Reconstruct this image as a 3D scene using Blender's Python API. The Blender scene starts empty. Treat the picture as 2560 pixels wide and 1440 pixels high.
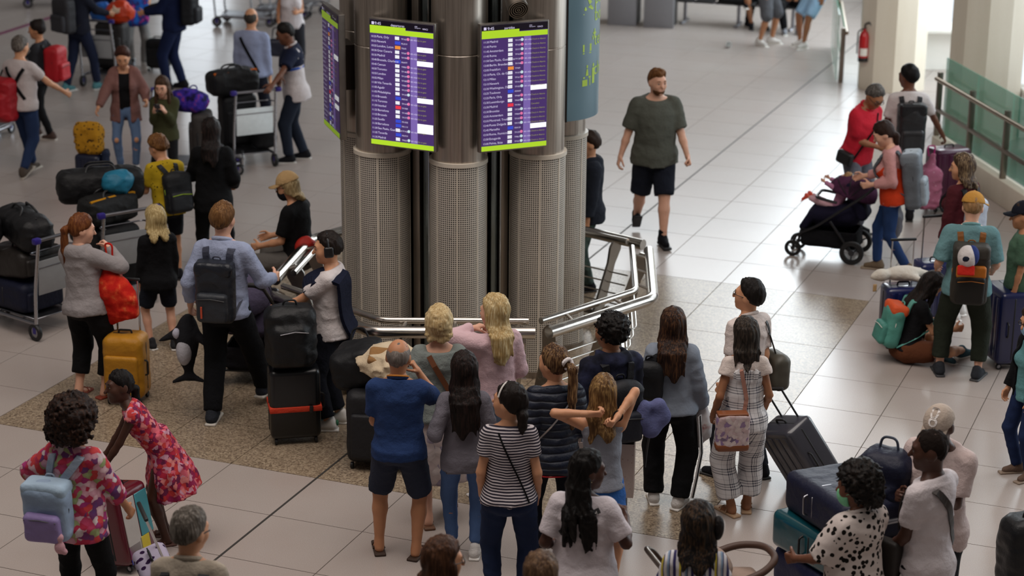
import bpy, bmesh, math
import numpy as np
from mathutils import Vector, Matrix, Euler
rad = math.radians
SC = bpy.context.scene
COL = SC.collection

# ------------------------------------------------------------------ camera
FPX, PITCH, ROLL, GRID, EYE = 5133.94, 0.313369, 0.008104, 0.376446, 6.5
TILE = 0.119157 * EYE
cam_d = bpy.data.cameras.new('camera'); CAM = bpy.data.objects.new('camera', cam_d); COL.objects.link(CAM)
cam_d.sensor_width = 36.0; cam_d.sensor_fit = 'HORIZONTAL'; cam_d.lens = 36.0 * FPX / 2560.0
_r = Vector((1, 0, 0)); _u = Vector((0, math.sin(PITCH), math.cos(PITCH))); _f = Vector((0, math.cos(PITCH), -math.sin(PITCH)))
_cx = _r * math.cos(ROLL) + _u * math.sin(ROLL); _cy = -_r * math.sin(ROLL) + _u * math.cos(ROLL)
CAM.matrix_world = Matrix(((_cx.x, _cy.x, -_f.x, 0), (_cx.y, _cy.y, -_f.y, 0), (_cx.z, _cy.z, -_f.z, EYE), (0, 0, 0, 1)))
cam_d.clip_end = 300
cam_d.dof.use_dof = True; cam_d.dof.focus_distance = 15.2; cam_d.dof.aperture_fstop = 1.7
SC.camera = CAM

# ------------------------------------------------------------------ light and exposure
SC.view_settings.view_transform = 'Standard'; SC.view_settings.look = 'None'
SC.view_settings.gamma = 1.0; SC.view_settings.use_curve_mapping = False
SC.view_settings.exposure = 0.0
W = bpy.data.worlds.new('hall_air'); SC.world = W; W.use_nodes = True
W.node_tree.nodes['Background'].inputs[0].default_value = (0.82, 0.76, 0.73, 1)
W.node_tree.nodes['Background'].inputs[1].default_value = 0.14

def area(name, loc, target, sx, sy, power, col):
    d = bpy.data.lights.new(name, 'AREA'); d.shape = 'RECTANGLE'; d.size = sx; d.size_y = sy; d.energy = power; d.color = col
    o = bpy.data.objects.new(name, d); COL.objects.link(o); o.location = loc
    o.rotation_euler = (Vector(target) - Vector(loc)).to_track_quat('-Z', 'Y').to_euler()
    return o
area('daylight_right_windows', (9.0, 27, 4.6), (-4, 22, 0), 22, 6, 2350, (0.84, 0.94, 1.0))
area('daylight_back_windows', (5, 44, 9), (1, 20, 0), 10, 5, 1100, (0.92, 0.97, 1.0))
area('ceiling_lamps', (-1, 13, 12.5), (-1, 16, 0), 15, 9, 1500, (1.0, 0.91, 0.85))

# ------------------------------------------------------------------ pixel of the photograph -> place in the hall
def at(x, y, z=0.0):
    u = (x - 1280) / FPX; v = -(y - 720) / FPX
    u, v = u * math.cos(ROLL) - v * math.sin(ROLL), u * math.sin(ROLL) + v * math.cos(ROLL)
    d = (u, math.cos(PITCH) + v * math.sin(PITCH), -math.sin(PITCH) + v * math.cos(PITCH))
    t = (z - EYE) / d[2]
    return Vector((d[0] * t, d[1] * t, z))
def proj(X):
    p = Vector(X) - Vector((0, 0, EYE)); w = p.dot(_f); a = p.x / w; b = p.dot(_u) / w
    return 1280 + FPX * (a * math.cos(ROLL) + b * math.sin(ROLL)), 720 - FPX * (-a * math.sin(ROLL) + b * math.cos(ROLL))
def tall(foot, heady):
    G = at(*foot); lo, hi = 0.1, 3.0
    for _ in range(30):
        m = (lo + hi) / 2
        if proj((G.x, G.y, m))[1] > heady: lo = m
        else: hi = m
    return lo

# ------------------------------------------------------------------ materials
def C(h):
    h = h.lstrip('#'); v = [int(h[i:i + 2], 16) / 255 for i in (0, 2, 4)]
    return tuple((c / 12.92 if c <= 0.04045 else ((c + 0.055) / 1.055) ** 2.4) for c in v) + (1.0,)
MATS = {}
class NT:
    def __init__(s, name):
        s.m = bpy.data.materials.new(name); s.m.use_nodes = True; s.t = s.m.node_tree; s.n = s.t.nodes; s.l = s.t.links
        s.b = s.n['Principled BSDF']
    def node(s, typ, **kw):
        n = s.n.new(typ)
        for k, v in kw.items():
            if k.startswith('i_'):
                key = k[2:]; key = int(key) if key.isdigit() else key.replace('_', ' ')
                if hasattr(v, 'links') or isinstance(v, bpy.types.NodeSocket): s.l.new(v, n.inputs[key])
                else: n.inputs[key].default_value = v
            else: setattr(n, k, v)
        return n
    def math(s, op, a, b=0.0, c=None):
        n = s.n.new('ShaderNodeMath'); n.operation = op
        for i, v in enumerate((a, b) if c is None else (a, b, c)):
            if isinstance(v, bpy.types.NodeSocket): s.l.new(v, n.inputs[i])
            else: n.inputs[i].default_value = v
        return n.outputs[0]
    def mix(s, fac, a, b):
        n = s.n.new('ShaderNodeMix'); n.data_type = 'RGBA'
        for key, v in ((0, fac), (6, a), (7, b)):
            if isinstance(v, bpy.types.NodeSocket): s.l.new(v, n.inputs[key])
            else: n.inputs[key].default_value = v
        return n.outputs[2]
    def ramp(s, fac, stops, mode='LINEAR'):
        n = s.n.new('ShaderNodeValToRGB'); r = n.color_ramp; r.interpolation = mode
        while len(r.elements) < len(stops): r.elements.new(0.5)
        for e, (p, c) in zip(r.elements, stops): e.position = p; e.color = c
        s.l.new(fac, n.inputs[0]); return n.outputs[0]
    def coord(s, which='Object', scale=(1, 1, 1)):
        tc = s.n.new('ShaderNodeTexCoord'); mp = s.n.new('ShaderNodeMapping'); mp.inputs['Scale'].default_value = scale
        s.l.new(tc.outputs[which], mp.inputs[0]); return mp.outputs[0]
    def noise(s, vec, scale, detail=3, out=0, rough=0.55):
        n = s.n.new('ShaderNodeTexNoise'); n.inputs['Scale'].default_value = scale; n.inputs['Detail'].default_value = detail
        n.inputs['Roughness'].default_value = rough; s.l.new(vec, n.inputs['Vector']); return n.outputs[out]
    def vor(s, vec, scale, out='Color', feature='F1'):
        n = s.n.new('ShaderNodeTexVoronoi'); n.feature = feature; n.inputs['Scale'].default_value = scale; s.l.new(vec, n.inputs['Vector']); return n.outputs[out]
    def bump(s, h, strength, dist=0.01):
        n = s.n.new('ShaderNodeBump'); n.inputs['Strength'].default_value = strength; n.inputs['Distance'].default_value = dist
        s.l.new(h, n.inputs['Height']); s.l.new(n.outputs[0], s.b.inputs['Normal'])
    def base(s, c):
        if isinstance(c, bpy.types.NodeSocket): s.l.new(c, s.b.inputs['Base Color'])
        else: s.b.inputs['Base Color'].default_value = c
    def set(s, rough=None, metal=None, spec=None, **kw):
        if rough is not None: s.b.inputs['Roughness'].default_value = rough
        if metal is not None: s.b.inputs['Metallic'].default_value = metal
        if spec is not None: s.b.inputs['Specular IOR Level'].default_value = spec
        for k, v in kw.items(): s.b.inputs[k.replace('_', ' ')].default_value = v
def cached(f):
    def g(*a, **k):
        key = (f.__name__, repr(a), repr(sorted(k.items())))
        if key not in MATS: MATS[key] = f(*a, **k)
        return MATS[key]
    return g
def shade(c, k): return (min(c[0] * k, 1), min(c[1] * k, 1), min(c[2] * k, 1), 1)
@cached
def cloth(col, rough=0.9, var=0.18, weave=260, crease=0.6):
    t = NT('cloth'); c = C(col); v = t.coord()
    n = t.noise(v, 5, 4)
    t.base(t.mix(n, shade(c, 1 - var), shade(c, 1 + var)))
    w = t.noise(t.coord(scale=(1, 1, 0.5)), weave, 2); f = t.noise(v, 10, 5, rough=0.6)
    t.bump(t.math('ADD', t.math('MULTIPLY', w, 0.10), f), crease, 0.035); t.set(rough, spec=0.2); return t.m
@cached
def quilt(col, p):
    t = NT('quilted_nylon'); tc = t.n.new('ShaderNodeTexCoord'); sp = t.node('ShaderNodeSeparateXYZ'); t.l.new(tc.outputs['Object'], sp.inputs[0]); c = C(col)
    fr = t.math('FRACT', t.math('DIVIDE', t.math('ADD', sp.outputs[2], t.math('MULTIPLY', t.noise(t.coord(), 5, 2), .02)), p)); h = t.math('POWER', t.math('MULTIPLY', t.math('MULTIPLY', fr, t.math('SUBTRACT', 1.0, fr)), 4.0), .45)
    t.base(t.mix(t.noise(t.coord(), 9, 3), shade(c, .8), shade(c, 1.25))); t.bump(t.math('ADD', h, t.math('MULTIPLY', t.noise(t.coord(), 22, 3), .5)), .9, .02); t.set(.5, spec=.35); return t.m
@cached
def skin(col):
    t = NT('skin'); c = C(col); n = t.noise(t.coord(), 14, 3)
    t.base(t.mix(n, shade(c, 0.86), shade(c, 1.1))); t.bump(t.noise(t.coord(), 180, 2), 0.12, 0.004)
    t.set(0.5, spec=0.35, Subsurface_Weight=0.06, Subsurface_Scale=0.02); return t.m
@cached
def hairm(col, col2=None, wave=0):
    t = NT('hair'); c = C(col); c2 = C(col2) if col2 else shade(c, 1.7)
    v = t.coord(scale=(1, 1, 0.12) if not wave else (1, 1, 1)); n = t.noise(v, 90 if not wave else 60, 3); big = t.noise(t.coord(scale=(1, 1, 0.4)), 9, 2)
    k = t.math('MULTIPLY_ADD', n, 0.75, t.math('MULTIPLY', big, 0.3))
    t.base(t.ramp(k, [(0.25, shade(c, 0.55)), (0.5, c), (0.8, c2)])); t.bump(n, 0.5, 0.01); t.set(0.55, spec=0.16); return t.m
@cached
def stripes(ca, cb, period, duty=0.5, axis='z', cc=None):
    t = NT('striped_cloth'); tc = t.n.new('ShaderNodeTexCoord'); sp = t.node('ShaderNodeSeparateXYZ'); t.l.new(tc.outputs['Object'], sp.inputs[0])
    w = t.noise(t.coord(), 6, 2)
    a = t.math('ADD', sp.outputs['XYZ'.index(axis.upper())], t.math('MULTIPLY', w, 0.02))
    fr = t.math('FRACT', t.math('DIVIDE', a, period))
    col = t.mix(t.math('LESS_THAN', fr, duty), C(cb), C(ca))
    if cc:
        for i, c in enumerate(cc):
            f2 = t.math('FRACT', t.math('DIVIDE', a, period * (len(cc) + 1)))
            lo = (i + 0.5) / (len(cc) + 1); inside = t.math('MULTIPLY', t.math('GREATER_THAN', f2, lo), t.math('LESS_THAN', f2, lo + 0.11))
            col = t.mix(inside, col, C(c))
    t.base(col); t.bump(t.noise(t.coord(), 14, 3), 0.3, 0.02); t.set(0.9, spec=0.2); return t.m
@cached
def floral(cols, scale, ground=None, rough=0.85):
    t = NT('printed_cloth'); v = t.coord(); n = t.noise(v, scale * 0.5, 2, out=1)
    mx = t.node('ShaderNodeMix', data_type='VECTOR'); mx.inputs[0].default_value = 0.06; t.l.new(v, mx.inputs[4]); t.l.new(n, mx.inputs[5])
    vc = t.vor(mx.outputs[1], scale); sp = t.node('ShaderNodeSeparateColor'); t.l.new(vc, sp.inputs[0])
    k = len(cols); stops = [(i / k, C(c)) for i, c in enumerate(cols)]
    col = t.ramp(sp.outputs[0], stops, 'CONSTANT')
    d = t.vor(mx.outputs[1], scale, 'Distance')
    col = t.mix(t.math('MULTIPLY', d, 0.55 * 1.0), col, shade(C(cols[0]), 0.5)) if not ground else t.mix(t.math('GREATER_THAN', d, 0.42), col, C(ground))
    t.base(col); t.bump(t.noise(v, 12, 3), 0.3, 0.02); t.set(rough, spec=0.2); return t.m
@cached
def plaid(ca, cb, p):
    t = NT('plaid_cloth'); tc = t.n.new('ShaderNodeTexCoord'); sp = t.node('ShaderNodeSeparateXYZ'); t.l.new(tc.outputs['Object'], sp.inputs[0])
    def st(o, per, d): return t.math('LESS_THAN', t.math('FRACT', t.math('DIVIDE', o, per)), d)
    x = t.math('ADD', sp.outputs[0], t.math('MULTIPLY', sp.outputs[1], 0.8)); z = sp.outputs[2]
    def band(o): return t.math('ADD', t.math('MULTIPLY', st(o, p, 0.45), st(o, p / 6, 0.45)), t.math('MULTIPLY', st(o, p / 3, 0.12), 0.4))
    s = t.math('ADD', t.math('MULTIPLY', band(x), 0.5), t.math('MULTIPLY', band(z), 0.5))
    t.base(t.mix(s, C(ca), C(cb))); t.bump(t.noise(t.coord(), 10, 3), 0.35, 0.02); t.set(0.9, spec=0.2); return t.m
@cached
def spots(ground, dark, scale, size=0.36):
    t = NT('spotted_cloth'); v = t.coord(); d = t.vor(v, scale, 'Distance'); n = t.noise(v, scale * 1.6, 2)
    m = t.math('LESS_THAN', t.math('ADD', d, t.math('MULTIPLY', n, 0.35)), size + 0.12)
    t.base(t.mix(m, C(ground), C(dark))); t.bump(t.noise(v, 11, 3), 0.35, 0.02); t.set(0.9, spec=0.2); return t.m
@cached
def blotch(ca, cb, scale, lo=0.42, hi=0.6, cc=None):
    t = NT('dyed_cloth'); n = t.noise(t.coord(), scale, 3); st = [(lo, C(ca)), (hi, C(cb))]
    if cc: st = st + [(min(hi + 0.12, 1), C(cc))]
    t.base(t.ramp(n, st)); t.bump(t.noise(t.coord(), 11, 3), 0.35, 0.02); t.set(0.85, spec=0.2); return t.m
@cached
def denim(col):
    t = NT('denim'); c = C(col); n = t.noise(t.coord(scale=(1, 1, 0.4)), 7, 4); f = t.noise(t.coord(), 300, 1)
    t.base(t.mix(t.math('MULTIPLY_ADD', f, 0.3, t.math('MULTIPLY', n, 0.8)), shade(c, 0.6), shade(c, 1.5)))
    t.bump(t.noise(t.coord(), 13, 3), 0.4, 0.02); t.set(0.9, spec=0.15); return t.m
@cached
def plastic(col, rough=0.35, spec=0.5, coat=0.0):
    t = NT('plastic'); c = C(col); n = t.noise(t.coord(), 20, 3)
    t.base(t.mix(n, shade(c, 0.9), shade(c, 1.1))); t.bump(t.noise(t.coord(), 240, 2), 0.08, 0.004); t.set(rough, spec=spec, Coat_Weight=coat); return t.m
@cached
def nylon(col, rough=0.6):
    t = NT('nylon'); c = C(col); n = t.noise(t.coord(), 8, 4)
    t.base(t.mix(n, shade(c, 0.82), shade(c, 1.2))); t.bump(t.math('ADD', t.noise(t.coord(), 16, 4), t.math('MULTIPLY', t.noise(t.coord(), 320, 1), 0.1)), 0.4, 0.02); t.set(rough, spec=0.3); return t.m
@cached
def metal(col, rough=0.3, brushed=0):
    t = NT('metal'); c = C(col); n = t.noise(t.coord(scale=(1, 1, 0.02) if brushed == 1 else (1, 1, 1)), 60 if brushed else 12, 3)
    t.base(t.mix(n, shade(c, 0.85 if brushed != 1 else .5), shade(c, 1.08 if brushed != 1 else 1.3))); t.set(rough, 1.0 if brushed != 1 else 0.92)
    rr = t.math('MULTIPLY_ADD', n, 0.18, rough - 0.06); t.l.new(rr, t.b.inputs['Roughness']); return t.m
@cached
def emit(col, strength):
    t = NT('lit_screen'); t.base((0, 0, 0, 1)); t.b.inputs['Emission Color'].default_value = C(col); t.b.inputs['Emission Strength'].default_value = strength; t.set(0.3); return t.m
@cached
def glass(col, rough=0.03, alpha=0.35):
    t = NT('glass'); t.base(C(col)); t.set(rough, spec=0.5, Alpha=alpha); t.m.use_screen_refraction = False if hasattr(t.m, 'use_screen_refraction') else False
    return t.m

# ------------------------------------------------------------------ mesh helpers
def link(o, parent=None):
    COL.objects.link(o)
    if parent is not None: o.parent = parent
    return o
def mk(name, V, Fc, mat, parent=None, smooth=True, uv=None):
    me = bpy.data.meshes.new(name)
    V = np.asarray(V, np.float32)
    if isinstance(Fc, np.ndarray):
        n, k = Fc.shape
        me.vertices.add(len(V)); me.vertices.foreach_set('co', V.ravel())
        me.loops.add(n * k); me.loops.foreach_set('vertex_index', Fc.astype(np.int32).ravel())
        me.polygons.add(n); me.polygons.foreach_set('loop_start', np.arange(0, n * k, k, dtype=np.int32))
        me.update(calc_edges=True)
    else: me.from_pydata([tuple(v) for v in V], [], [tuple(f) for f in Fc])
    if smooth: me.polygons.foreach_set('use_smooth', np.ones(len(me.polygons), bool))
    if mat is not None: me.materials.append(mat)
    me.update()
    return link(bpy.data.objects.new(name, me), parent)
def tag(o, label, cat, group=None, kind=None):
    if label: o['label'] = label
    if cat: o['category'] = cat
    if group: o['group'] = group
    if kind: o['kind'] = kind
    return o
def empty(name, loc=(0, 0, 0), rotz=0.0):
    o = bpy.data.objects.new(name, None); COL.objects.link(o); o.empty_display_size = 0.1
    o.location = loc; o.rotation_euler = (0, 0, rotz); return o
class MB:
    def __init__(s): s.V = []; s.F = []
    def add(s, V, Fc):
        b = len(s.V); s.V += [tuple(v) for v in V]; s.F += [tuple(i + b for i in f) for f in Fc]; return s
    def box(s, c, size, R=None):
        x, y, z = [d / 2 for d in size]; P = [(i * x, j * y, k * z) for i in (-1, 1) for j in (-1, 1) for k in (-1, 1)]
        P = [Vector(p) for p in P]
        if R is not None: P = [R @ p for p in P]
        return s.add([p + Vector(c) for p in P], [(0, 1, 3, 2), (4, 6, 7, 5), (0, 4, 5, 1), (2, 3, 7, 6), (0, 2, 6, 4), (1, 5, 7, 3)])
    def rbox(s, c, size, r, R=None, seg=3):
        bm = bmesh.new(); bmesh.ops.create_cube(bm, size=1.0)
        for v in bm.verts: v.co = Vector((v.co.x * size[0], v.co.y * size[1], v.co.z * size[2]))
        bmesh.ops.bevel(bm, geom=bm.edges[:], offset=min(r, min(size) * 0.49), segments=seg, profile=0.5, affect='EDGES')
        P = [v.co.copy() for v in bm.verts]; bm.verts.index_update(); Fc = [tuple(v.index for v in f.verts) for f in bm.faces]; bm.free()
        if R is not None: P = [R @ p for p in P]
        return s.add([p + Vector(c) for p in P], Fc)
    def tube(s, pts, r, res=10, closed=False, caps=True):
        P = [Vector(p) for p in pts]; n = len(P); rs = r if isinstance(r, (list, tuple)) else [r] * n
        V = []; prev = None
        for i in range(n):
            if closed: T = (P[(i + 1) % n] - P[i - 1])
            else: T = P[min(i + 1, n - 1)] - P[max(i - 1, 0)]
            T.normalize()
            if prev is None:
                a = Vector((0, 0, 1)) if abs(T.z) < 0.9 else Vector((1, 0, 0)); N = (a - T * a.dot(T)).normalized()
            else:
                N = prev - T * prev.dot(T); N = N.normalized() if N.length > 1e-6 else T.orthogonal().normalized()
            prev = N; B = T.cross(N)
            for j in range(res):
                an = 2 * math.pi * j / res; V.append(P[i] + (N * math.cos(an) + B * math.sin(an)) * rs[i])
        Fc = []
        for i in range(n if closed else n - 1):
            for j in range(res):
                a = i * res + j; b = i * res + (j + 1) % res; c = ((i + 1) % n) * res + (j + 1) % res; d = ((i + 1) % n) * res + j
                Fc.append((a, b, c, d))
        if caps and not closed: Fc += [tuple(reversed(range(res))), tuple((n - 1) * res + j for j in range(res))]
        return s.add(V, Fc)
    def lathe(s, prof, c=(0, 0, 0), R=None, res=24):
        V = []; Fc = []
        for r, z in prof:
            for j in range(res):
                a = 2 * math.pi * j / res; V.append(Vector((r * math.cos(a), r * math.sin(a), z)))
        for i in range(len(prof) - 1):
            for j in range(res): Fc.append((i * res + j, i * res + (j + 1) % res, (i + 1) * res + (j + 1) % res, (i + 1) * res + j))
        if R is not None: V = [R @ v for v in V]
        return s.add([v + Vector(c) for v in V], Fc)
    def build(s, name, mat, parent=None, smooth=True): 
        o = mk(name, s.V, s.F, mat, parent, smooth)
        if smooth:
            me = o.data
            bm = bmesh.new(); bm.from_mesh(me)
            for e in bm.edges:
                if len(e.link_faces) == 2 and e.calc_face_angle(0) > 0.7: e.smooth = False
            bmesh.ops.recalc_face_normals(bm, faces=bm.faces[:]); bm.to_mesh(me); bm.free()
        return o
def bend(pts, r=0.08, n=5):
    """round the corners of a polyline"""
    P = [Vector(p) for p in pts]; out = [P[0]]
    for i in range(1, len(P) - 1):
        a = (P[i - 1] - P[i]); b = (P[i + 1] - P[i]); d = min(r, a.length * 0.45, b.length * 0.45)
        A = P[i] + a.normalized() * d; B = P[i] + b.normalized() * d
        for k in range(n + 1):
            t = k / n; out.append(A * (1 - t) ** 2 + P[i] * 2 * t * (1 - t) + B * t * t)
    out.append(P[-1]); return out
def RX(a): return Matrix.Rotation(a, 3, 'X')
def RY(a): return Matrix.Rotation(a, 3, 'Y')
def RZ(a): return Matrix.Rotation(a, 3, 'Z')

# ------------------------------------------------------------------ smooth solids: distance fields meshed by surface nets
def smin(a, b, k):
    h = np.maximum(k - np.abs(a - b), 0.0) / k
    return np.minimum(a, b) - h * h * (k * 0.25)
def V3(p): return np.array((p[0], p[1], p[2]), float)
def cap(a, b, ra, rb=None):
    a = V3(a); b = V3(b); rb = ra if rb is None else rb; ab = b - a; L2 = max(float(ab @ ab), 1e-9); m = max(ra, rb)
    def f(X, Y, Z):
        px, py, pz = X - a[0], Y - a[1], Z - a[2]
        t = np.clip((px * ab[0] + py * ab[1] + pz * ab[2]) / L2, 0, 1)
        return np.sqrt((px - t * ab[0]) ** 2 + (py - t * ab[1]) ** 2 + (pz - t * ab[2]) ** 2) - (ra + (rb - ra) * t)
    return f, np.minimum(a, b) - m, np.maximum(a, b) + m
def flatcap(a, b, ra, rb):
    """tapered tube with flat ends (sleeves, trouser legs)"""
    f0, lo, hi = cap(a, b, ra, rb); a = V3(a); b = V3(b); ab = b - a; L = float(np.linalg.norm(ab)); u = ab / L
    def f(X, Y, Z):
        s = (X - a[0]) * u[0] + (Y - a[1]) * u[1] + (Z - a[2]) * u[2]
        return np.maximum(f0(X, Y, Z), s - L)
    return f, lo, hi
def ell(c, r, R=None):
    c = V3(c); r = V3(r); m = float(r.min()); M = None if R is None else np.array(R)
    def f(X, Y, Z):
        x, y, z = X - c[0], Y - c[1], Z - c[2]
        if M is not None: x, y, z = M[0, 0] * x + M[1, 0] * y + M[2, 0] * z, M[0, 1] * x + M[1, 1] * y + M[2, 1] * z, M[0, 2] * x + M[1, 2] * y + M[2, 2] * z
        return (np.sqrt((x / r[0]) ** 2 + (y / r[1]) ** 2 + (z / r[2]) ** 2) - 1) * m
    e = r if M is None else np.full(3, float(r.max()))
    return f, c - e, c + e
def rb(c, half, r, R=None):
    c = V3(c); h = V3(half) - r; M = None if R is None else np.array(R)
    def f(X, Y, Z):
        x, y, z = X - c[0], Y - c[1], Z - c[2]
        if M is not None: x, y, z = M[0, 0] * x + M[1, 0] * y + M[2, 0] * z, M[0, 1] * x + M[1, 1] * y + M[2, 1] * z, M[0, 2] * x + M[1, 2] * y + M[2, 2] * z
        x = np.abs(x) - h[0]; y = np.abs(y) - h[1]; z = np.abs(z) - h[2]
        return np.sqrt(np.maximum(x, 0) ** 2 + np.maximum(y, 0) ** 2 + np.maximum(z, 0) ** 2) + np.minimum(np.maximum(x, np.maximum(y, z)), 0) - r
    e = V3(half) if M is None else np.full(3, float(np.linalg.norm(half)))
    return f, c - e, c + e
def loft(prof, R, o, infl=0.0, wob=None, sc=1.0):
    """body of elliptical sections (z, rx, ry, yoff) stacked along the z axis of frame R at o"""
    P = np.array(prof, float) * sc; z0, z1 = P[0, 0], P[-1, 0]; M = np.array(R); o = V3(o)
    def f(X, Y, Z):
        x, y, z = X - o[0], Y - o[1], Z - o[2]
        x, y, z = M[0, 0] * x + M[1, 0] * y + M[2, 0] * z, M[0, 1] * x + M[1, 1] * y + M[2, 1] * z, M[0, 2] * x + M[1, 2] * y + M[2, 2] * z
        rx = np.interp(z, P[:, 0], P[:, 1]) + infl; ry = np.interp(z, P[:, 0], P[:, 2]) + infl; yo = np.interp(z, P[:, 0], P[:, 3])
        yy = y - yo; q = np.sqrt((x / rx) ** 2 + (yy / ry) ** 2)
        if wob is not None: q = q + wob(np.arctan2(x / rx, yy / ry), z)
        return np.maximum((q - 1) * np.minimum(rx, ry), np.maximum(z0 - z, z - z1))
    rr = float(max(P[:, 1].max(), P[:, 2].max())) + infl + float(np.abs(P[:, 3]).max())
    pts = np.array([M @ np.array([0, 0, z0]) + o, M @ np.array([0, 0, z1]) + o])
    return f, pts.min(0) - rr, pts.max(0) + rr
def nets(D, lo, h):
    S = D < 0; nx, ny, nz = D.shape
    c = S[:-1, :-1, :-1].astype(np.int8)
    for i in (0, 1):
        for j in (0, 1):
            for k in (0, 1):
                if i + j + k: c = c + S[i:nx - 1 + i, j:ny - 1 + j, k:nz - 1 + k]
    act = (c > 0) & (c < 8); I, J, K = np.nonzero(act)
    if len(I) == 0: return np.zeros((0, 3)), np.zeros((0, 4), int)
    off = [(i, j, k) for i in (0, 1) for j in (0, 1) for k in (0, 1)]
    val = {o: D[I + o[0], J + o[1], K + o[2]] for o in off}
    acc = np.zeros((len(I), 3)); cnt = np.zeros(len(I))
    for a in off:
        for ax in range(3):
            if a[ax] == 0:
                b = list(a); b[ax] = 1; b = tuple(b); va, vb = val[a], val[b]; m = (va < 0) != (vb < 0)
                t = np.where(m, va / np.where(m, va - vb, 1), 0)
                for q in range(3): acc[:, q] += np.where(m, a[q] + (t if q == ax else 0), 0)
                cnt += m
    Vt = (np.stack([I, J, K], 1) + acc / cnt[:, None]) * h + lo
    idx = np.full(act.shape, -1, np.int64); idx[I, J, K] = np.arange(len(I))
    Q = []
    for ax in range(3):
        sl0 = [slice(None)] * 3; sl1 = [slice(None)] * 3; sl0[ax] = slice(0, -1); sl1[ax] = slice(1, None)
        a = S[tuple(sl0)]; b = S[tuple(sl1)]; e = np.argwhere(a != b); o1, o2 = [(1, 2), (2, 0), (0, 1)][ax]
        ok = (e[:, o1] > 0) & (e[:, o2] > 0) & (e[:, o1] < D.shape[o1] - 1) & (e[:, o2] < D.shape[o2] - 1); e = e[ok]
        if len(e) == 0: continue
        ins = a[tuple(e.T)]
        def g(d1, d2):
            k = e.copy(); k[:, o1] -= d1; k[:, o2] -= d2; return idx[tuple(k.T)]
        q = np.stack([g(1, 1), g(0, 1), g(0, 0), g(1, 0)], 1); q[~ins] = q[~ins][:, ::-1]; Q.append(q)
    Q = np.concatenate(Q); return Vt, Q[(Q >= 0).all(1)]
def field(groups, X, Y, Z, k2=0.012):
    D = None
    for prims, k, cut in groups:
        d = None
        for f, lo, hi in prims:
            v = f(X, Y, Z); d = v if d is None else smin(d, v, k)
        if cut is not None: d = np.maximum(d, cut(X, Y, Z))
        D = d if D is None else smin(D, d, k2)
    return D
def solid(groups, h, k2=0.012, noise=None, sub=None, box=None):
    los = [p[1] for g in groups for p in g[0]]; his = [p[2] for g in groups for p in g[0]]
    pad = 3 * h + 0.012
    lo = np.min(los, 0) - pad; hi = np.max(his, 0) + pad
    if box is not None: lo = np.maximum(lo, box[0]); hi = np.minimum(hi, box[1])
    n = np.maximum(np.ceil((hi - lo) / h).astype(int) + 1, 3)
    ax = [lo[i] + h * np.arange(n[i]) for i in range(3)]
    D = np.full(n, 9.0)
    def sl(a, b):
        r = []
        for i in range(3):
            s = int(np.clip(np.floor((a[i] - lo[i]) / h), 0, n[i] - 1)); e = int(np.clip(np.ceil((b[i] - lo[i]) / h) + 1, s + 1, n[i])); r.append(slice(s, e))
        return tuple(r)
    def ev(f, s): return f(ax[0][s[0]][:, None, None], ax[1][s[1]][None, :, None], ax[2][s[2]][None, None, :])
    for prims, k, cut in groups:
        ga = np.min([p[1] for p in prims], 0) - pad - k; gb = np.max([p[2] for p in prims], 0) + pad + k; G = sl(ga, gb)
        d = np.full([g.stop - g.start for g in G], 9.0)
        for f, a, b in prims:
            s = sl(a - k - pad, b + k + pad); r = tuple(slice(max(q.start, g.start) - g.start, min(q.stop, g.stop) - g.start) for q, g in zip(s, G))
            s = tuple(slice(g.start + q.start, g.start + q.stop) for q, g in zip(r, G))
            if any(q.stop <= q.start for q in r): continue
            d[r] = smin(d[r], ev(f, s), k)
        if cut is not None: d = np.maximum(d, ev(cut, G))
        D[G] = smin(D[G], d, k2)
    full = tuple(slice(0, q) for q in n)
    if noise is not None: D = D + ev(noise, full)
    if sub is not None:
        for f in sub: D = np.maximum(D, -ev(f, full))
    D[0], D[-1], D[:, 0], D[:, -1], D[:, :, 0], D[:, :, -1] = (np.maximum(q, 1e-3) for q in (D[0], D[-1], D[:, 0], D[:, -1], D[:, :, 0], D[:, :, -1]))
    return nets(D, lo, h)
def sob(name, groups, h, mat, parent=None, **kw):
    Vt, Q = solid(groups, h, **kw)
    return mk(name, Vt, Q, mat, parent)
_LAT = np.random.default_rng(3).random((24, 24, 24)) * 2 - 1
def vnoise(x, y, z):
    x, y, z = np.broadcast_arrays(x, y, z); i, j, k = np.floor(x).astype(int), np.floor(y).astype(int), np.floor(z).astype(int); u, v, w = x - i, y - j, z - k
    u, v, w = u * u * (3 - 2 * u), v * v * (3 - 2 * v), w * w * (3 - 2 * w); r = 0
    for a in (0, 1):
        for b in (0, 1):
            for c in (0, 1): r = r + _LAT[(i + a) % 24, (j + b) % 24, (k + c) % 24] * (u if a else 1 - u) * (v if b else 1 - v) * (w if c else 1 - w)
    return r
def wrinkle(seed, amp, f=1.0):
    """ridged folds, as cloth drapes"""
    r = np.random.default_rng(seed); a = r.uniform(0, 20, 4); d = r.uniform(-.7, .7)
    def n(X, Y, Z):
        v1 = vnoise(X * 6.5 * f + Z * 5 * d + a[0], Y * 6.5 * f + a[1], Z * 11 * f - X * 4 * d); v2 = vnoise(X * 15 * f + a[2], Y * 15 * f, Z * 24 * f + a[3])
        return -amp * (1.5 * ((1 - np.abs(v1)) ** 4 - .28) + .55 * v2)
    return n
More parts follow.
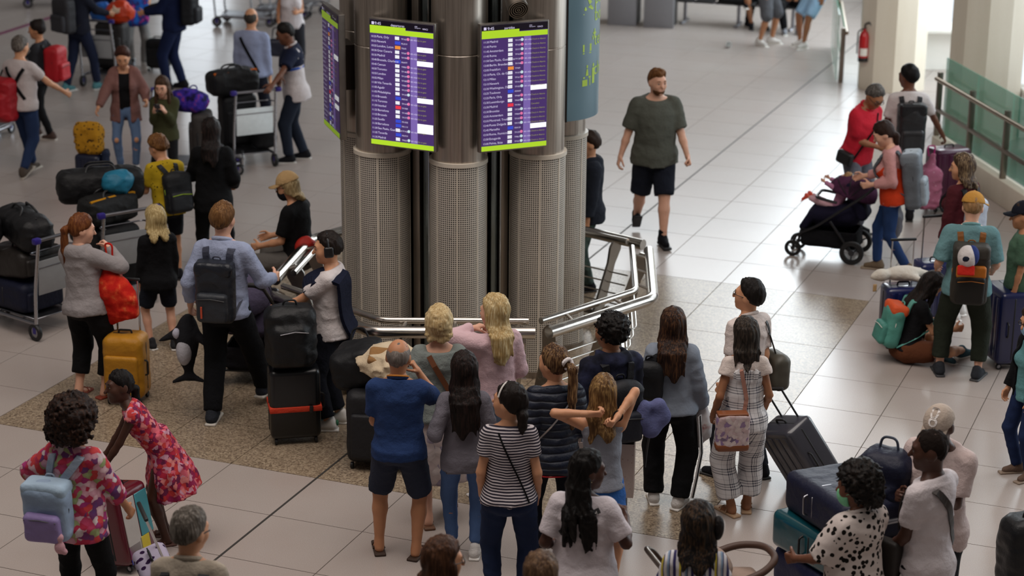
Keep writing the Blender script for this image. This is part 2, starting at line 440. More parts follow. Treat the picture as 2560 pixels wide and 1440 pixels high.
# ------------------------------------------------------------------ people
SKINS = dict(fair='#d9a68c', light='#c9926f', tan='#b67f5c', olive='#9c6a4b', brown='#6b4330', dark='#482b1f')
def nrm(v): v = np.asarray(v, float); return v / max(np.linalg.norm(v), 1e-9)
def ik(a, t, l1, l2, pole):
    d = t - a; L = np.linalg.norm(d); u = d / max(L, 1e-6); L = min(max(L, abs(l1 - l2) + 0.02), (l1 + l2) * 0.998); t = a + u * L
    x = (l1 * l1 - l2 * l2 + L * L) / (2 * L); r = math.sqrt(max(l1 * l1 - x * x, 0)); pv = pole - u * (pole @ u)
    return a + u * x + nrm(pv) * r, t
PROF_M = np.array([(-.13, .10, .085, 0), (-.08, .158, .115, -.012), (-.01, .170, .122, -.014), (.08, .158, .108, -.004), (.18, .155, .106, .004), (.30, .170, .118, .004), (.40, .182, .116, -.008), (.47, .172, .096, -.022), (.515, .135, .078, -.026), (.55, .082, .064, -.022), (.585, .056, .056, -.014)])
PROF_F = np.array([(-.13, .10, .085, 0), (-.08, .168, .122, -.016), (-.01, .180, .128, -.018), (.08, .156, .106, -.004), (.18, .134, .096, .004), (.30, .150, .110, .004), (.40, .160, .104, -.008), (.47, .150, .088, -.022), (.515, .118, .070, -.026), (.55, .072, .056, -.022), (.585, .050, .050, -.014)])
class Person: pass
SEED = [0]
def hand(Wp, u, n, s, right, curl, h):
    u = nrm(u); n = nrm(np.asarray(n) - u * (np.asarray(n) @ u)); w = np.cross(u, n) * (1 if right else -1)
    pt = lambda a, b, c: Wp + (u * a + w * b + n * c) * s
    pr = [cap(pt(-.05, 0, 0), pt(.015, 0, 0), .0285 * s, .026 * s)]
    for i, (b, L) in enumerate(((.030, .072), (.010, .082), (-.010, .076), (-.028, .058))):
        pr.append(cap(pt(.012, b * .6, 0), pt(.092 - .004 * abs(i - 1), b, 0), .0155 * s, .0115 * s))
    palm = (pr, .012 * s, None); out = [palm]
    for i, (b, L) in enumerate(((.030, .072), (.010, .082), (-.010, .076), (-.028, .058))):
        p = pt(.088 - .004 * abs(i - 1), b, 0); ang = 0; fr = []; r = .0092 * s
        for k, fl in enumerate((.45, .32, .23)):
            ang += curl * (1.25, 1.45, 1.0)[k] * (1 + .06 * i) + .08
            d = u * math.cos(ang) + n * math.sin(ang) + w * (b * 1.2 * (1 - curl)); q = p + nrm(d) * L * fl * s
            fr.append(cap(p, q, r, r * .9)); r *= .9; p = q
        out.append((fr, .004, None))
    a = pt(.018, .026, .006); b = a + (u * .55 + w * .72 + n * .25) * .042 * s; c = b + nrm(u * .85 + w * .3 + n * (.25 + curl * .9)) * .036 * s; d = c + nrm(u * .8 - w * .1 + n * (.2 + curl)) * .026 * s
    out.append(([cap(a, b, .0145 * s, .0115 * s), cap(b, c, .0112 * s, .0098 * s), cap(c, d, .0098 * s, .008 * s)], .006, None))
    return solid(out, h, k2=.008 * s)

def person(label, foot=None, head=None, h=None, yaw=0, sk='light', fem=0.0, girth=1.0, lean=0, side=0, twist=0, hd=(0, 0, 0), aL=None, aR=None, eL=None, eR=None,
           fL=None, fR=None, curl=(.38, .38), palm=(None, None), drop=0.0, tops=(), bottom=None, shoes=None, hair=None, face=False, det=1.0, group=None, name='person', push=(0, 0), base=0.0):
    P = Person(); SEED[0] += 1; P.seed = SEED[0]
    if foot is not None:
        G = at(*foot); h = h or tall(foot, head[1])
    else:
        q = at(head[0], head[1], h); G = Vector((q.x, q.y, 0))
    G = Vector((G.x + push[0], G.y + push[1], base))
    s = h / 1.75
    for _ in range(12): s = (h - .235 * s ** .45) / 1.53
    hs = 1.07 * s ** .45; P.s, P.hs, P.h, P.G, P.yaw = s, hs, h, G, yaw
    dist = (Vector((0, 0, EYE)) - G).length; vx = (1.0 if dist < 19 else 1.3 if dist < 23 else 1.65) / det
    rng = np.random.default_rng(P.seed)
    Rt = np.array(RZ(rad(-twist)) @ RX(rad(-lean)) @ RY(rad(side))); Rh = Rt @ np.array(RZ(rad(-hd[0])) @ RX(rad(-hd[1])) @ RY(rad(hd[2])))
    o = np.array((0, 0, .93 * s - drop)); P.Rt, P.Rh, P.o = Rt, Rh, o
    tor = lambda x, y, z: o + Rt @ (np.array((x, y, z)) * s); P.tor = tor
    piv = tor(0, -.008, .60); hc = piv + Rh @ (np.array((0, .016, .10)) * hs); P.hc = hc
    hp = lambda x, y, z: hc + Rh @ (np.array((x, y, z)) * hs); P.hp = hp
    P.M = Matrix.Translation(G) @ Matrix.Rotation(rad(-yaw), 4, 'Z'); P.w = lambda p: P.M @ Vector(tuple(p))
    inv = P.M.inverted(); P.l = lambda p: np.array(inv @ Vector(tuple(p)))
    prof = PROF_M * (1 - fem) + PROF_F * fem; prof = prof.copy()
    gw = np.where(prof[:, 0] < .45, 1.0, .35); prof[:, 1] *= 1 + .75 * (girth - 1) * gw; prof[:, 2] *= 1 + (girth - 1) * gw; prof[:, 3] += np.where((prof[:, 0] > .02) & (prof[:, 0] < .35), .05 * (girth - 1), 0)
    prof[:, 1] *= np.where(prof[:, 0] > .2, .90 - .03 * fem, .93); P.prof = prof; sw = (.166 * (1 - fem) + .136 * fem) * (1 + .35 * (girth - 1)); lg = 1 + .5 * (girth - 1)
    J = {}
    for sd, tgt, ep, nm in ((-1, aL, eL, 'L'), (1, aR, eR, 'R')):
        if tgt is not None and tgt[0] == 'px': tgt = P.l(at(tgt[1], tgt[2], tgt[3])) / s
        S = tor(sd * sw, -.018, .468); t = np.array(tgt if tgt is not None else (sd * (sw + .045), .05, .86)) * s
        if tgt is None: t = t - np.array((0, 0, drop)) + np.array((0, .25 * math.sin(rad(lean)), 0)) * s
        E, Wp = ik(S, t, .285 * s, .255 * s, np.array(ep if ep is not None else (sd * .28, -1.0, -.4)))
        J['S' + nm], J['E' + nm], J['W' + nm] = S, E, Wp
    hx = .088 + .01 * fem
    for sd, tgt, nm in ((-1, fL, 'L'), (1, fR, 'R')):
        t = tgt if tgt is not None else (sd * .105, 0.0, 0.0, sd * 12)
        Hh = o + np.array((sd * hx, 0, -.03)) * s; fy = rad(t[3] if len(t) > 3 else sd * 12); pit = rad(t[4]) if len(t) > 4 else 0.0
        A = np.array((t[0] * s, t[1] * s, t[2] * s + .085 * s)); kp = np.array((math.sin(fy) * 1.0 + sd * .12, math.cos(fy), 0)) if len(t) < 6 else np.array(t[5])
        K, A2 = ik(Hh, A, .425 * s, .42 * s, kp); J['H' + nm], J['K' + nm], J['A' + nm] = Hh, K, A2; J['F' + nm] = (fy, pit)
    P.J = J
    # ---- body
    tl = [loft(prof, Rt, o, sc=s), cap(tor(0, -.02, .53), piv + (hc - piv) * .3, (.055 - .008 * fem) * s, (.053 - .007 * fem) * s)]
    for sd in (-1, 1): tl.append(cap(tor(sd * .03, -.025, .545), tor(sd * .135, -.022, .49), .036 * s, .045 * s))
    if fem > .4:
        for sd in (-1, 1): tl.append(ell(tor(sd * .068, .082, .31), np.array((.068, .058, .062)) * s, Rt))
    arms = {}; legs = {}
    for nm in 'LR':
        S, E, Wp = J['S' + nm], J['E' + nm], J['W' + nm]; m = E * .62 + Wp * .38; a = lg * (.94 - .12 * fem)
        arms[nm] = [cap(S, E, .052 * s * a, .04 * s * a), cap(E, m, .041 * s * a, .04 * s * a), cap(m, Wp, .04 * s * a, .0275 * s)]
        Hh, K, A = J['H' + nm], J['K' + nm], J['A' + nm]; m = K * .65 + A * .35; bk = nrm(np.cross(nrm(A - Hh), (1, 0, 0)))
        legs[nm] = [cap(Hh, K, .086 * s * lg, .056 * s * lg), cap(K, m, .056 * s * lg, .054 * s * lg), cap(m, A, .055 * s * lg, .036 * s)]
        if shoes is None or shoes.get('kind') in ('sandal', 'bare'):
            fy, pit = J['F' + nm]; Rf = np.array(RZ(-fy) @ RX(-pit)); fp = lambda x, y, z, A=A, Rf=Rf: A + Rf @ (np.array((x, y, z)) * s)
            legs[nm] += [cap(A, fp(0, -.025, -.048), .037 * s, .034 * s), cap(fp(0, -.01, -.04), fp(0, .10, -.062), .034 * s, .026 * s), cap(fp(.02, .07, -.062), fp(.022, .15, -.068), .02 * s, .014 * s), cap(fp(-.02, .07, -.062), fp(-.02, .135, -.068), .02 * s, .013 * s)]
    g = [(tl, .03 * s, None)] + [(arms[k], .02 * s, None) for k in 'LR'] + [(legs[k], .025 * s, None) for k in 'LR']
    Vb, Qb = solid(g, .0205 * vx * s ** .5, k2=.018)
    # head
    A_ = lambda c, r: ell(hp(*c), np.array(r) * hs, Rh)
    hg = [A_((0, -.012, .028), (.077, .096, .098)), A_((0, .022, -.045), (.059, .066, .074)), A_((0, .066, -.092), (.024, .02, .02)), cap(hp(0, -.02, -.06), tor(0, -.022, .52), (.055 - .008 * fem) * s, (.058 - .008 * fem) * s)]
    for sd in (-1, 1): hg += [A_((sd * .036, .056, -.022), (.03, .03, .034))]
    hg += [cap(hp(-.034, .078, .03), hp(.034, .078, .03), .015 * hs)]
    fine = [cap(hp(0, .088, .014), hp(0, .113, -.026), .008 * hs, .0135 * hs), cap(hp(-.018, .084, -.062), hp(.018, .084, -.062), .009 * hs)]
    for sd in (-1, 1): fine.append(A_((sd * .078, -.014, -.006), (.012, .028, .034)))
    sub = []
    for sd in (-1, 1): sub.append(A_((sd * .033, .1, .008), (.018, .018, .012))[0])
    Vh, Qh = solid([(hg, .03 * hs, None), (fine, .012, None)], .0102 * vx * hs, k2=.014 * hs, sub=sub)
    Vs = [Vb, Vh]; Qs = [Qb, Qh + len(Vb)]; off = len(Vb) + len(Vh)
    for i, nm in enumerate('LR'):
        E, Wp = J['E' + nm], J['W' + nm]; u = nrm(Wp - E); pn = palm[i]
        if pn is None: pn = (-1 if nm == 'R' else 1, 0, 0.0) if abs(u[0]) < .8 else (0, 0, -1)
        J['U' + nm] = u
        v, q_ = hand(Wp, u, np.array(pn, float), s * 1.0 if s > .8 else s * 1.05, nm == 'R', curl[i], .0074 * vx * s ** .5); Vs.append(v); Qs.append(q_ + off); off += len(v)
    body = mk(name, np.concatenate(Vs), np.concatenate(Qs), skin(SKINS.get(sk, sk)))
    body.location = G; body.rotation_euler = (0, 0, rad(-yaw)); P.o_ = body; P.obj = body
    tag(body, label, 'person', group)
    hcol = hair.get('col', '#241812') if hair else '#241812'
    if face:
        for sd in (-1, 1):
            e = sob('eye', [([A_((sd * .033, .0805, .008), (.0125, .0115, .0085))], .01, None)], .0035 * hs, plastic('#a89c94' if sk not in ('dark', 'brown') else '#7d7068', .2), body)
            sob('iris', [([A_((sd * .033, .0885, .008), (.0065, .005, .007))], .01, None)], .0025 * hs, plastic('#20140e', .15), e)
            MB().tube([hp(sd * .016, .094, .032), hp(sd * .034, .093, .037), hp(sd * .05, .082, .032)], [.004 * hs, .0055 * hs, .003 * hs], 6).build('eyebrow', hairm(hcol), body)
        lipc = {'dark': '#5a2f28', 'brown': '#7a443a'}.get(sk, '#a85a50')
        sob('lips', [([cap(hp(-.02, .0865, -.058), hp(.02, .0865, -.058), .0065 * hs), cap(hp(-.016, .086, -.067), hp(.016, .086, -.067), .007 * hs)], .004, None)], .0035 * hs, plastic(lipc, .5), body)
    # ---- clothes
    P.shell = g[:1]
    for ti, T in enumerate(tops):
        inf = T.get('inf', .014); ai = T.get('ai', .012); sl = T.get('sl', .5); hem = T.get('hem', -.10); fl = T.get('flare', 0)
        pf = prof.copy(); hipr = pf[2].copy(); low = pf[:, 0] < -.005; pf[low, 1] = np.maximum(pf[low, 1], hipr[1] + fl * .4); pf[low, 2] = np.maximum(pf[low, 2], hipr[2] + fl * .4); pf[low, 3] = hipr[3]
        loose = T.get('loose', .35); wst = (pf[:, 0] > 0) & (pf[:, 0] < .3); pf[wst, 1] += loose * (max(pf[2, 1], pf[5, 1]) - pf[wst, 1]); pf[wst, 2] += loose * (max(pf[2, 2], pf[5, 2]) - pf[wst, 2]) 
        if bottom and ti == len(tops) - 1 or T.get('over'):
            hipz = pf[:, 0] < .03; pf[hipz, 1] += (bottom or {}).get('inf', .012) * .7; pf[hipz, 2] += (bottom or {}).get('inf', .012) * .7
        if hem < -.13: pf = np.concatenate([[(hem - .02, pf[0, 1] + fl, pf[0, 2] + fl, hipr[3])], pf])
        nk = T.get('nk', .541); tilt = T.get('tilt', .35); iR = Rt.T
        def cut(X, Y, Z, nk=nk, tilt=tilt, hem=hem, wv=T.get('wave', 0)):
            x, y, z = X - o[0], Y - o[1], Z - o[2]; yt = iR[1, 0] * x + iR[1, 1] * y + iR[1, 2] * z; zt = iR[2, 0] * x + iR[2, 1] * y + iR[2, 2] * z
            return np.maximum(zt + tilt * yt - nk * s, hem * s - zt)
        pr = [loft(pf, Rt, o, infl=inf * s, sc=s)]
        for sd in (-1, 1): pr.append(cap(tor(sd * .03, -.025, .53), tor(sd * .135, -.022, .49), (.036 + inf) * s, (.045 + inf * .7) * s))
        if fem > .4:
            for sd in (-1, 1): pr.append(ell(tor(sd * .068, .082, .31), (np.array((.07, .06, .064)) + inf) * s, Rt))
        gs = [(pr, .035 * s, cut)]
        for nm in 'LR':
            S, E, Wp = J['S' + nm], J['E' + nm], J['W' + nm]; r0 = (.054 * lg + ai) * s; r1 = (.042 * lg + ai) * s; r2 = (.031 + ai * T.get('cuff', .8)) * s; q = T.get('sl' + nm, sl)
            if q <= 0: continue
            if q <= 1: pr2 = [flatcap(S, S + (E - S) * q, r0, (r0 + (r1 - r0) * q) * T.get('bell', 1.06))]
            else: pr2 = [cap(S, E, r0, r1), flatcap(E, E + (Wp - E) * (q - 1), r1, r1 + (r2 - r1) * (q - 1))]
            gs.append((pr2, .02 * s, None))
        if T.get('hood'): gs.append(([ell(tor(0, -.10, .515), np.array((.125, .06, .075)) * s, Rt), ell(tor(-.085, -.02, .545), np.array((.04, .07, .04)) * s, Rt), ell(tor(.085, -.02, .545), np.array((.04, .07, .04)) * s, Rt)], .04 * s, None))
        subs = None
        if T.get('open'):
            w_ = T['open']
            def op(X, Y, Z):
                x, y, z = X - o[0], Y - o[1], Z - o[2]; xt = iR[0, 0] * x + iR[0, 1] * y + iR[0, 2] * z; yt = iR[1, 0] * x + iR[1, 1] * y + iR[1, 2] * z
                return np.maximum(np.abs(xt) - w_ * s, .02 * s - yt)
            subs = [op]
        sk_ = T.get('skirt')
        if sk_:
            hz, rr, npl = sk_['hem'], sk_['r'], sk_.get('pleats', 11)
            wob = (lambda a, z: -.05 * np.clip(-(z / s) - .0, 0, .3) / .3 * np.sin(a * npl)) if npl else None
            wz = sk_.get('top', .16); rw = np.interp(wz, prof[:, 0], prof[:, 1]) + inf; rwy = np.interp(wz, prof[:, 0], prof[:, 2]) + inf
            ang = rad(sk_.get('tiltx', 0)); Rs = np.array(RX(-ang))
            gs.append(([loft([(hz, rr, rr * .85, sk_.get('yo', 0)), (hz * .5, rr * .88, rr * .78, sk_.get('yo', 0) * .6), (-.02, prof[2, 1] + .03, prof[2, 2] + .03, -.012), (wz, rw, rwy, 0)], Rs, o, sc=s, wob=wob)], .03 * s, None))
        amp = T.get('wr', .006)
        ob = sob(T.get('name', 't_shirt'), gs, T.get('vox', .0155) * vx * s ** .5, T['mat'], body, k2=.016, noise=wrinkle(P.seed * 7 + ti, amp * s), sub=subs)
        P.shell = gs; P.top = ob; P.inf = inf
        if T.get('collar'):
            pts = [];
            for k in range(13):
                a = math.pi * 2 * k / 12; pts.append(tor(.072 * math.cos(a), -.018 + .068 * math.sin(a), .555 - .03 * math.sin(a)))
            MB().tube(pts[:-1], .016 * s, 8, closed=True).build('collar', T['collar'], ob)
            if T.get('piping'):
                MB().tube([p + np.array((0, 0, .013)) + (p - tor(0, -.018, .555)) * .13 for p in pts[:-1]], .007 * s, 6, closed=True).build('piping', T['piping'], ob)
    if bottom:
        B = bottom; k = B.get('kind', 'trousers'); bi = B.get('inf', .012); hm = tops[-1].get('hem', -.10) if tops else .2; wz = B.get('waist', min(.11, hm + .035 if hm > -.12 else -.07))
        I3 = np.eye(3); pel = prof[prof[:, 0] < .2].copy()
        if k in ('trousers', 'shorts'):
            L = B.get('len', 1.97 if k == 'trousers' else .85); ci = B.get('ci', bi)
            pl = loft(np.concatenate([pel[:4], [(wz, np.interp(wz, prof[:, 0], prof[:, 1]), np.interp(wz, prof[:, 0], prof[:, 2]), 0)]]) if wz > .081 else np.concatenate([pel[pel[:, 0] < wz - .005], [(wz, np.interp(wz, prof[:, 0], prof[:, 1]), np.interp(wz, prof[:, 0], prof[:, 2]), np.interp(wz, prof[:, 0], prof[:, 3]))]]), I3 if abs(lean) < 30 and drop < .2 else np.array(RX(rad(-lean * .5))), o, infl=bi * s, sc=s)
            lp = []
            for nm in 'LR':
                Hh, K, A = J['H' + nm], J['K' + nm], J['A' + nm]; r0 = (.088 * lg + bi) * s; r1 = (.058 * lg + bi + (ci - bi) * .35) * s; r2 = (.042 + ci) * s
                if L <= 1: lp.append([flatcap(Hh, Hh + (K - Hh) * L, r0, r0 + (r1 - r0) * L * .8)])
                else: lp.append([cap(Hh, K, r0, r1), flatcap(K, K + (A - K) * (L - 1), r1, r1 + (r2 - r1) * (L - 1))])
            gs = [([pl], .03, None)] + [(q, .02, None) for q in lp]
            P.bot = sob(k, gs, .0175 * vx * s ** .5, B['mat'], body, k2=.022, noise=wrinkle(P.seed * 11 + 3, B.get('wr', .005) * s))
        else:
            hz, rr, npl = B['hem'], B['r'], B.get('pleats', 0); wob = (lambda a, z: -.05 * np.clip(-(z / s), 0, .3) / .3 * np.sin(a * npl)) if npl else None
            P.bot = sob(B.get('name', 'skirt'), [([loft([(hz, rr, rr * .85, 0), (hz * .5, rr * .9, rr * .8, 0), (-.02, prof[2, 1] + .015, prof[2, 2] + .015, -.012), (.08, prof[3, 1] + .012, prof[3, 2] + .012, 0), (max(wz, .1), prof[3, 1] + .008, prof[3, 2] + .008, 0)], I3, o, sc=s, wob=wob)], .02, None)], .0145 * vx * s ** .5, B['mat'], body, noise=wrinkle(P.seed * 11 + 3, .005 * s))
    if shoes and shoes.get('kind') != 'bare':
        kd = shoes.get('kind', 'sneaker')
        for nm in 'LR':
            A = J['A' + nm]; fy, pit = J['F' + nm]; Rf = np.array(RZ(-fy) @ RX(-pit)); fp = lambda x, y, z: A + Rf @ (np.array((x, y, z)) * s)
            sole = [rb(fp(0, .045, -.076), np.array((.046, .142, .0125)) * s, .011 * s, Rf)]
            scut = lambda X, Y, Z: Z * 0 - 1
            if kd == 'sandal':
                so = sob('sandal', [(sole, .01, None)], .009 * s * vx, shoes['mat'], body)
                for yy in (.02, .095): MB().tube([fp(-.045, yy, -.066), fp(-.03, yy, -.034 - yy * .1), fp(0, yy, -.022 - yy * .12), fp(.03, yy, -.034 - yy * .1), fp(.045, yy, -.066)], .008 * s, 6).build('strap', shoes['mat'], so)
            else:
                up = [cap(fp(0, -.045, -.04), fp(0, .02, -.032), .043 * s, .04 * s), cap(fp(0, .02, -.035), fp(0, .12, -.05), .042 * s, .034 * s), cap(fp(0, -.03, -.03), fp(0, -.02, shoes.get('high', .012)), .044 * s, .046 * s)]
                R0 = Rf
                def fc(X, Y, Z, A=A, R0=R0): return -.076 * s - (R0[0, 2] * (X - A[0]) + R0[1, 2] * (Y - A[1]) + R0[2, 2] * (Z - A[2]))
                sh = sob('shoe', [(up, .03 * s, fc)], .0118 * s * vx, shoes['mat'], body)
                sob('sole', [(sole, .01, None)], .0118 * s * vx, shoes.get('sole', plastic('#cfc9c2', .6)), sh)
                if shoes.get('heel'): sob('heel_tab', [([ell(fp(0, -.082, -.012), np.array((.03, .014, .03)) * s, Rf)], .01, None)], .008 * s, shoes['heel'], sh)
    if hair: P.hair = add_hair(P, hair, vx)
    return P

def add_hair(P, Hd, vx):
    s, hs, hp, Rh, tor = P.s, P.hs, P.hp, P.Rh, P.tor; st = Hd['style']; mat = Hd.get('mat') or hairm(Hd.get('col', '#241812'), Hd.get('col2'), Hd.get('wave', 0)); hc = P.hc
    th = Hd.get('th', .013); vol = Hd.get('vol', 1.0)
    def loc(X, Y, Z):
        x, y, z = X - hc[0], Y - hc[1], Z - hc[2]
        return ((Rh[0, 0] * x + Rh[1, 0] * y + Rh[2, 0] * z) / hs, (Rh[0, 1] * x + Rh[1, 1] * y + Rh[2, 1] * z) / hs, (Rh[0, 2] * x + Rh[1, 2] * y + Rh[2, 2] * z) / hs)
    nape = Hd.get('nape', -.07); recede = Hd.get('recede', 0.0)
    def line(X, Y, Z):
        x, y, z = loc(X, Y, Z)
        f = np.maximum((1.05 * (y - .012 + recede) + .004 - z), nape - z) + .006 * vnoise(x * 70 + P.seed, y * 40, z * 40)
        if Hd.get('baldtop'): f = np.maximum(f, np.minimum(z - .062 + np.abs(x) * .1, 9)) 
        return f * hs
    def strand(X, Y, Z):
        x, y, z = loc(X, Y, Z); k = Hd.get('curl', 0)
        q = P.seed * 1.7
        if k: a = k * 1.5 * vnoise(x * 52 + q, y * 52, z * 52) + k * .9 * vnoise(x * 110, y * 110 + q, z * 110)
        else: a = .0075 * vnoise(x * 75 + 2.5 * np.sin(z * 7 + q) + q, y * 75, z * 9) + .004 * vnoise(x * 28, y * 28 + q, z * 5)
        if Hd.get('wavy'): a = a + .008 * np.sin(38 * z + 30 * x) * np.clip(-z * 8, 0, 1)
        return a * hs
    e0, lo0, hi0 = ell(hp(0, -.012, .028), np.array((.0775, .0965, .0985)) * hs, Rh)
    def shellf(X, Y, Z):
        q = np.clip(-line(X, Y, Z) / (.045 * hs), -.4, 1); return e0(X, Y, Z) - (th * np.maximum(q, 0) ** .75 + .002 * (q > 0) + np.where(q < 0, q * .012, 0)) * hs
    cr = [(shellf, lo0 - .03, hi0 + .03)]
    if Hd.get('quiff'): cr.append(ell(hp(0, .026, .103), np.array((.058, .052, .032)) * hs, Rh))
    G = [(cr, .025, None)]
    par = P.obj
    rz = np.array(RZ(rad(0)))
    if st == 'afro':
        r = Hd.get('r', .15)
        def fcut(X, Y, Z):
            x, y, z = loc(X, Y, Z); return np.minimum(.9 * (y - .045) - (z - .05), 9) * hs * .7
        G = [([ell(hp(0, -.03, .04), np.array((r, r, r * Hd.get('tallness', 1.0))) * hs, Rh)], .02, fcut)]
        if Hd.get('low'): G[0][0].append(ell(hp(0, -.05, -.05), np.array((r * 1.02, r * .8, r * .75)) * hs, Rh))
    L = Hd.get('L', .35)
    if st in ('long', 'bob'):
        w = Hd.get('w', .1); back = Hd.get('back', .06); Rl = P.Rt @ np.array(RZ(rad(-Hd.get('hy', 0)))) if Hd.get('follow', 1) else np.array(RZ(0))
        ends = Hd.get('taper', .55)
        sb = [surf(P, 0, .70 + zz * hs / s, -1, 0.0) * s / hs - .028 for zz in (-L, -L * .75, -L * .4)] if st == 'long' else None
        if sb: sb = [min(v, -.055 - back * .3) for v in sb]
        pr = [(-L, w * ends, .034, sb[0]), (-L * .75, w * (ends * .4 + .6), .042, sb[1]), (-L * .4, w * 1.02, .055, min(sb[2], -.08)), (-.07, w, .078, -.045), (.03, .09, .09, -.026), (.09, .07, .077, -.018), (.115, .03, .04, -.014)] if sb else [(-L, w * ends, .028, -back - .02), (-L * .75, w * (ends * .4 + .6), .036, -back - .015), (-L * .4, w * 1.02, .05, -back), (-.06, w * 1.0, .075, -.04), (.03, .09, .088, -.024), (.09, .07, .075, -.018), (.115, .03, .04, -.014)]
        def rag(X, Y, Z):
            x, y, z = loc(X, Y, Z); return (-L + .035 * (1 + np.sin(55 * x + P.seed)) * (1 if st == 'long' else .3) - z) * hs
        def facec(X, Y, Z):
            x, y, z = loc(X, Y, Z); return np.minimum(np.minimum(y - .035 + np.abs(x) * .1, 9), .06 - z + 9 * 0) * hs
        G.append(([loft(pr, Rl if st == 'long' else Rh, hc, sc=hs * vol)], .02, lambda X, Y, Z: np.maximum(rag(X, Y, Z), facec(X, Y, Z))))
        if Hd.get('front'):
            for sd in Hd['front']: G.append(([cap(hp(sd * .075, .02, .0), tor(sd * .10, .06, .42), .03 * s, .03 * s), cap(tor(sd * .10, .06, .42), tor(sd * .095, .12, .42 - L * .6), .03 * s, .012 * s)], .02, None))
    if st == 'ponytail':
        b = hp(*Hd.get('at', (0, -.112, .03))); c = b + np.array((0, -.05, -.05)) * hs if not Hd.get('dir') else b + np.array(Hd['dir']) * hs
        d = c + np.array((0, -.005, -L * .5)); e = d + np.array(Hd.get('sway', (0, .0, -L * .5)))
        G.append(([cap(b, c, .022 * hs, .03 * hs), cap(c, d, .034 * hs, .03 * hs), cap(d, e, .03 * hs, .01 * hs)], .02, None))
    if st == 'bun':
        G.append(([ell(hp(*Hd.get('at', (0, -.09, .08))), np.array((.05, .05, .048)) * hs * Hd.get('bunr', 1), Rh)], .01, None))
    if st == 'braids':
        r = np.random.default_rng(5)
        for i in range(Hd.get('n', 26)):
            a = (i / (Hd.get('n', 26) - 1) - .5) * 2; x0 = .085 * math.sin(a * 1.5); y0 = -.09 * math.cos(a * 1.5) - .01; ln = L * r.uniform(.75, 1.05)
            p0 = hp(x0 * .8, y0 * .8, .03); p1 = hp(x0 * 1.15, y0 - .012, -.09); zb = .62 - ln * .5; ze = .62 - ln; xb = (x0 * 1.3 + r.uniform(-.02, .02)); xe = xb + r.uniform(-.035, .035)
            p2 = tor(xb, surf(P, xb, zb, -1) - .012 - r.uniform(0, .02), zb); p3 = tor(xe, surf(P, xe, ze, -1) - .01, ze)
            G.append(([cap(p0, p1, .016, .012), cap(p1, p2, .0115, .01), cap(p2, p3, .01, .006)], .01, None))
    o = sob('hair', G, Hd.get('vox', .0104) * vx * hs, mat, par, k2=.012 * hs, noise=strand)
    if st == 'ponytail' and Hd.get('tie'):
        b = hp(*Hd.get('at', (0, -.112, .03))) + np.array((0, -.016, 0)); MB().tube([b + np.array((math.cos(a) * .034, 0.012 * math.sin(2 * a), math.sin(a) * .034)) for a in np.linspace(0, 6.28, 13)[:-1]], .015, 8, closed=True).build('hair_tie', Hd['tie'], o)
    return o

def cap_hat(P, mat, brim_mat=None, rot=0, tilt=0, name='cap', logo=None):
    """baseball cap worn on the head; rot turns the brim"""
    hs, Rh0 = P.hs, P.Rh; R = Rh0 @ np.array(RZ(rad(-rot)) @ RX(rad(-tilt))); c = P.hp(0, -.012, .03); f = lambda x, y, z: c + R @ (np.array((x, y, z)) * hs)
    def cut(X, Y, Z): return (.012 * hs - (R[0, 2] * (X - c[0]) + R[1, 2] * (Y - c[1]) + R[2, 2] * (Z - c[2])))
    o = sob(name, [([ell(f(0, 0, 0), np.array((.095, .113, .117)) * hs, R)], .01, cut)], .0085 * hs, mat, P.obj)
    V = []; Fc = []; n = 14
    for lay, dz in ((0, .0), (1, .006)):
        for i in range(n + 1):
            a = (i / n - .5) * 2.3
            V.append(f(math.sin(a) * .088, math.cos(a) * .10, .014 + dz)); V.append(f(math.sin(a) * .086, .085 + max(math.cos(a * 1.25), 0) ** .7 * .10, .018 + dz - .02 * (math.sin(a)) ** 2 - .004))
    m = 2 * (n + 1)
    for i in range(n):
        a = 2 * i; Fc += [(a, a + 1, a + 3, a + 2), (m + a, m + a + 2, m + a + 3, m + a + 1), (a + 1, m + a + 1, m + a + 3, a + 3)]
    mk('brim', V, Fc, brim_mat or mat, o)
    mk_btn = MB().lathe([(0, .006), (.008, .004), (.01, 0)], tuple(f(0, 0, .115))).build('button', mat, o)
    P.capf = f; P.cap = o; return o
def glasses(P, mat=None):
    mat = mat or plastic('#15110f', .3); hp = P.hp; m = MB()
    for sd in (-1, 1):
        m.tube([hp(sd * (.034 + .023 * math.cos(a)), .106 - .004, .008 + .018 * math.sin(a)) for a in np.linspace(0, 6.28, 13)[:-1]], .0028, 6, closed=True)
        m.tube([hp(sd * .057, .1, .012), hp(sd * .078, .06, .012), hp(sd * .082, -.02, .006)], .003, 6)
    m.tube([hp(-.012, .104, .01), hp(.012, .104, .01)], .003, 6)
    return m.build('glasses', mat, P.obj)
def face_mask(P, mat):
    hp, hs, Rh = P.hp, P.hs, P.Rh
    def cut(X, Y, Z):
        z = (Rh[0, 2] * (X - P.hc[0]) + Rh[1, 2] * (Y - P.hc[1]) + Rh[2, 2] * (Z - P.hc[2])) / hs; y = (Rh[0, 1] * (X - P.hc[0]) + Rh[1, 1] * (Y - P.hc[1]) + Rh[2, 1] * (Z - P.hc[2])) / hs
        return np.maximum(np.maximum(z + .012, -.115 - z), .03 - y) * hs
    o = sob('face_mask', [([ell(hp(0, .03, -.05), np.array((.068, .086, .082)) * hs, Rh)], .01, cut)], .0075 * hs, mat, P.obj)
    m = MB()
    for sd in (-1, 1): m.tube([hp(sd * .066, .045, -.03), hp(sd * .085, -.02, -.005)], .002, 5)
    m.build('ear_loop', mat, o); return o
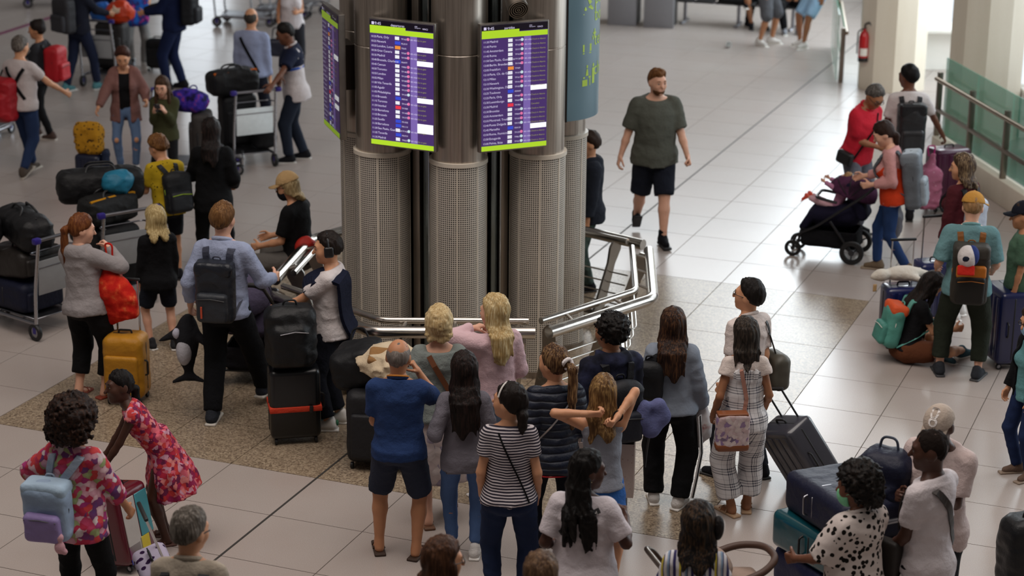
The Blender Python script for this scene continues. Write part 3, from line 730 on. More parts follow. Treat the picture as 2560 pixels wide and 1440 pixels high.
def headphones(P, mat):
    hp, hs = P.hp, P.hs; o = MB().tube([hp(.096 * math.cos(a), -.01, .02 + .115 * math.sin(a)) for a in np.linspace(-.1, math.pi + .1, 14)], .011 * hs, 8).build('headphones', mat, P.obj)
    for sd in (-1, 1): sob('ear_cup', [([rb(hp(sd * .092, -.012, -.005), np.array((.02, .038, .045)) * hs, .018 * hs, P.Rh)], .01, None)], .008, mat, o)

# ---- things worn: surfaces of the torso, straps, bags
def surf(P, x, z, side, off=.009):
    """height of the clothes in front (+1) or behind (-1) at torso x, z; torso metres for a 1.75 m person"""
    ys = np.linspace(.45, -.1, 140) * side * P.s; p = np.array([P.o + P.Rt @ np.array((x * P.s, y, z * P.s)) for y in ys])
    d = field(P.shell, p[:, 0], p[:, 1], p[:, 2]); i = np.argmax(d < off)
    if d[i] >= off: return ys[-1] / P.s
    return ys[i] / P.s
def ribbon(name, pts, nors, w, t, mat, parent):
    P_ = [np.asarray(p, float) for p in pts]; V = []; n = len(P_)
    for i in range(n):
        T = nrm(P_[min(i + 1, n - 1)] - P_[max(i - 1, 0)]); N = nrm(np.asarray(nors[i]) - T * (np.asarray(nors[i]) @ T)); B = np.cross(T, N)
        V += [P_[i] + B * w / 2, P_[i] - B * w / 2, P_[i] - B * w / 2 + N * t, P_[i] + B * w / 2 + N * t]
    Fc = [(0, 1, 2, 3), (4 * n - 1, 4 * n - 2, 4 * n - 3, 4 * n - 4)]
    for i in range(n - 1):
        for k in range(4): Fc.append((4 * i + k, 4 * i + 4 + k, 4 * i + 4 + (k + 1) % 4, 4 * i + (k + 1) % 4))
    return mk(name, V, Fc, mat, parent, smooth=False)
def worn(P, name, label, cat, group=None):
    o = bpy.data.objects.new(name, None); COL.objects.link(o); o.matrix_world = P.M.copy(); o.empty_display_size = .05; tag(o, label, cat, group); return o
def body_strap(P, parent, path, w, mat, name='strap', t=.005, n=6):
    """path: (x, z, side) in torso units, side -1 behind, +1 in front, 0 = free point given as (x, y, z) tuple of 4 with None"""
    pts = []; nor = []
    dense = []
    for i in range(len(path) - 1):
        a, b = path[i], path[i + 1]
        for k in range(n): dense.append((a, b, k / n))
    dense.append((path[-2], path[-1], 1.0))
    for a, b, t_ in dense:
        if len(a) == 3 and len(b) == 3 and a[2] == b[2]:
            x = a[0] + (b[0] - a[0]) * t_; z = a[1] + (b[1] - a[1]) * t_; y = surf(P, x, z, a[2]); p = np.array((x, y, z)); nn = np.array((x * 2.2, a[2] * .8, max(0, (z - .42) * 6)))
        else:
            def pt(q): return np.array((q[0], surf(P, q[0], q[1], q[2]), q[1])) if len(q) == 3 else np.array(q[:3])
            p = pt(a) * (1 - t_) + pt(b) * t_; nn = np.array((p[0] * 2, p[1] * 2, .6))
            if len(a) == 3 and len(b) == 3: p[2] += .03 * math.sin(math.pi * t_)
        pts.append(P.tor(*p)); nor.append(P.Rt @ nn)
    return ribbon(name, pts, nor, w, t, mat, parent)
def backpack(P, label, mat, strap, w=.30, h=.46, d=.15, z=.20, pocket=None, pmat=None, x=0.0, straps=(-1, 1), tilt=0, accent=None, top=None, yoff=0.0, handle=True, group=None, wr=.005, rr=.06):
    root = worn(P, 'backpack', label, 'backpack', group); s = P.s
    back = min(surf(P, x, zz, -1) for zz in (.1, .2, .3, .4)) + .01
    R = P.Rt @ np.array(RX(rad(tilt))); c = lambda a, b, e: P.tor(x + a, back - d / 2 - yoff + b, z + e)
    vx = .0135 if (P.G - Vector((0, 0, EYE))).length < 19 else .018
    sob('main_compartment', [([rb(c(0, 0, 0), np.array((w / 2, d / 2, h / 2)) * s, rr * s, R), ell(c(0, -.01, h * .3), np.array((w * .46, d * .5, h * .25)) * s, R)], .03, None)], vx, mat, root, noise=wrinkle(P.seed + 51, wr))
    ph = h * .5
    if pocket is not None:
        pk = sob('front_pocket', [([rb(c(0, -d * .5 - .01, -h * .2), np.array((w * .4, .045, ph * .5)) * s, .035 * s, R)], .02, None)], vx, pocket, root, noise=wrinkle(P.seed + 52, wr * .7))
        zp = [c(-w * .36, -d * .5 - .055, -h * .2 + ph * .3), c(0, -d * .5 - .062, -h * .2 + ph * .36), c(w * .36, -d * .5 - .055, -h * .2 + ph * .3)]
        MB().tube(zp, .0035, 5).build('zip', accent or plastic('#1a1a1c', .4), pk)
    if top is not None: sob('lid', [([rb(c(0, 0, h * .42), np.array((w * .5, d * .55, h * .13)) * s, .04 * s, R)], .02, None)], vx, top, root, noise=wrinkle(P.seed + 53, wr))
    MB().tube([c(-w * .44, -d * .1, -h * .3), c(-w * .5, -d * .12, h * .1), c(-w * .3, -d * .2, h * .46), c(w * .3, -d * .2, h * .46), c(w * .5, -d * .12, h * .1), c(w * .44, -d * .1, -h * .3)], .004, 5).build('zip', accent or plastic('#1a1a1c', .4), root)
    if handle: MB().tube(bend([c(-.035, d * .35, h * .47), c(-.03, d * .35, h * .47 + .055), c(.03, d * .35, h * .47 + .055), c(.035, d * .35, h * .47)], .02), .007, 6).build('grab_handle', strap, root)
    for sd in straps:
        sx = x + sd * .085 if abs(x) < .05 else x + sd * .05
        body_strap(P, root, [(sx, z + h * .45 - .03, -1), (sd * .10, .50, -1), (sd * .105, .46, 1), (sd * .12, .22, 1)], .055 * s, strap, 'shoulder_strap', .012)
        body_strap(P, root, [(sd * .12, .22, 1), (sd * .165, .0, .14, 0), (sd * .13 + x * .2, back - .02, .0, 0)], .02 * s, strap, 'webbing', .004)
    P.pack = root; P.pc = c; return root
# ------------------------------------------------------------------ floor
NA = Vector((math.cos(GRID), -math.sin(GRID), 0)); DA = Vector((math.sin(GRID), math.cos(GRID), 0))
OA, OB = -0.598353 * EYE, 2.07326 * EYE
def stone_mat(kind):
    t = NT('pale_terrazzo' if kind == 'pale' else 'brown_granite'); v = t.coord('Object'); oi = t.node('ShaderNodeObjectInfo')
    # every slab its own grain
    off = t.node('ShaderNodeVectorMath', operation='MULTIPLY_ADD'); geo = t.node('ShaderNodeNewGeometry'); t.l.new(geo.outputs['Position'], off.inputs[0]); off.inputs[1].default_value = (1, 1, 1); off.inputs[2].default_value = (0, 0, 0); v = off.outputs[0]
    if kind == 'pale':
        n = t.noise(v, 150, 3, rough=0.7); b = t.noise(v, 1.3, 3); c = t.ramp(n, [(0.3, C('#968d87')), (0.48, C('#aaa29c')), (0.66, C('#b6afaa'))])
        c = t.mix(t.math('MULTIPLY', b, 0.5), c, C('#a38f86'))
        c = t.mix(t.math('MULTIPLY', oi.outputs['Random'], 0.22), c, C('#ada29c'))
        st = t.noise(v, 2.2, 2); c = t.mix(t.math('MULTIPLY', st, .3), c, C('#988d86'))
        t.base(c); t.set(0.27, spec=0.5)
    else:
        n = t.noise(v, 60, 4, rough=0.75); m = t.vor(v, 75); sp = t.node('ShaderNodeSeparateColor'); t.l.new(m, sp.inputs[0]); b = t.noise(v, 1.1, 3)
        k = t.math('MULTIPLY_ADD', n, 0.6, t.math('MULTIPLY', sp.outputs[0], 0.4))
        c = t.ramp(k, [(0.26, C('#3f342b')), (0.4, C('#796a59')), (0.56, C('#9b8a74')), (0.72, C('#b7a78f'))])
        c = t.mix(t.math('MULTIPLY', b, 0.45), c, C('#7c6a57')); c = t.mix(t.math('MULTIPLY', oi.outputs['Random'], 0.2), c, C('#86745f'))
        t.base(c); t.set(0.3, spec=0.45)
    return t.m
PALE, GRAN = stone_mat('pale'), stone_mat('granite')
gm = NT('grout'); gm.base(gm.mix(gm.noise(gm.coord(), 30, 3), C('#4a423d'), C('#6b625b'))); gm.set(0.9)
fl = MB().box((0, 40, -.06), (90, 90, .1)).build('floor', gm.m, smooth=False); tag(fl, 'pale stone slab floor with a brown granite square around the pillar', 'floor', kind='structure')
def tile_mesh(nm, mat):
    g = .0026; b = .0012; x = TILE / 2 - g; z = 0.0; V = [(-x, -x, -.01), (x, -x, -.01), (x, x, -.01), (-x, x, -.01), (-x + b, -x + b, z), (x - b, -x + b, z), (x - b, x - b, z), (-x + b, x - b, z)]
    me = bpy.data.meshes.new(nm); me.from_pydata(V, [], [(4, 5, 6, 7), (0, 1, 5, 4), (1, 2, 6, 5), (2, 3, 7, 6), (3, 0, 4, 7)]); me.materials.append(mat); return me
TM = {0: tile_mesh('tile', PALE), 1: tile_mesh('tile', GRAN)}
cells = []
for i in range(-34, 34):
    for j in range(-6, 50):
        a = OA + (i + .5) * TILE; b = OB + (j + .5) * TILE; p = NA * a + DA * b
        if p.y < 4: continue
        g = 1 if (-8 <= i < 0 and 0 <= j < 8) else 0; u, v = proj(p)
        cells.append((p.y if (-60 < u < 2620 and -60 < v < 1500) else 999 + p.y, p, g))
cells.sort(key=lambda c: c[0]); stuff = {0: MB(), 1: MB()}
for k, (d, p, g) in enumerate(cells):
    if k < 300:
        o = bpy.data.objects.new('tile', TM[g]); link(o, fl); o.location = p; o.rotation_euler = (0, 0, -GRID)
    else:
        R = RZ(-GRID); me = TM[g]; stuff[g].add([R @ v.co + p for v in me.vertices], [tuple(q.vertices) for q in me.polygons])
for g, m in stuff.items():
    if m.V:
        o = mk('tile_field', m.V, m.F, PALE if g == 0 else GRAN, fl, smooth=False); o['kind'] = 'stuff'
jm = NT('joint_rubber'); jm.base(jm.mix(jm.noise(jm.coord(), 40, 2), C('#2b2826'), C('#3a3632'))); jm.set(0.7)
a = OA - 4 * TILE; MB().box(NA * a + DA * 24, (.017, 44, .006), RZ(-GRID)).build('expansion_joint', jm.m, fl, smooth=False)
p0, p1 = at(-60, 104), at(175, 28); d = p1 - p0
MB().box((p0 + p1) / 2, (d.length, .12, .002), RZ(math.atan2(d.y, d.x))).build('floor_line', cloth('#7a3f5c', .6), fl, smooth=False)

# ------------------------------------------------------------------ central pillar of steel drums
CX, CY = -.46, 18.25
pil = empty('pillar', (CX, CY, 0)); tag(pil, 'tall steel clad pillar of round drums with perforated skirts', 'pillar', kind='structure')
STEEL = metal('#bdb3a8', .3, 1); STEEL2 = metal('#9d948a', .35, 1); DARK = metal('#3b3531', .4, 1)
def perf():
    t = NT('perforated_steel'); uv = t.node('ShaderNodeUVMap'); sp = t.node('ShaderNodeSeparateXYZ'); t.l.new(uv.outputs[0], sp.inputs[0])
    fx = t.math('ABSOLUTE', t.math('SUBTRACT', t.math('FRACT', t.math('DIVIDE', sp.outputs[0], .019)), .5)); fz = t.math('ABSOLUTE', t.math('SUBTRACT', t.math('FRACT', t.math('DIVIDE', sp.outputs[1], .019)), .5))
    hole = t.math('MULTIPLY', t.math('LESS_THAN', fx, .33), t.math('LESS_THAN', fz, .32))
    dirt = t.noise(t.coord('Object'), 3.2, 4); scuff = t.noise(t.coord('Object'), 16, 4)
    c = t.mix(dirt, C('#cbc2b4'), C('#e6dfd3')); c = t.mix(t.ramp(scuff, [(.7, (0, 0, 0, 1)), (.76, (1, 1, 1, 1))]), c, C('#5d5148'))
    t.base(t.mix(hole, c, C('#241f1b'))); t.set(.45, .25); return t.m
PERF = perf(); RIM = plastic('#cdc3b4', .4)
def arc_panel(name, r, a0, a1, z0, z1, mat, parent, n=8, thick=.006, uv=True, cx=0, cy=0):
    V = []; Fc = []; U = []
    for i in range(n + 1):
        a = a0 + (a1 - a0) * i / n
        for q in (r, r - thick):
            for z in (z0, z1): V.append((cx + q * math.sin(a), cy - q * math.cos(a), z)); U.append((a * r, z))
    for i in range(n):
        b = 4 * i; Fc += [(b, b + 4, b + 5, b + 1), (b + 2, b + 3, b + 7, b + 6), (b + 1, b + 5, b + 7, b + 3), (b, b + 2, b + 6, b + 4)]
    Fc += [(0, 1, 3, 2), (4 * n, 4 * n + 2, 4 * n + 3, 4 * n + 1)]
    o = mk(name, V, Fc, mat, parent)
    l = o.data.uv_layers.new(name='UVMap'); vi = np.zeros(len(o.data.loops), np.int32); o.data.loops.foreach_get('vertex_index', vi); l.data.foreach_set('uv', np.array(U, np.float32)[vi].ravel())
    bm = bmesh.new(); bm.from_mesh(o.data)
    for e in bm.edges:
        if len(e.link_faces) == 2 and e.calc_face_angle(0) > .6: e.smooth = False
    bm.to_mesh(o.data); bm.free(); return o
DR = .246; HP = 2.07
for k, ad in enumerate((0, 50, -50, 99, -99, 150, -150)):
    a = rad(ad - 1); x, y = .9 * math.sin(a), -.9 * math.cos(a)
    dr = MB().lathe([(DR - .014, HP - .02), (DR - .014, 3.0), (DR - .018, 3.004), (DR - .018, 3.012), (DR - .014, 3.016), (DR - .014, 9.0)], res=40).build('steel_drum', STEEL, pil); dr.location = (x, y, 0)
    MB().lathe([(DR - .02, HP - .035), (DR + .012, HP - .035), (DR + .012, HP), (DR - .02, HP)], res=40).build('rim', RIM, dr)
    MB().lathe([(DR + .012, 0), (DR + .012, .06), (DR - .02, .07)], res=40).build('base_ring', STEEL2, dr)
    if abs(ad) < 120:
        for q in range(8):
            aa = a + 2 * math.pi * q / 8
            arc_panel('perforated_panel', DR, aa + .03, aa + 2 * math.pi / 8 - .03, .06, HP - .035, PERF, dr)
            arc_panel('panel_seam', DR + .003, aa - .03, aa + .03, .06, HP - .035, RIM, dr, n=2)
    else: MB().lathe([(DR, .05), (DR, HP - .03)], res=32).build('perforated_panel', STEEL2, dr)
MB().lathe([(.62, 0), (.62, 9)], res=14).build('core', DARK, pil)
for ad in (-75, -25, 24, 75):
    a = rad(ad); d_ = Vector((math.sin(a), -math.cos(a), 0)); tn = Vector((math.cos(a), math.sin(a), 0)); R = RZ(a)
    for off, w, m in ((-.1, .07, STEEL2), (.1, .07, STEEL2), (.0, .06, metal('#7f8a8c', .25, 1))):
        MB().rbox(d_ * .68 + tn * off + Vector((0, 0, 4.5)), (w, .1, 9), .008, R, 2).build('mullion', m, pil)
    MB().tube([d_ * .76 + tn * .045, d_ * .76 + tn * .045 + Vector((0, 0, 9))], .008, 8).build('cable_conduit', metal('#d8dde0', .2), pil)
# round lamp housing fixed high on the pillar
lp = empty('projector_lamp', at(1296, 24, 3.45)); tag(lp, 'grey cylindrical lamp housing fixed high between the pillar drums', 'lamp')
Rl = RX(rad(-62)) @ RY(rad(14)); LM = metal('#6d665e', .45)
MB().lathe([(0, -.34), (.075, -.34), (.08, -.3), (.088, -.02), (.088, .0)], R=RX(math.pi) @ Rl, res=28).build('housing', LM, lp)
m = MB()
for r in (.085, .068, .05, .032, .014): m.lathe([(r, .0), (r, .008), (r - .007, .008), (r - .007, .0)], R=RX(math.pi) @ Rl, res=28)
m.build('grille', metal('#8a837a', .4), lp)
MB().tube([Rl @ Vector((0, 0, .25)), Vector((0, .35, .12))], .02, 8).build('bracket', LM, lp)

# ------------------------------------------------------------------ flight screens
def text_mesh(body, size, sp=1.0, align='LEFT'):
    c = bpy.data.curves.new('tmp', 'FONT'); c.body = body; c.size = size; c.align_x = align; c.space_line = sp; c.resolution_u = 3; o = bpy.data.objects.new('tmp', c); COL.objects.link(o); bpy.context.view_layer.update()
    me = bpy.data.meshes.new_from_object(o.evaluated_get(bpy.context.evaluated_depsgraph_get())); P_ = [(v.co.x, v.co.y) for v in me.vertices]; Fc = [tuple(p.vertices) for p in me.polygons]
    bpy.data.objects.remove(o); bpy.data.meshes.remove(me); return P_, Fc
def text(body, size, mat, parent, loc, align='LEFT', sp=1.0, name='lettering', ext=0.0006):
    V, Fc = text_mesh(body, size, sp, align)
    o = mk(name, [(loc[0] + x, loc[1], loc[2] + y) for x, y in V], Fc, mat, parent, smooth=False)
    if '\n' in body: o['kind'] = 'stuff'
    return o
SWD, SHT = .61, 1.085
EP = emit('#5a3a86', 1.0)
def screen(ang, rs, zb, label, title, rows, bright, kinds, times, sep):
    a = rad(ang); o = empty('flight_screen', (CX + rs * math.sin(a), CY - rs * math.cos(a), zb), a); tag(o, label, 'screen', 'flight screens hung on the pillar')
    b = bright; w, h = SWD, SHT
    MB().rbox((0, .035, h / 2), (w + .03, .06, h + .03), .008, None, 2).build('bezel', metal('#9a9590', .35), o)
    MB().box((0, .12, h * .55), (.3, .14, .4)).build('bracket', DARK, o, smooth=False)
    y = .0035
    def q(nm, x0, x1, z0, z1, m, dy=0.0): return MB().box(((x0 + x1) / 2, y - .001 - dy, (z0 + z1) / 2), (x1 - x0, .002, z1 - z0)).build(nm, m, o, smooth=False)
    q('display_panel', -w / 2, w / 2, 0, h, emit('#5b3d85', .62 * b)); q('title_bar', -w / 2, w / 2, h - .062, h, emit('#1c1424', .5 * b), .002)
    q('green_band', -w / 2, w / 2, h - .112, h - .068, emit('#b4dc2c', 1.0 * b), .002); q('green_band', -w / 2, .04, h - .07, h - .045, emit('#b4dc2c', 1.0 * b), .003)
    q('green_band', -w / 2, w / 2, 0, .042, emit('#b4dc2c', 1.0 * b), .003); q('gate_column', .085, .15, .042, h - .112, emit('#8a70c0', .8 * b), .002)
    WT = emit('#ded6f4', .95 * b); yt = -.005
    text('9:45', .036, WT, o, (-w / 2 + .05, yt, h - .038)); q('clock_icon', -w / 2 + .018, -w / 2 + .042, h - .038, h - .014, WT, .003)
    text(title, .03, WT, o, (-.10, yt, h - .04)); text('ANA\nAeroporto', .013, WT, o, (.13, yt, h - .026), sp=.9); text('VINCI', .02, WT, o, (.205, yt, h - .045))
    n = len(rows); z1 = h - .145; dz = (z1 - .06) / (n - 1)
    def col(x, sz, body, m): 
        text('\n'.join(body), sz, m, o, (x, yt, z1 - .003), sp=dz / sz)
    col(-w / 2 + .012, .024, times, WT); col(-w / 2 + .07, .027, rows, WT)
    rng = np.random.default_rng(int(ang) + 100)
    col(.0, .019, [('TP%d' % rng.integers(300, 1999)) if kk != 'b' else ('FR%d' % rng.integers(1000, 9999)) for kk in kinds], WT)
    col(.088, .019, ['401-426' if kk in 'wp' else '' for kk in kinds], WT)
    col(.155, .019, [('Check-in Aberto' if title[0] == 'p' else 'Go to gate') if kk in 'wpo' else ('Cancelled' if kk == 'r' else '') for kk in kinds], emit('#b7b46a', .7 * b))
    LG = {'w': emit('#efeff6', 1.0 * b), 'b': emit('#3c50d8', .9 * b), 'o': emit('#f0913c', 1.0 * b), 'r': emit('#e8384c', 1.0 * b), 'p': emit('#efeff6', 1.0 * b)}
    for i, kk in enumerate(kinds):
        z = z1 - i * dz + .006; q('airline_badge', -.062, -.062 + (.04 if kk in 'wp' else .052), z - .014, z + .014, LG[kk], .003)
        if kk in 'wp': MB().lathe([(0, -.001), (.013, -.001), (.013, .001), (0, .001)], (.066, yt + .002, z), RX(math.pi / 2), 14).build('terminal_dot', emit('#f07ab0', .9 * b) if kk == 'w' else emit('#cfe6ea', .95 * b), o)
    for i in sep:
        z = z1 - i * dz + .006; q('boarding_box', .15, w / 2 - .004, z - .02, z + .022, emit('#fbfbff', 1.25 * b), .004)
    return o
R1 = ['Paris, Orly', 'Newark', 'London, Luton', 'Gran Canaria', 'Madrid', 'Brussels, Charleroi', 'Cancun', 'Toronto', 'London', 'Milan', 'Vila Tenerife', 'Agadir', 'Philadelphia', 'Brussels', 'Toronto', 'Istanbul', 'Barcelona', 'Brussels', 'Seville', 'Barcelona', 'Sao Paulo, Guarulhos', 'Tenerife', 'Madrid']
R2 = ['Madrid', 'Porto', 'Amsterdam', 'Roma', 'Sao Paulo, Guarulhos', 'Berlin, Brandenburg', 'Frankfurt', 'Paris, Ch. de Gaulle', 'Milao', 'Newark', 'Washington, Dulles', 'Toulouse', 'Paris, Orly', 'Luxemburgo', 'Madrid', 'Bruxelas', 'Amsterdam', 'Montreal, Trudeau', 'Ponta Delgada', 'Marselha', 'Roma, Fiumicino', 'Estugarda', 'Palma, Ibiza']
T1 = ['10:25', '10:25', '10:25', '10:30', '10:35', '10:40', '10:45', '10:50', '10:55', '10:55', '11:00', '11:00', '11:05', '11:10', '11:15', '11:20', '11:25', '11:25', '11:25', '11:30', '11:30', '11:35', '11:35']
T2 = ['11:35', '11:40', '11:45', '11:45', '11:50', '12:00', '12:05', '12:10', '12:15', '12:15', '12:20', '12:25', '12:25', '12:30', '12:30', '12:30', '12:35', '12:35', '12:40', '12:45', '12:50', '12:50', '13:00']
K1 = 'wbowwbwwwwwwpbwrwwbbpbp'; K2 = 'pwpwwwopwwpbwprpwwpbwpp'
screen(-25.5, 1.15, 2.19, 'bright departures screen on the pillar, left of the two facing the hall', 'departures', R1, 1.0, K1, T1, (2, 5, 13, 18.6, 19.6))
screen(24, 1.15, 2.19, 'bright partidas screen on the pillar, right of the two facing the hall', 'partidas', R2, .92, K2, T2, (10.6, 19))
screen(-72, 1.22, 2.17, 'dim purple flight screen seen at a sharp angle on the pillar side', 'departures', R1, .33, K1, T1, (6, 15, 17))

# ------------------------------------------------------------------ curved direction sign
sg = empty('direction_sign', (CX + .76, CY + .02, 0)); tag(sg, 'blue grey curved direction sign with lime green plane, bus and check-in symbols', 'sign')
def signm():
    t = NT('sign_film'); n = t.noise(t.coord(), 2, 2); t.base(t.mix(n, C('#56707c'), C('#688592'))); t.set(.32, spec=.5); return t.m
SR = .47; SZ0, SZ1 = 2.28, 3.62
arc_panel('sign_face', SR, rad(22), rad(150), SZ0, SZ1, signm(), sg, n=28, thick=.01)
MB().rbox((SR * math.sin(rad(22)) - .028, -SR * math.cos(rad(22)) + .03, (SZ0 + SZ1) / 2), (.05, .06, SZ1 - SZ0 + .02), .006, RZ(rad(22)), 2).build('sign_edge', plastic('#2a2320', .5), sg)
MB().lathe([(.02, SZ0 + .004), (SR - .012, SZ0 + .004), (SR - .012, SZ1 - .004), (.02, SZ1 - .004)], res=40).build('sign_box', plastic('#23282b', .5), sg)
LIME = plastic('#a8c83a', .5)
def on_arc(bm_pts, faces, name, a0, z0, mat):
    V = [((SR + .002) * math.sin(rad(a0) + x / SR), -(SR + .002) * math.cos(rad(a0) + x / SR), z0 + z) for x, z in bm_pts]
    return mk(name, V, faces, mat, sg, smooth=False)
def sign_text(s_, size, a0, z0):
    P_, Fc = text_mesh(s_, size); on_arc(P_, Fc, 'sign_lettering', a0, z0, LIME)
for s_, z0 in (('portas', 3.30), ('boarding', 3.15), ('terminal 2', 2.93), ('check-in', 2.66)): sign_text(s_, .17, 61, z0)
def poly(pts): return pts, [tuple(range(len(pts)))]
def icon(polys, a0, z0, sc):
    V = []; Fc = []
    for pts in polys:
        b = len(V); V += [(x * sc, z * sc) for x, z in pts]; Fc.append(tuple(range(b, b + len(pts))))
    on_arc(V, Fc, 'sign_symbol', a0, z0, LIME)
icon([[(0, .25), (.12, .2), (.95, .72), (1, .85), (.85, .84), (.05, .38)], [(.4, .5), (.62, .62), (.3, .95), (.18, .93)], [(.3, .38), (.5, .5), (.78, .28), (.68, .2)], [(-.05, 0), (1, 0), (1, .06), (-.05, .06)]], 42, 3.22, .17)
icon([[(0, .1), (.62, .1), (.62, .45), (0, .45)], [(0, 0), (.6, 0), (.6, .05), (0, .05)], [(.7, .6), (.78, .6), (.78, .8), (.7, .8)], [(.75, .85), (1.05, .85), (1.05, .95), (.75, .95)], [(.85, .7), (.95, .7), (.95, 1.1), (.85, 1.1)]], 41, 2.87, .19)
icon([[(0, 0), (.34, 0), (.34, .3), (0, .3)], [(.05, .36), (.6, .36), (.6, .44), (.05, .44)], [(.22, .48), (.42, .48), (.36, .8), (.28, .8)], [(.27, .84), (.37, .84), (.37, .98), (.27, .98)], [(.72, .05), (.95, .05), (.95, .8), (.72, .8)], [(.77, .84), (.9, .84), (.9, 1.0), (.77, 1.0)], [(.5, 0), (.56, 0), (.56, .36), (.5, .36)]], 41, 2.58, .19)

# ------------------------------------------------------------------ tubular leaning rail round the pillar
INOX = metal('#c4beb6', .2); INOXD = metal('#aaa49c', .34)
def rail(label, pts, posts, z=.80):
    P_ = [at(px, py, z) for px, py in pts]; o = empty('leaning_rail', (P_[0].x, P_[0].y, 0)); tag(o, label, 'railing', 'steel rail sections round the pillar'); b = Vector((P_[0].x, P_[0].y, 0)); c0 = Vector((CX, CY, 0))
    L = [p - b for p in P_]
    MB().tube(bend(L, .1, 6), .052, 14).build('thick_tube', INOX, o)
    def inn(p, d, dz): 
        w = p + b; v = Vector((c0.x - w.x, c0.y - w.y, 0)); return p + v.normalized() * d + Vector((0, 0, dz))
    I = [inn(p, .17, .05) for p in L]; MB().tube(bend(I, .08, 6), .03, 12).build('thin_tube', INOX, o)
    n = 0
    segs = list(zip(L[:-1], L[1:]))
    for A, B in segs:
        m = max(1, int((B - A).length / .45))
        for k in range(m):
            p = A.lerp(B, (k + .5) / m); MB().tube([p, inn(p, .17, .05)], .014, 8).build('stub', INOXD, o)
    PL = []
    for si, t in posts:
        A, B = segs[si]; p = A.lerp(B, t); top = inn(p, .07, -.02); bot = inn(p, .30, 0); bot.z = 0; PL.append((si, t, top, bot)); v = (top - bot); tn = (B - A).normalized()
        nn = v.cross(tn).normalized(); V = []
        for q, w in ((0, .085), (.75, .055), (.93, .085), (1.0, .07), (1.06, .03)):
            for sg_ in (-1, 1):
                for th in (-.012, .012): V.append(bot + v * q + nn * sg_ * w + tn * th)
        Fc = []
        for q in range(4):
            k = 4 * q; Fc += [(k, k + 4, k + 5, k + 1), (k + 2, k + 3, k + 7, k + 6), (k, k + 2, k + 6, k + 4), (k + 1, k + 5, k + 7, k + 3)]
        Fc += [(0, 1, 3, 2), (16, 18, 19, 17)]
        mk('post', V, Fc, INOXD, o, smooth=False)
    for f, r in ((.12, .026), (.27, .008), (.39, .008), (.51, .008), (.63, .008), (.02, .03)):
        line = [inn(p, .30 - .23 * f, 0) for p in L]
        for p in line: p.z = max(.03, f * .8)
        MB().tube(bend(line, .06, 4), r, 8).build('lower_tube' if r > .01 else 'rod', INOX, o)
    return o
rail('steel leaning rail on the left front of the pillar behind the headphones man', [(663, 735), (780, 778), (935, 830), (1338, 832)], [(0, .12), (1, .2), (2, .15), (2, .95)])
rail('steel leaning rail bending round the right front of the pillar', [(1372, 832), (1632, 748), (1622, 628)], [(0, .05), (0, .62), (1, .9)])
rail('steel leaning rail behind the pillar on its right', [(1608, 612), (1462, 578), (1330, 566)], [(0, .35), (1, .5)])
rail('steel leaning rail on the left of the pillar where the cap wearer sits', [(688, 700), (778, 600), (900, 566)], [(0, .3), (0, .85)])

# ------------------------------------------------------------------ right side: white columns, glass balustrade, window bay
def conc():
    t = NT('painted_concrete'); n = t.noise(t.coord(scale=(1, 1, .12)), 5, 4); f = t.noise(t.coord(), 40, 3)
    t.base(t.mix(t.math('MULTIPLY_ADD', f, .25, t.math('MULTIPLY', n, .7)), C('#cfc4b0'), C('#e6dfd0'))); t.bump(f, .15, .01); t.set(.75); return t.m
CONC = conc()
def column(nm, label, px, r, rot, push=0):
    p = at(*px); p.y += push; o = MB().lathe([(r, 0), (r, 10)], res=10).build(nm, CONC, None, smooth=False); o.location = p; o.rotation_euler = (0, 0, rot); tag(o, label, 'column', kind='structure'); return o
column('trim_1', 'cream ten sided concrete column behind the fire extinguisher', (2226, 216), .50, .2)
column('trim_2', 'cream ten sided concrete column behind the glass balustrade', (2450, 335), .50, .1)
FRM = metal('#8d8379', .35)
GL = glass('#4fb59c', .02, .5)
def balustrade(label, A, B, kerb=True, n=3):
    d = (B - A); L = d.length; ang = math.atan2(d.y, d.x); o = empty('glass_balustrade', A, ang); tag(o, label, 'railing')
    if kerb: MB().rbox((L / 2, 0, .15), (L, .16, .3), .01, None, 2).build('kerb', CONC, o)
    z0 = .3 if kerb else .0
    for k in range(n + 1):
        x = L * k / n; MB().rbox((x, -.02, z0 + .4), (.05, .07, .84), .008, None, 2).build('post', FRM, o)
        if k < n: MB().box((x + L / n / 2, .05, z0 + .52), (L / n - .03, .014, .98)).build('glass_pane', GL, o, smooth=False)
    MB().tube([(0, -.07, z0 + .74), (L, -.07, z0 + .74)], .03, 10).build('handrail', metal('#a39382', .3), o)
    MB().rbox((L / 2, -.03, z0 + .34), (L, .05, .05), .01, None, 2).build('mid_rail', FRM, o)
    return o
balustrade('teal glass balustrade with metal rails at the right edge of the hall', at(2340, 395), at(2700, 640), n=4)
balustrade('steel and glass rail end beside the fire extinguisher', at(2098, 205), at(2086, 120), kerb=False, n=1)
fx = empty('fire_extinguisher', at(2226, 216) + Vector((-.47, -.22, .42))); tag(fx, 'red fire extinguisher with a white label hung on the column', 'fire extinguisher')
RED = plastic('#b01a1e', .25, .6)
MB().lathe([(0, 0), (.07, 0), (.075, .02), (.075, .36), (.055, .42), (.025, .45), (.025, .48), (0, .48)], res=24).build('cylinder', RED, fx)
MB().lathe([(.076, .0), (.077, .05), (.076, .06)], res=24).build('base_band', plastic('#181414', .5), fx)
arc_panel('label', .0765, rad(-50), rad(40), .09, .2, plastic('#e8e4dc', .5), fx, uv=False)
MB().tube(bend([(0, 0, .48), (0, 0, .55), (.06, -.03, .58), (.1, -.06, .52)], .02), .012, 8).build('valve_lever', plastic('#15110f', .4), fx)
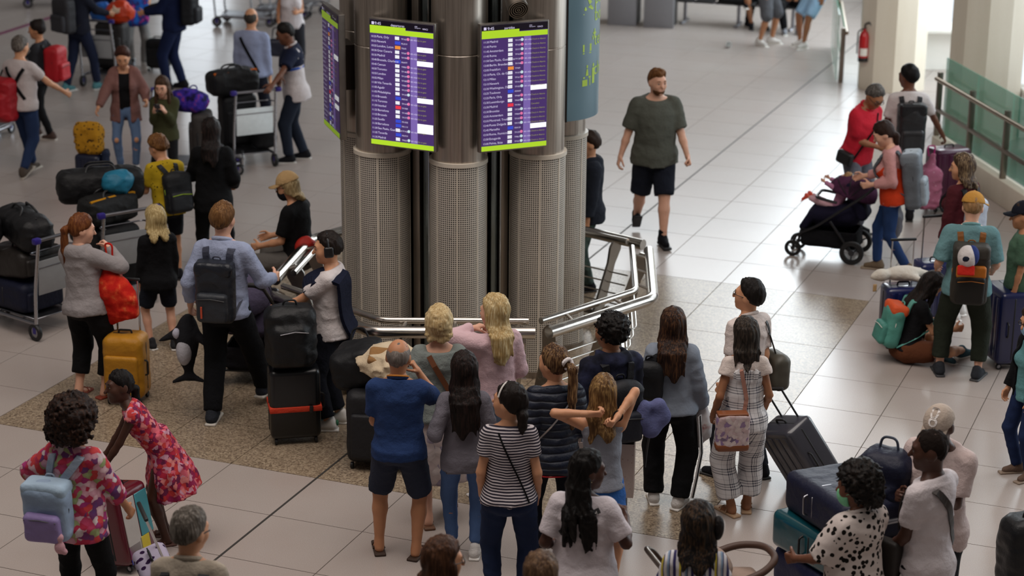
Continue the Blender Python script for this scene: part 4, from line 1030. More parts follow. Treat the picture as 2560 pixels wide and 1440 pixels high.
MB().tube(bend([(.02, 0, .5), (-.1, -.03, .45), (-.1, -.03, .12)], .04), .01, 8).build('hose', plastic('#15110f', .6), fx)
# window bay behind the columns
wl = MB()
B0 = at(2300, 215); 
wallm = NT('white_plaster'); wallm.base(wallm.mix(wallm.noise(wallm.coord(), 3, 3), C('#e4e2dc'), C('#f1f0ec'))); wallm.set(.7)
w1 = MB().box((9.2, 33, .45), (.3, 30, .9)).build('wall_right', wallm.m, smooth=False); tag(w1, 'low white wall under the tall windows on the right', 'wall', kind='structure')
DAY = emit('#eef7ff', 1.9)
for k in range(5):
    y = 20 + 5.2 * k; wn = empty('window_%d' % (k + 1), (9.25, y, .9)); tag(wn, 'tall daylit window bay behind the right hand columns', 'window', kind='structure')
    MB().box((0, 2.5, 3.2), (.02, 5.0, 6.4)).build('pane', DAY, wn, smooth=False)
    for yy in (0, 5.1): MB().rbox((-.04, yy, 3.2), (.1, .1, 6.4), .01, None, 2).build('frame', FRM, wn)
    MB().rbox((-.04, 2.55, 1.2), (.1, 5.1, .08), .01, None, 2).build('frame', FRM, wn)
for xx, ww in ((-7.3, 1.5), (-2.6, 1.0)):
    wn = empty('window_%d' % (6 + int(xx + 8)), (xx, 47, .3)); tag(wn, 'tall daylit glass doorway in the far wall', 'window', kind='structure'); MB().box((0, 0, 2.6), (ww, .02, 5.2)).build('pane', emit('#eef7ff', 3.2), wn, smooth=False)
    for sx in (-1, 1): MB().rbox((sx * (ww / 2 + .05), -.03, 2.6), (.1, .1, 5.3), .01, None, 2).build('frame', FRM, wn)
for nn, xa, xb, yy in ((8, 5.75, 8.9, 31.3), (9, 6.75, 8.9, 26.9)):
    wn = empty('window_%d' % nn, ((xa + xb) / 2, yy, 0)); tag(wn, 'bright frosted window wall behind the cream columns', 'window', kind='structure'); ww = xb - xa
    MB().box((0, 0, .3), (ww, .3, .6)).build('sill_wall', wallm.m, wn, smooth=False); MB().rbox((0, -.12, .63), (ww, .5, .07), .015, None, 2).build('sill', wallm.m, wn)
    for k in range(3): MB().box((0, .02, .7 + 1.35 * k + .64), (ww, .02, 1.28)).build('pane', emit('#eef7ff', 1.15), wn, smooth=False); MB().box((0, 0, .68 + 1.35 * k), (ww, .08, .05)).build('frame', wallm.m, wn, smooth=False)
be2 = MB().rbox((7.4, 24.6, .45), (1.3, 2.6, .9), .03, None, 2).rbox((7.4, 24.6, .95), (1.4, 2.7, .1), .02, None, 2).build('ledge', wallm.m); tag(be2, 'white stone ledge behind the teal glass at the right edge', 'ledge')
# back wall and counters
bw = MB().box((3.6, 37.4, 2.4), (12, .3, 4.8)).build('wall_back', cloth('#6d675f', .8, .1), smooth=False); tag(bw, 'grey back wall behind the waiting seats', 'wall', kind='structure')
bb = MB().box((3.2, 37.2, .09), (13, .1, .18)).build('baseboard_back', plastic('#b9b5ae', .5), smooth=False); tag(bb, 'pale skirting along the back wall', 'baseboard', kind='structure')
for x0, x1, yb, lab in ((1518, 1590, 66, 'grey counter front panel beside the direction sign'), (1608, 1683, 72, 'grey counter front panel nearer the waiting seats')):
    A, B = at(x0, yb - 4), at(x1, yb); d = B - A; o = empty('counter', A, math.atan2(d.y, d.x)); tag(o, lab, 'counter')
    MB().rbox((d.length / 2, .03, .55), (d.length, .05, 1.1), .01, None, 2).build('front_panel', plastic('#85858a', .4), o); MB().rbox((d.length / 2, .3, 1.12), (d.length + .06, .6, .05), .01, None, 2).build('worktop', plastic('#4d4d52', .4), o)
    MB().box((d.length / 2, .32, .5), (d.length - .06, .5, 1.0)).build('cabinet', plastic('#3a3836', .6), o, smooth=False)
# ------------------------------------------------------------------ luggage, carts, prams
BLKP = plastic('#121214', .55); CHROME = metal('#cfcfd2', .18); GREYM = metal('#9a9aa0', .3); PURPLE = plastic('#2c1f78', .4)
def wheel(name, c, r, w, parent, axis='X', tyre=None, hub=None, spokes=0):
    R = RY(math.pi / 2) if axis == 'X' else RX(math.pi / 2); t = MB().lathe([(r * .62, -w / 2), (r * .93, -w / 2), (r, -w / 4), (r, w / 4), (r * .93, w / 2), (r * .62, w / 2), (r * .62, -w / 2)], c, R, 22).build(name, tyre or BLKP, parent)
    m = MB().lathe([(0, -w * .35), (r * .25, -w * .35), (r * .25, w * .35), (0, w * .35)], c, R, 14)
    if spokes:
        for k in range(spokes):
            a = 2 * math.pi * k / spokes; e = R @ Vector((math.cos(a) * r * .66, math.sin(a) * r * .66, 0)); m.tube([Vector(c), Vector(c) + e], r * .06, 6)
    else: m.lathe([(0, -w * .3), (r * .63, -w * .3), (r * .63, w * .3), (0, w * .3)], c, R, 18)
    m.build('hub', hub or GREYM, t); return t
def frame_at(o, loc, rot=None):
    o.matrix_world = Matrix.Translation(loc) @ (rot.to_4x4() if rot is not None else Matrix.Identity(4)); return o
def suitcase(label, loc, rot, w, d, h, mat, handle=0.0, ribs=4, soft=False, strap=None, wheels=True, group=None, trim=None, grip=True, rr=None):
    """upright case: x width, y depth, z height, origin under its middle"""
    o = bpy.data.objects.new('suitcase', None); COL.objects.link(o); o.empty_display_size = .05; tag(o, label, 'suitcase', group); frame_at(o, loc, rot)
    wz = .05 if wheels else 0.0; r = rr or (.05 if not soft else .07); hh = h - wz; trim = trim or BLKP
    if soft: sob('shell', [([rb((0, 0, wz + hh / 2), (w / 2, d / 2, hh / 2), r)], .02, None)], .02, mat, o, noise=wrinkle(int(w * 900 + h * 77), .004))
    else: MB().rbox((0, 0, wz + hh / 2), (w, d, hh), r, None, 4).build('shell', mat, o)
    if ribs:
        for sd in (-1, 1):
            for k in range(ribs):
                x = (k - (ribs - 1) / 2) * w / (ribs + .6); MB().rbox((x, sd * d / 2, wz + hh / 2), (w / (ribs + .6) * .55, .016, hh * .84), .007, None, 2).build('rib', mat, o)
    m = MB()
    for x0, x1, z0, z1 in ((-w / 2, w / 2, 0, 0), (-w / 2, w / 2, 1, 1)):
        m.rbox((0, 0, wz + (.004 if z0 == 0 else hh - .004)), (w - 2 * r, .014, .012), .004, None, 1)
    for sx in (-1, 1): m.rbox((sx * (w / 2 - .002), 0, wz + hh / 2), (.012, .014, hh - 2 * r), .004, None, 1)
    m.build('zip_seam', trim, o)
    if soft:
        sob('front_pocket', [([rb((0, -d / 2 - .005, wz + hh * .4), (w * .42, .03, hh * .32), .025)], .01, None)], .017, mat, o)
    MB().tube(bend([(-.06, 0, h - .005), (-.055, 0, h + .03), (.055, 0, h + .03), (.06, 0, h - .005)], .02), .009, 8).build('carry_handle', trim, o)
    MB().tube(bend([(w / 2 - .004, -.06, wz + hh * .5 - .07), (w / 2 + .03, -.06, wz + hh * .5 - .06), (w / 2 + .03, -.06, wz + hh * .5 + .06), (w / 2 - .004, -.06, wz + hh * .5 + .07)], .02), .008, 8).build('side_handle', trim, o)
    if handle > 0:
        y = d / 2 - .05; hx = min(.11, w * .28)
        for sx in (-1, 1): MB().tube([(sx * hx, y, h - .03), (sx * hx, y, h + handle)], .0085, 8).build('handle_tube', CHROME if not isinstance(grip, str) else BLKP, o)
        MB().rbox((0, y, h + handle), (2 * hx + .04, .03, .026), .011, None, 2).build('handle_grip', BLKP, o)
    if strap is not None:
        MB().rbox((0, 0, wz + hh * .44), (w + .012, d + .03, .045), .006, None, 2).build('luggage_strap', strap, o)
        MB().rbox((w * .3, -d / 2 - .02, wz + hh * .44), (.03, .014, .06), .004, None, 2).build('buckle', BLKP, o)
    if wheels:
        for sx in (-1, 1):
            for sy in (-1, 1):
                wheel('wheel', (sx * (w / 2 - .045), sy * (d / 2 - .045), .028), .028, .022, o)
    return o
def up(loc, rotz=0.0, lean=0.0): return RZ(rad(-rotz)) @ RX(rad(-lean))
def case_between(label, B, G, facing, w, d, h, mat, **kw):
    """wheeled case tilted so that its handle reaches from the wheels at B towards the hand at G"""
    z = (G - B).normalized(); x = Vector((math.cos(rad(-facing)), math.sin(rad(-facing)), 0)); y = z.cross(x).normalized(); x = y.cross(z).normalized()
    R = Matrix((x, y, z)).transposed(); return suitcase(label, B, R, w, d, h, mat, handle=(G - B).length - h - .02, **kw)
def soft_bag(name, label, cat, loc, rot, prims, mat, h=.017, k=.05, wr=.008, seed=1, handles=None, hmat=None, group=None, extra=None, cut=None):
    o = bpy.data.objects.new(name, None); COL.objects.link(o); o.empty_display_size = .05; tag(o, label, cat, group); frame_at(o, loc, rot)
    sob('bag_body', [(prims, k, cut)], h, mat, o, noise=wrinkle(seed, wr, 1.2))
    for hd in handles or []: MB().tube(bend(hd, .04), .009, 7).build('handle', hmat or mat, o)
    for nm, pr, m in extra or []: sob(nm, [(pr, .02, None)], h, m, o, noise=wrinkle(seed + 9, wr * .5))
    return o
def lying(loc_px, z, rotz, rx=90, ry=0):
    p = at(loc_px[0], loc_px[1], z); return p, RZ(rad(-rotz)) @ RX(rad(rx)) @ RY(rad(ry))
def duffel(label, loc, rot, L, r, mat, strap=BLKP, stripe=None, seed=3, name='duffel_bag', cat='duffel bag', group=None):
    o = soft_bag(name, label, cat, loc, rot, [cap((-L / 2 + r, 0, r), (L / 2 - r, 0, r), r), rb((0, 0, r * .95), (L / 2, r * .95, r * .9), r * .5)], mat, seed=seed, group=group)
    for sy in (-1, 1): MB().tube(bend([(-L * .2, sy * r * .8, r * 1.4), (-L * .15, sy * r * .3, r * 2.25), (L * .15, sy * r * .3, r * 2.25), (L * .2, sy * r * .8, r * 1.4)], .06), .011, 7).build('handle', strap, o)
    MB().tube([(-L * .42, 0, r * 1.9), (0, 0, r * 1.98), (L * .42, 0, r * 1.9)], .006, 6).build('zip', strap, o)
    if stripe is not None: MB().tube([(-L * .45, -r * .55, r * 1.75), (0, -r * .6, r * 1.8), (L * .45, -r * .55, r * 1.75)], .02, 6).build('stripe', stripe, o)
    return o
def trolley(label, loc, yaw, panel=None, hcol=PURPLE):
    """airport luggage cart, pushed towards +y"""
    o = empty('luggage_cart', loc, rad(-yaw)); tag(o, label, 'luggage cart'); T = GREYM
    MB().tube(bend([(-.27, -.42, .17), (-.25, .2, .16), (-.12, .52, .16), (.12, .52, .16), (.25, .2, .16), (.27, -.42, .17)], .1), .019, 10).tube([(-.26, -.2, .17), (.26, -.2, .17)], .014).tube([(-.24, .15, .17), (.24, .15, .17)], .014).build('base_frame', T, o)
    MB().rbox((0, .02, .185), (.44, .74, .012), .005, None, 1).build('deck', metal('#8b8b90', .35), o)
    MB().rbox((0, .53, .2), (.3, .03, .12), .012, None, 2).build('front_stop', metal('#c6c8cc', .25), o)
    for sx in (-1, 1): MB().tube(bend([(sx * .27, -.42, .17), (sx * .27, -.44, .5), (sx * .26, -.52, 1.0)], .1), .017, 10).build('upright', metal('#b8b8bc', .25), o)
    MB().tube([(-.31, -.53, 1.01), (.31, -.53, 1.01)], .018, 10).build('handle', GREYM, o)
    for sx in (-1, 1): MB().rbox((sx * .29, -.53, 1.01), (.08, .06, .06), .015, None, 2).build('brake_grip', hcol, o)
    MB().tube(bend([(-.24, -.5, .86), (-.24, -.34, .84), (.24, -.34, .84), (.24, -.5, .86)], .05), .008, 8).tube([(-.24, -.47, .72), (.24, -.47, .72)], .008).build('basket', T, o)
    MB().rbox((0, -.46, .62), (.48, .012, .34), .01, RX(rad(4)), 2).build('notice_panel', panel or plastic('#8e9092', .35), o)
    for sx in (-1, 1):
        f = MB().rbox((sx * .27, -.40, .11), (.03, .06, .1), .01, None, 1).build('fork', PURPLE, o); wheel('wheel', (sx * .27, -.40, .085), .085, .04, o)
        MB().rbox((sx * .1, .46, .11), (.03, .05, .1), .01, None, 1).build('fork', PURPLE, o); wheel('wheel', (sx * .1, .47, .07), .07, .035, o)
    return o
def stroller(label, loc, yaw, fab, hood, basket, seatm, big=.145, hoodang=0):
    """three section pushchair, pushed towards +y"""
    o = empty('stroller', loc, rad(-yaw)); tag(o, label, 'stroller'); BK = plastic('#15151a', .35)
    for sx in (-1, 1):
        wheel('rear_wheel', (sx * .27, -.28, big), big, .045, o, hub=plastic('#2a2a2e', .4), spokes=3); wheel('front_wheel', (sx * .16, .45, .10), .10, .04, o, hub=plastic('#2a2a2e', .4), spokes=3)
        MB().tube(bend([(sx * .16, .45, .10), (sx * .17, .43, .26), (sx * .24, .16, .42), (sx * .25, -.40, .86), (sx * .22, -.56, 1.02)], .08), .017, 10).build('side_tube', BK, o)
        MB().tube([(sx * .27, -.28, big), (sx * .25, .0, .5)], .017, 10).build('rear_leg', BK, o)
    MB().tube(bend([(-.22, -.56, 1.02), (-.18, -.62, 1.06), (.18, -.62, 1.06), (.22, -.56, 1.02)], .06), .021, 10).build('push_bar', plastic('#1c1816', .7), o)
    MB().tube([(-.27, -.28, big), (.27, -.28, big)], .014).build('axle', BK, o)
    def open_top(z): return lambda X, Y, Z: Z - z
    sob('basket', [([rb((0, .02, .28), (.21, .34, .13), .05)], .02, open_top(.37))], .015, basket, o, noise=wrinkle(8, .006), sub=[rb((0, .02, .36), (.19, .31, .13), .04)[0]])
    st = sob('seat', [([cap((0, .12, .52), (0, -.16, .55), .17), rb((0, .0, .54), (.19, .24, .06), .05), rb((0, -.27, .74), (.18, .06, .25), .05, RX(rad(-28))), rb((0, .30, .44), (.16, .05, .13), .04, RX(rad(30)))], .05, None)], .014, fab, o, sub=[ell((0, .08, .74), (.145, .26, .15))[0]])
    MB().tube(bend([(-.2, -.06, .72), (-.19, .2, .76), (.19, .2, .76), (.2, -.06, .72)], .08), .018, 8).build('bumper_bar', BK, o)
    R = RX(rad(hoodang))
    hd = sob('canopy', [([ell((0, -.20, .80), (.21, .30, .24))], .02, lambda X, Y, Z: np.maximum(.80 + (Y + .14) * .3 - Z, -(.9 + (Y + .6)) + 0 * Z))], .013, hood, o, sub=[ell((0, -.16, .77), (.185, .27, .21))[0]])
    for q in (-.9, 0, .8): MB().tube([(.212 * math.cos(a), -.20 + .30 * math.sin(a) * math.sin(q * .8), .80 + .242 * math.sin(a) * math.cos(q * .8)) for a in np.linspace(.15, math.pi - .15, 12)], .006, 6).build('canopy_rib', BK, hd)
    return o
# ------------------------------------------------------------------ the crowd
SNK = dict(kind='sneaker', mat=cloth('#d5d1cd'), sole=plastic('#e4e0da', .6)); BSH = dict(kind='sneaker', mat=cloth('#16161a'), sole=plastic('#d8d4cc', .6)); DSH = dict(kind='sneaker', mat=cloth('#17171b'), sole=plastic('#1c1a18', .6))
def SAND(c): return dict(kind='sandal', mat=plastic(c, .6))
def TR(mat, **k): return dict(dict(kind='trousers', mat=mat), **k)
def SH(mat, **k): return dict(dict(kind='shorts', mat=mat), **k)
def SK(mat, **k): return dict(dict(kind='skirt', mat=mat), **k)
def TEE(mat, **k): return dict(dict(mat=mat, sl=.62, inf=.018, hem=-.08, name='t_shirt'), **k)
def LS(mat, **k): return dict(dict(mat=mat, sl=1.92, inf=.022, ai=.018, hem=-.08, name='sweater'), **k)
BLK = cloth('#0e0e10'); BLKJ = cloth('#101114', .9); WHITE = cloth('#cfc6c4', .9, .06); NAVY = cloth('#141a2e')
SH_ = lambda **k: dict(dict(style='short', col='#2a1c14', recede=.022), **k)

# --- front row in the middle
p_polo = person('balding man in a navy polo shirt with orange collar piping and dark shorts', foot=(1000, 1388), head=(1012, 853), yaw=4, sk='tan', girth=1.17, hd=(6, 6, 0), aR=(.13, .20, 1.46), aL=(-.13, .26, 1.06), curl=(.5, .7), fL=(-.17, .05, 0, -14), fR=(.13, -.02, 0, 16),
    tops=[TEE(cloth('#263b66'), sl=.78, inf=.02, ai=.018, hem=-.08, collar=cloth('#22345a'), piping=cloth('#c9813a'), name='polo_shirt')], bottom=SH(cloth('#2b303f'), len=.95, inf=.026), shoes=dict(kind='sandal', mat=plastic('#3a281d', .7)), hair=SH_(col='#6a625c', baldtop=1, th=.007, nape=-.075), det=1.15)
p_stripe = person('woman in a navy and white striped tee with sunglasses pushed up on her dark hair', head=(1275, 962), h=1.67, yaw=2, sk='light', fem=1, girth=1.06, hd=(-62, -6, 0), face=True, aL=(-.20, .08, .90), aR=(.20, .08, .90), eL=(-.35, -1, 0), eR=(.35, -1, 0),
    tops=[TEE(stripes('#2b2733', '#cdc4c6', .0195, .55), sl=.55, inf=.024, hem=-.03, nk=.535)], bottom=TR(denim('#1d2740'), inf=.016, ci=.012), shoes=DSH, hair=dict(style='ponytail', col='#17100d', L=.14, at=(0, -.105, -.02), dir=(0, -.03, -.03)), det=1.15)
MB().tube([p_stripe.hp(.1 * math.cos(a), .03, .035 + .1 * math.sin(a)) for a in np.linspace(0.2, 2.9, 12)], .006, 6).build('sunglasses', plastic('#d8d2cc', .2), p_stripe.obj)
q = worn(p_stripe, 'bag_strap', 'thin black cross body cord on the striped tee', 'strap'); body_strap(p_stripe, q, [(-.075, .52, -1), (.15, .0, -1)], .012, BLK, 'cord')
p_grey = person('woman with short blond hair in a grey sweater and pale floral skirt', head=(1097, 772), h=1.69, yaw=-6, sk='fair', fem=1, girth=1.12, hd=(8, 0, 0), aL=(-.25, .1, .98), aR=(.22, .18, 1.02), tops=[LS(cloth('#7b827e', .95), inf=.032, ai=.03, hem=-.05, nk=.505, tilt=.1, loose=.7)],
    bottom=SK(floral(('#c9b9b4', '#d2c4be', '#bcaaa6', '#8d8296', '#cfc2bc', '#c5b4ae'), 16), hem=-.56, r=.25, pleats=9), shoes=SAND('#6b4a34'), hair=dict(style='bob', col='#b59a6c', col2='#e6d6ae', L=.11, w=.098, th=.022, curl=.004, taper=.8), fL=(-.1, -.12, 0, -8), fR=(.1, .1, 0, 8), det=1.1)
q = worn(p_grey, 'bag_strap', 'wide brown leather strap across the grey sweater', 'strap'); body_strap(p_grey, q, [(-.085, .50, -1), (.16, .05, -1)], .04, plastic('#6b3d20', .6), 'strap', .006)
p_pink = person('woman with long straight blond hair in a pale pink sweatshirt', head=(1240, 742), h=1.66, yaw=-28, sk='fair', fem=1, hd=(-30, 2, 0), aL=(-.12, .17, 1.47), aR=(.2, .2, 1.0), curl=(.55, .4), tops=[LS(cloth('#cdaeb4', .95, .08), inf=.03, ai=.028, hem=-.03)], bottom=TR(denim('#8fa0b5'), inf=.014), shoes=SNK,
    hair=dict(style='long', col='#a88c5c', col2='#e8dcb4', L=.36, w=.094, taper=.7, th=.018), det=1.1, face=True)
p_cardi = person('woman with very long dark hair in a grey cardigan and light jeans', foot=(1160, 1392), head=(1180, 888), yaw=-4, sk='tan', fem=.9, hd=(4, 2, 0), aL=(-.24, .12, 1.06), aR=(.2, .2, 1.05), tops=[LS(cloth('#6c6870', .95), sl=1.8, inf=.026, ai=.022, hem=-.12)], bottom=TR(denim('#4a628c'), inf=.008, len=1.9), shoes=SNK,
    hair=dict(style='long', col='#160f0d', col2='#3a2823', L=.47, w=.108, taper=.75, th=.02), fL=(-.09, .06, 0, -8), fR=(.09, 0, 0, 8), det=1.1)
p_puff = person('woman in a navy quilted jacket with a long ponytail in a white scrunchie', head=(1388, 868), h=1.67, yaw=-14, sk='light', fem=.8, hd=(-32, 0, 0), face=True, aL=(-.22, .16, .98), aR=(.2, .2, 1.0), tops=[LS(quilt('#1b2130', .055), inf=.034, ai=.032, hem=-.13, wr=.007, name='quilted_jacket')], bottom=TR(cloth('#10131c'), inf=.012), shoes=DSH,
    hair=dict(style='ponytail', col='#3a2417', col2='#a8845a', L=.44, at=(.01, -.112, .03), dir=(.03, -.05, -.03), tie=cloth('#dcd6d6')), det=1.1)
q = worn(p_puff, 'bag_strap', 'thin silver chain strap across the navy quilted jacket', 'strap'); body_strap(p_puff, q, [(.11, .49, -1), (-.14, .16, -1)], .012, metal('#d0ccc8', .3), 'chain')
MB().tube([p_puff.tor(.205 * math.sin(a), .165 * math.cos(a) - .015, -.128) for a in np.linspace(0, 6.28, 25)[:-1]], .006, 6, closed=True).build('hem_piping', cloth('#a8262c'), p_puff.top)
p_curl = person('man with curly black hair in a dark tie dye hoodie wearing a black backpack', head=(1528, 790), h=1.74, yaw=-22, sk='olive', hd=(-22, 0, 0), face=True, tops=[LS(blotch('#131522', '#2b2f48', 7, .4, .62, '#4a4a6e'), inf=.036, ai=.03, hem=-.12, hood=1, name='hoodie')], bottom=TR(denim('#5d6472'), inf=.02), shoes=DSH, hair=dict(style='afro', col='#0d0a09', col2='#241c18', r=.118, curl=.012, wave=1), aL=(-.2, .22, 1.1), aR=(.16, .28, 1.15), det=1.1)
MB().tube([p_curl.hp(.082, -.02, .004), p_curl.hp(.08, .06, .012), p_curl.hp(.06, .1, .01)], .003, 6).build('glasses', BLKP, p_curl.obj)
backpack(p_curl, 'black backpack with a lilac neck pillow strapped on, worn over the tie dye hoodie', nylon('#15161c'), nylon('#101116'), w=.3, h=.46, d=.15, z=.17, pocket=nylon('#1b1d26'))
npil = soft_bag('neck_pillow', 'lilac grey horseshoe neck pillow hanging on the black backpack', 'pillow', p_curl.w(p_curl.tor(.20, -.30, .12)), RZ(rad(20)) @ RX(rad(90)), [cap((-.06 + .0, .09 - .0, 0), (-.085, .0, 0), .055), cap((-.085, 0, 0), (0, -.085, 0), .06), cap((0, -.085, 0), (.085, 0, 0), .06), cap((.085, 0, 0), (.06, .09, 0), .055)], cloth('#5b5f86'), wr=.002)
MB().tube(bend([(0, -.1, 0), (.02, -.3, -.1), (.0, -.42, -.08)], .05), .009, 6).build('cord', BLKP, npil)
p_wavy = person('girl with wavy hair raising both arms to tie her hair, grey vest and blue skirt', head=(1508, 944), h=1.62, yaw=4, sk='light', fem=.9, hd=(6, 8, 0), aL=(-.10, -.17, 1.55), aR=(.12, -.14, 1.53), eL=(-1, .15, -.1), eR=(.35, .15, 1), curl=(.6, .7), palm=((0, .6, .5), (0, .6, .5)), tops=[TEE(cloth('#8b8e98', .9), sl=0, inf=.008, hem=-.02, nk=.46, name='vest_top')], bottom=SK(cloth('#2f62a8', .8), hem=-.42, r=.22), shoes=SNK,
    hair=dict(style='long', col='#5a4026', col2='#b8935c', L=.32, w=.1, taper=.8, wavy=1, back=.07), det=1.15)
MB().tube([p_wavy.J['WR'] + np.array((.03 * math.cos(a), .012 * math.sin(a), .03 * math.sin(a))) for a in np.linspace(0, 6.28, 14)[:-1]], .006, 6, closed=True).build('wristband', BLK, p_wavy.obj)
p_braid = person('woman with long black braids in a white tee and jeans', head=(1462, 1130), h=1.66, yaw=14, sk='dark', fem=1, girth=1.32, hd=(56, 4, 0), face=True, aR=(.24, .24, 1.22), aL=(-.24, .14, 1.02), curl=(.4, .8), tops=[TEE(cloth('#cbc2c6', .9, .06), sl=.78, inf=.026, ai=.02, hem=-.09)], bottom=TR(denim('#2c3c60'), inf=.016), shoes=SNK, hair=dict(style='braids', col='#0c0908', col2='#1d1715', L=.40, n=34, th=.012), det=1.2)
q = worn(p_braid, 'camera_strap', 'black printed camera strap with white lettering on the white tee', 'strap'); body_strap(p_braid, q, [(-.13, .30, -1), (.0, .44, -1), (.13, .49, -1)], .035, plastic('#1c1a1c', .6), 'strap', .006)
sx_, fx_ = text_mesh('SWIM SWIM', .034)
def _st(x, y):
    t = x / .2; xx = .0 + .13 * t; zz = .435 + .05 * t; dx, dz = .13, .05; L = math.hypot(dx, dz); xx += -dz / L * (y - .012); zz += dx / L * (y - .012); return p_braid.tor(xx, surf(p_braid, xx, zz, -1) - .012, zz)
mk('strap_lettering', [_st(x, y) for x, y in sx_], fx_, cloth('#d8d4d0'), q, smooth=False)
MB().lathe([(0, .0), (.009, .002), (.009, .006), (0, .009)], tuple(p_braid.hp(.083, -.01, -.04))).build('earring', metal('#d8c9a0', .2), p_braid.obj)
p_denim = person('woman with long brown hair in a faded denim jacket and black side striped trousers', foot=(1668, 1262), head=(1700, 777), yaw=4, sk='light', fem=.8, hd=(0, 2, 0), aR=(.27, .10, .90), aL=(-.2, .2, 1.0), fL=(-.12, .05, 0, -8), fR=(.1, -.05, 0, 30), tops=[LS(denim('#79818d'), inf=.045, ai=.04, hem=-.04, cuff=1.0, loose=.8, name='denim_jacket')], bottom=TR(cloth('#0f0f12'), inf=.03, ci=.045), shoes=SNK,
    hair=dict(style='long', col='#241611', col2='#6e4a2e', L=.40, w=.11, taper=.95, th=.02), det=1.1)
for off, c in ((.0, '#d6d2d0'),):
    J = p_denim.J; a, b, c2 = J['HR'], J['KR'], J['AR']; V = [a + np.array((.135, -.01, -.05)), a * .4 + b * .6 + np.array((.115, -.02, 0)), b + np.array((.102, -.03, 0)), b * .5 + c2 * .5 + np.array((.099, -.04, 0)), c2 + np.array((.096, -.045, .03))]
    ribbon('side_stripe', V, [np.array((1, -.6, 0))] * 5, .05, .006, cloth(c), p_denim.bot); ribbon('side_stripe', [v + np.array((.004, -.002, 0)) for v in V], [np.array((1, -.6, 0))] * 5, .012, .006, BLK, p_denim.bot)
backpack(p_denim, 'black backpack with yellow cord slung on the left of the denim jacket', nylon('#141518'), nylon('#17181c'), w=.24, h=.34, d=.13, z=.27, x=-.19, straps=(-1,), accent=plastic('#c98a1c', .5), tilt=0)
p_plaid = person('woman in white and navy plaid dungarees over a white lace top', foot=(1845, 1288), head=(1853, 800), yaw=-4, sk='olive', fem=.9, hd=(0, 3, 0), aL=(-.24, .06, .92), aR=(.22, .14, .95), fL=(-.06, .02, 0, -30), fR=(.09, .1, 0, 10), tops=[TEE(cloth('#d8cac2', .9, .05), sl=.34, bell=1.25, inf=.012, hem=.06, nk=.53, name='lace_top'), dict(mat=plaid('#d5d2d2', '#20243a', .115), sl=0, inf=.022, hem=-.1, nk=.40, name='dungaree_bib', loose=.6)],
    bottom=TR(plaid('#d5d2d2', '#20243a', .115), inf=.03, ci=.07, len=1.82, waist=.1), shoes=SAND('#b08f70'), hair=dict(style='long', col='#241f1b', col2='#5a4d42', L=.25, w=.1, taper=.8, th=.018), det=1.1)
p_glass = person('man with glasses in a white shirt towing a dark suitcase', foot=(1850, 1192), head=(1838, 702), yaw=-38, sk='light', girth=1.08, hd=(-26, -6, 0), face=True, aR=('px', 1906, 962, .80), aL=(-.21, .06, .88), eR=(.6, -1, -.3), fL=(-.16, .12, 0, -14), fR=(.16, -.1, 0, 14), tops=[TEE(cloth('#d3c6c0', .9, .05), sl=.8, inf=.026, hem=-.1, collar=cloth('#d3c6c0', .9, .05), name='shirt')], bottom=TR(cloth('#22242c'), inf=.014), shoes=DSH, hair=SH_(col='#15110f', th=.018, nape=-.085), det=1.1)
glasses(p_glass)

# --- bottom edge
p_g34 = person('woman with brown hair and glasses looking right at the bottom edge', head=(1102, 1352), h=1.62, yaw=60, sk='light', fem=1, hd=(10, 4, 0), face=True, tops=[LS(cloth('#3a2f36'))], bottom=TR(denim('#2b3a55')), shoes=SNK, hair=dict(style='long', col='#3a2418', col2='#6a4630', L=.24, w=.1, th=.018, front=(1,)))
glasses(p_g34)
person('brown haired head cut off by the bottom edge beside the white tee', head=(1352, 1390), h=1.60, yaw=0, sk='light', fem=1, tops=[LS(cloth('#4a443f'))], bottom=TR(denim('#2b3a55')), shoes=SNK, hair=dict(style='long', col='#4a3628', col2='#87694c', L=.25, w=.1, th=.02))
p_multi = person('woman with dark hair in a purple, yellow and white striped top at the bottom edge', head=(1745, 1268), h=1.63, yaw=6, sk='olive', fem=1, hd=(8, 8, 0), tops=[LS(stripes('#d6d3d6', '#3a3560', .034, .5, 'x', ('#c9b640', '#8aa0b8')), sl=.8, inf=.028, hem=-.1, name='blouse')], bottom=TR(BLK), shoes=SNK, hair=dict(style='long', col='#120f0f', col2='#5e4630', L=.27, w=.108, taper=.7, th=.022), aL=(-.24, .28, 1.0), aR=(.2, .3, 1.0), det=1.15)
sob('hair_bun', [([ell(p_multi.hp(.115, -.0, -.0), (.035, .05, .075), p_multi.Rh)], .01, None)], .009, hairm('#120f0f', '#2b2422', 1), p_multi.obj)
p_curl2 = person('woman with a black afro and mint face mask in a leopard print shirt', head=(2150, 1172), h=1.62, yaw=-42, sk='brown', fem=.8, girth=1.1, hd=(-22, 6, 0), tops=[TEE(spots('#cfc3bd', '#17130f', 24, .42), sl=.95, inf=.05, ai=.05, hem=-.2, bell=1.2, loose=.8, collar=spots('#cfc3bd', '#17130f', 24, .42), name='shirt')], bottom=TR(BLK), shoes=SNK, hair=dict(style='afro', col='#0d0a08', col2='#2a1f18', r=.142, low=1, curl=.011, wave=1), curl=(.65, .5), aL=(-.2, .34, 1.06), aR=(.2, .3, 1.0), det=1.15)
face_mask(p_curl2, cloth('#7fc79a', .8))
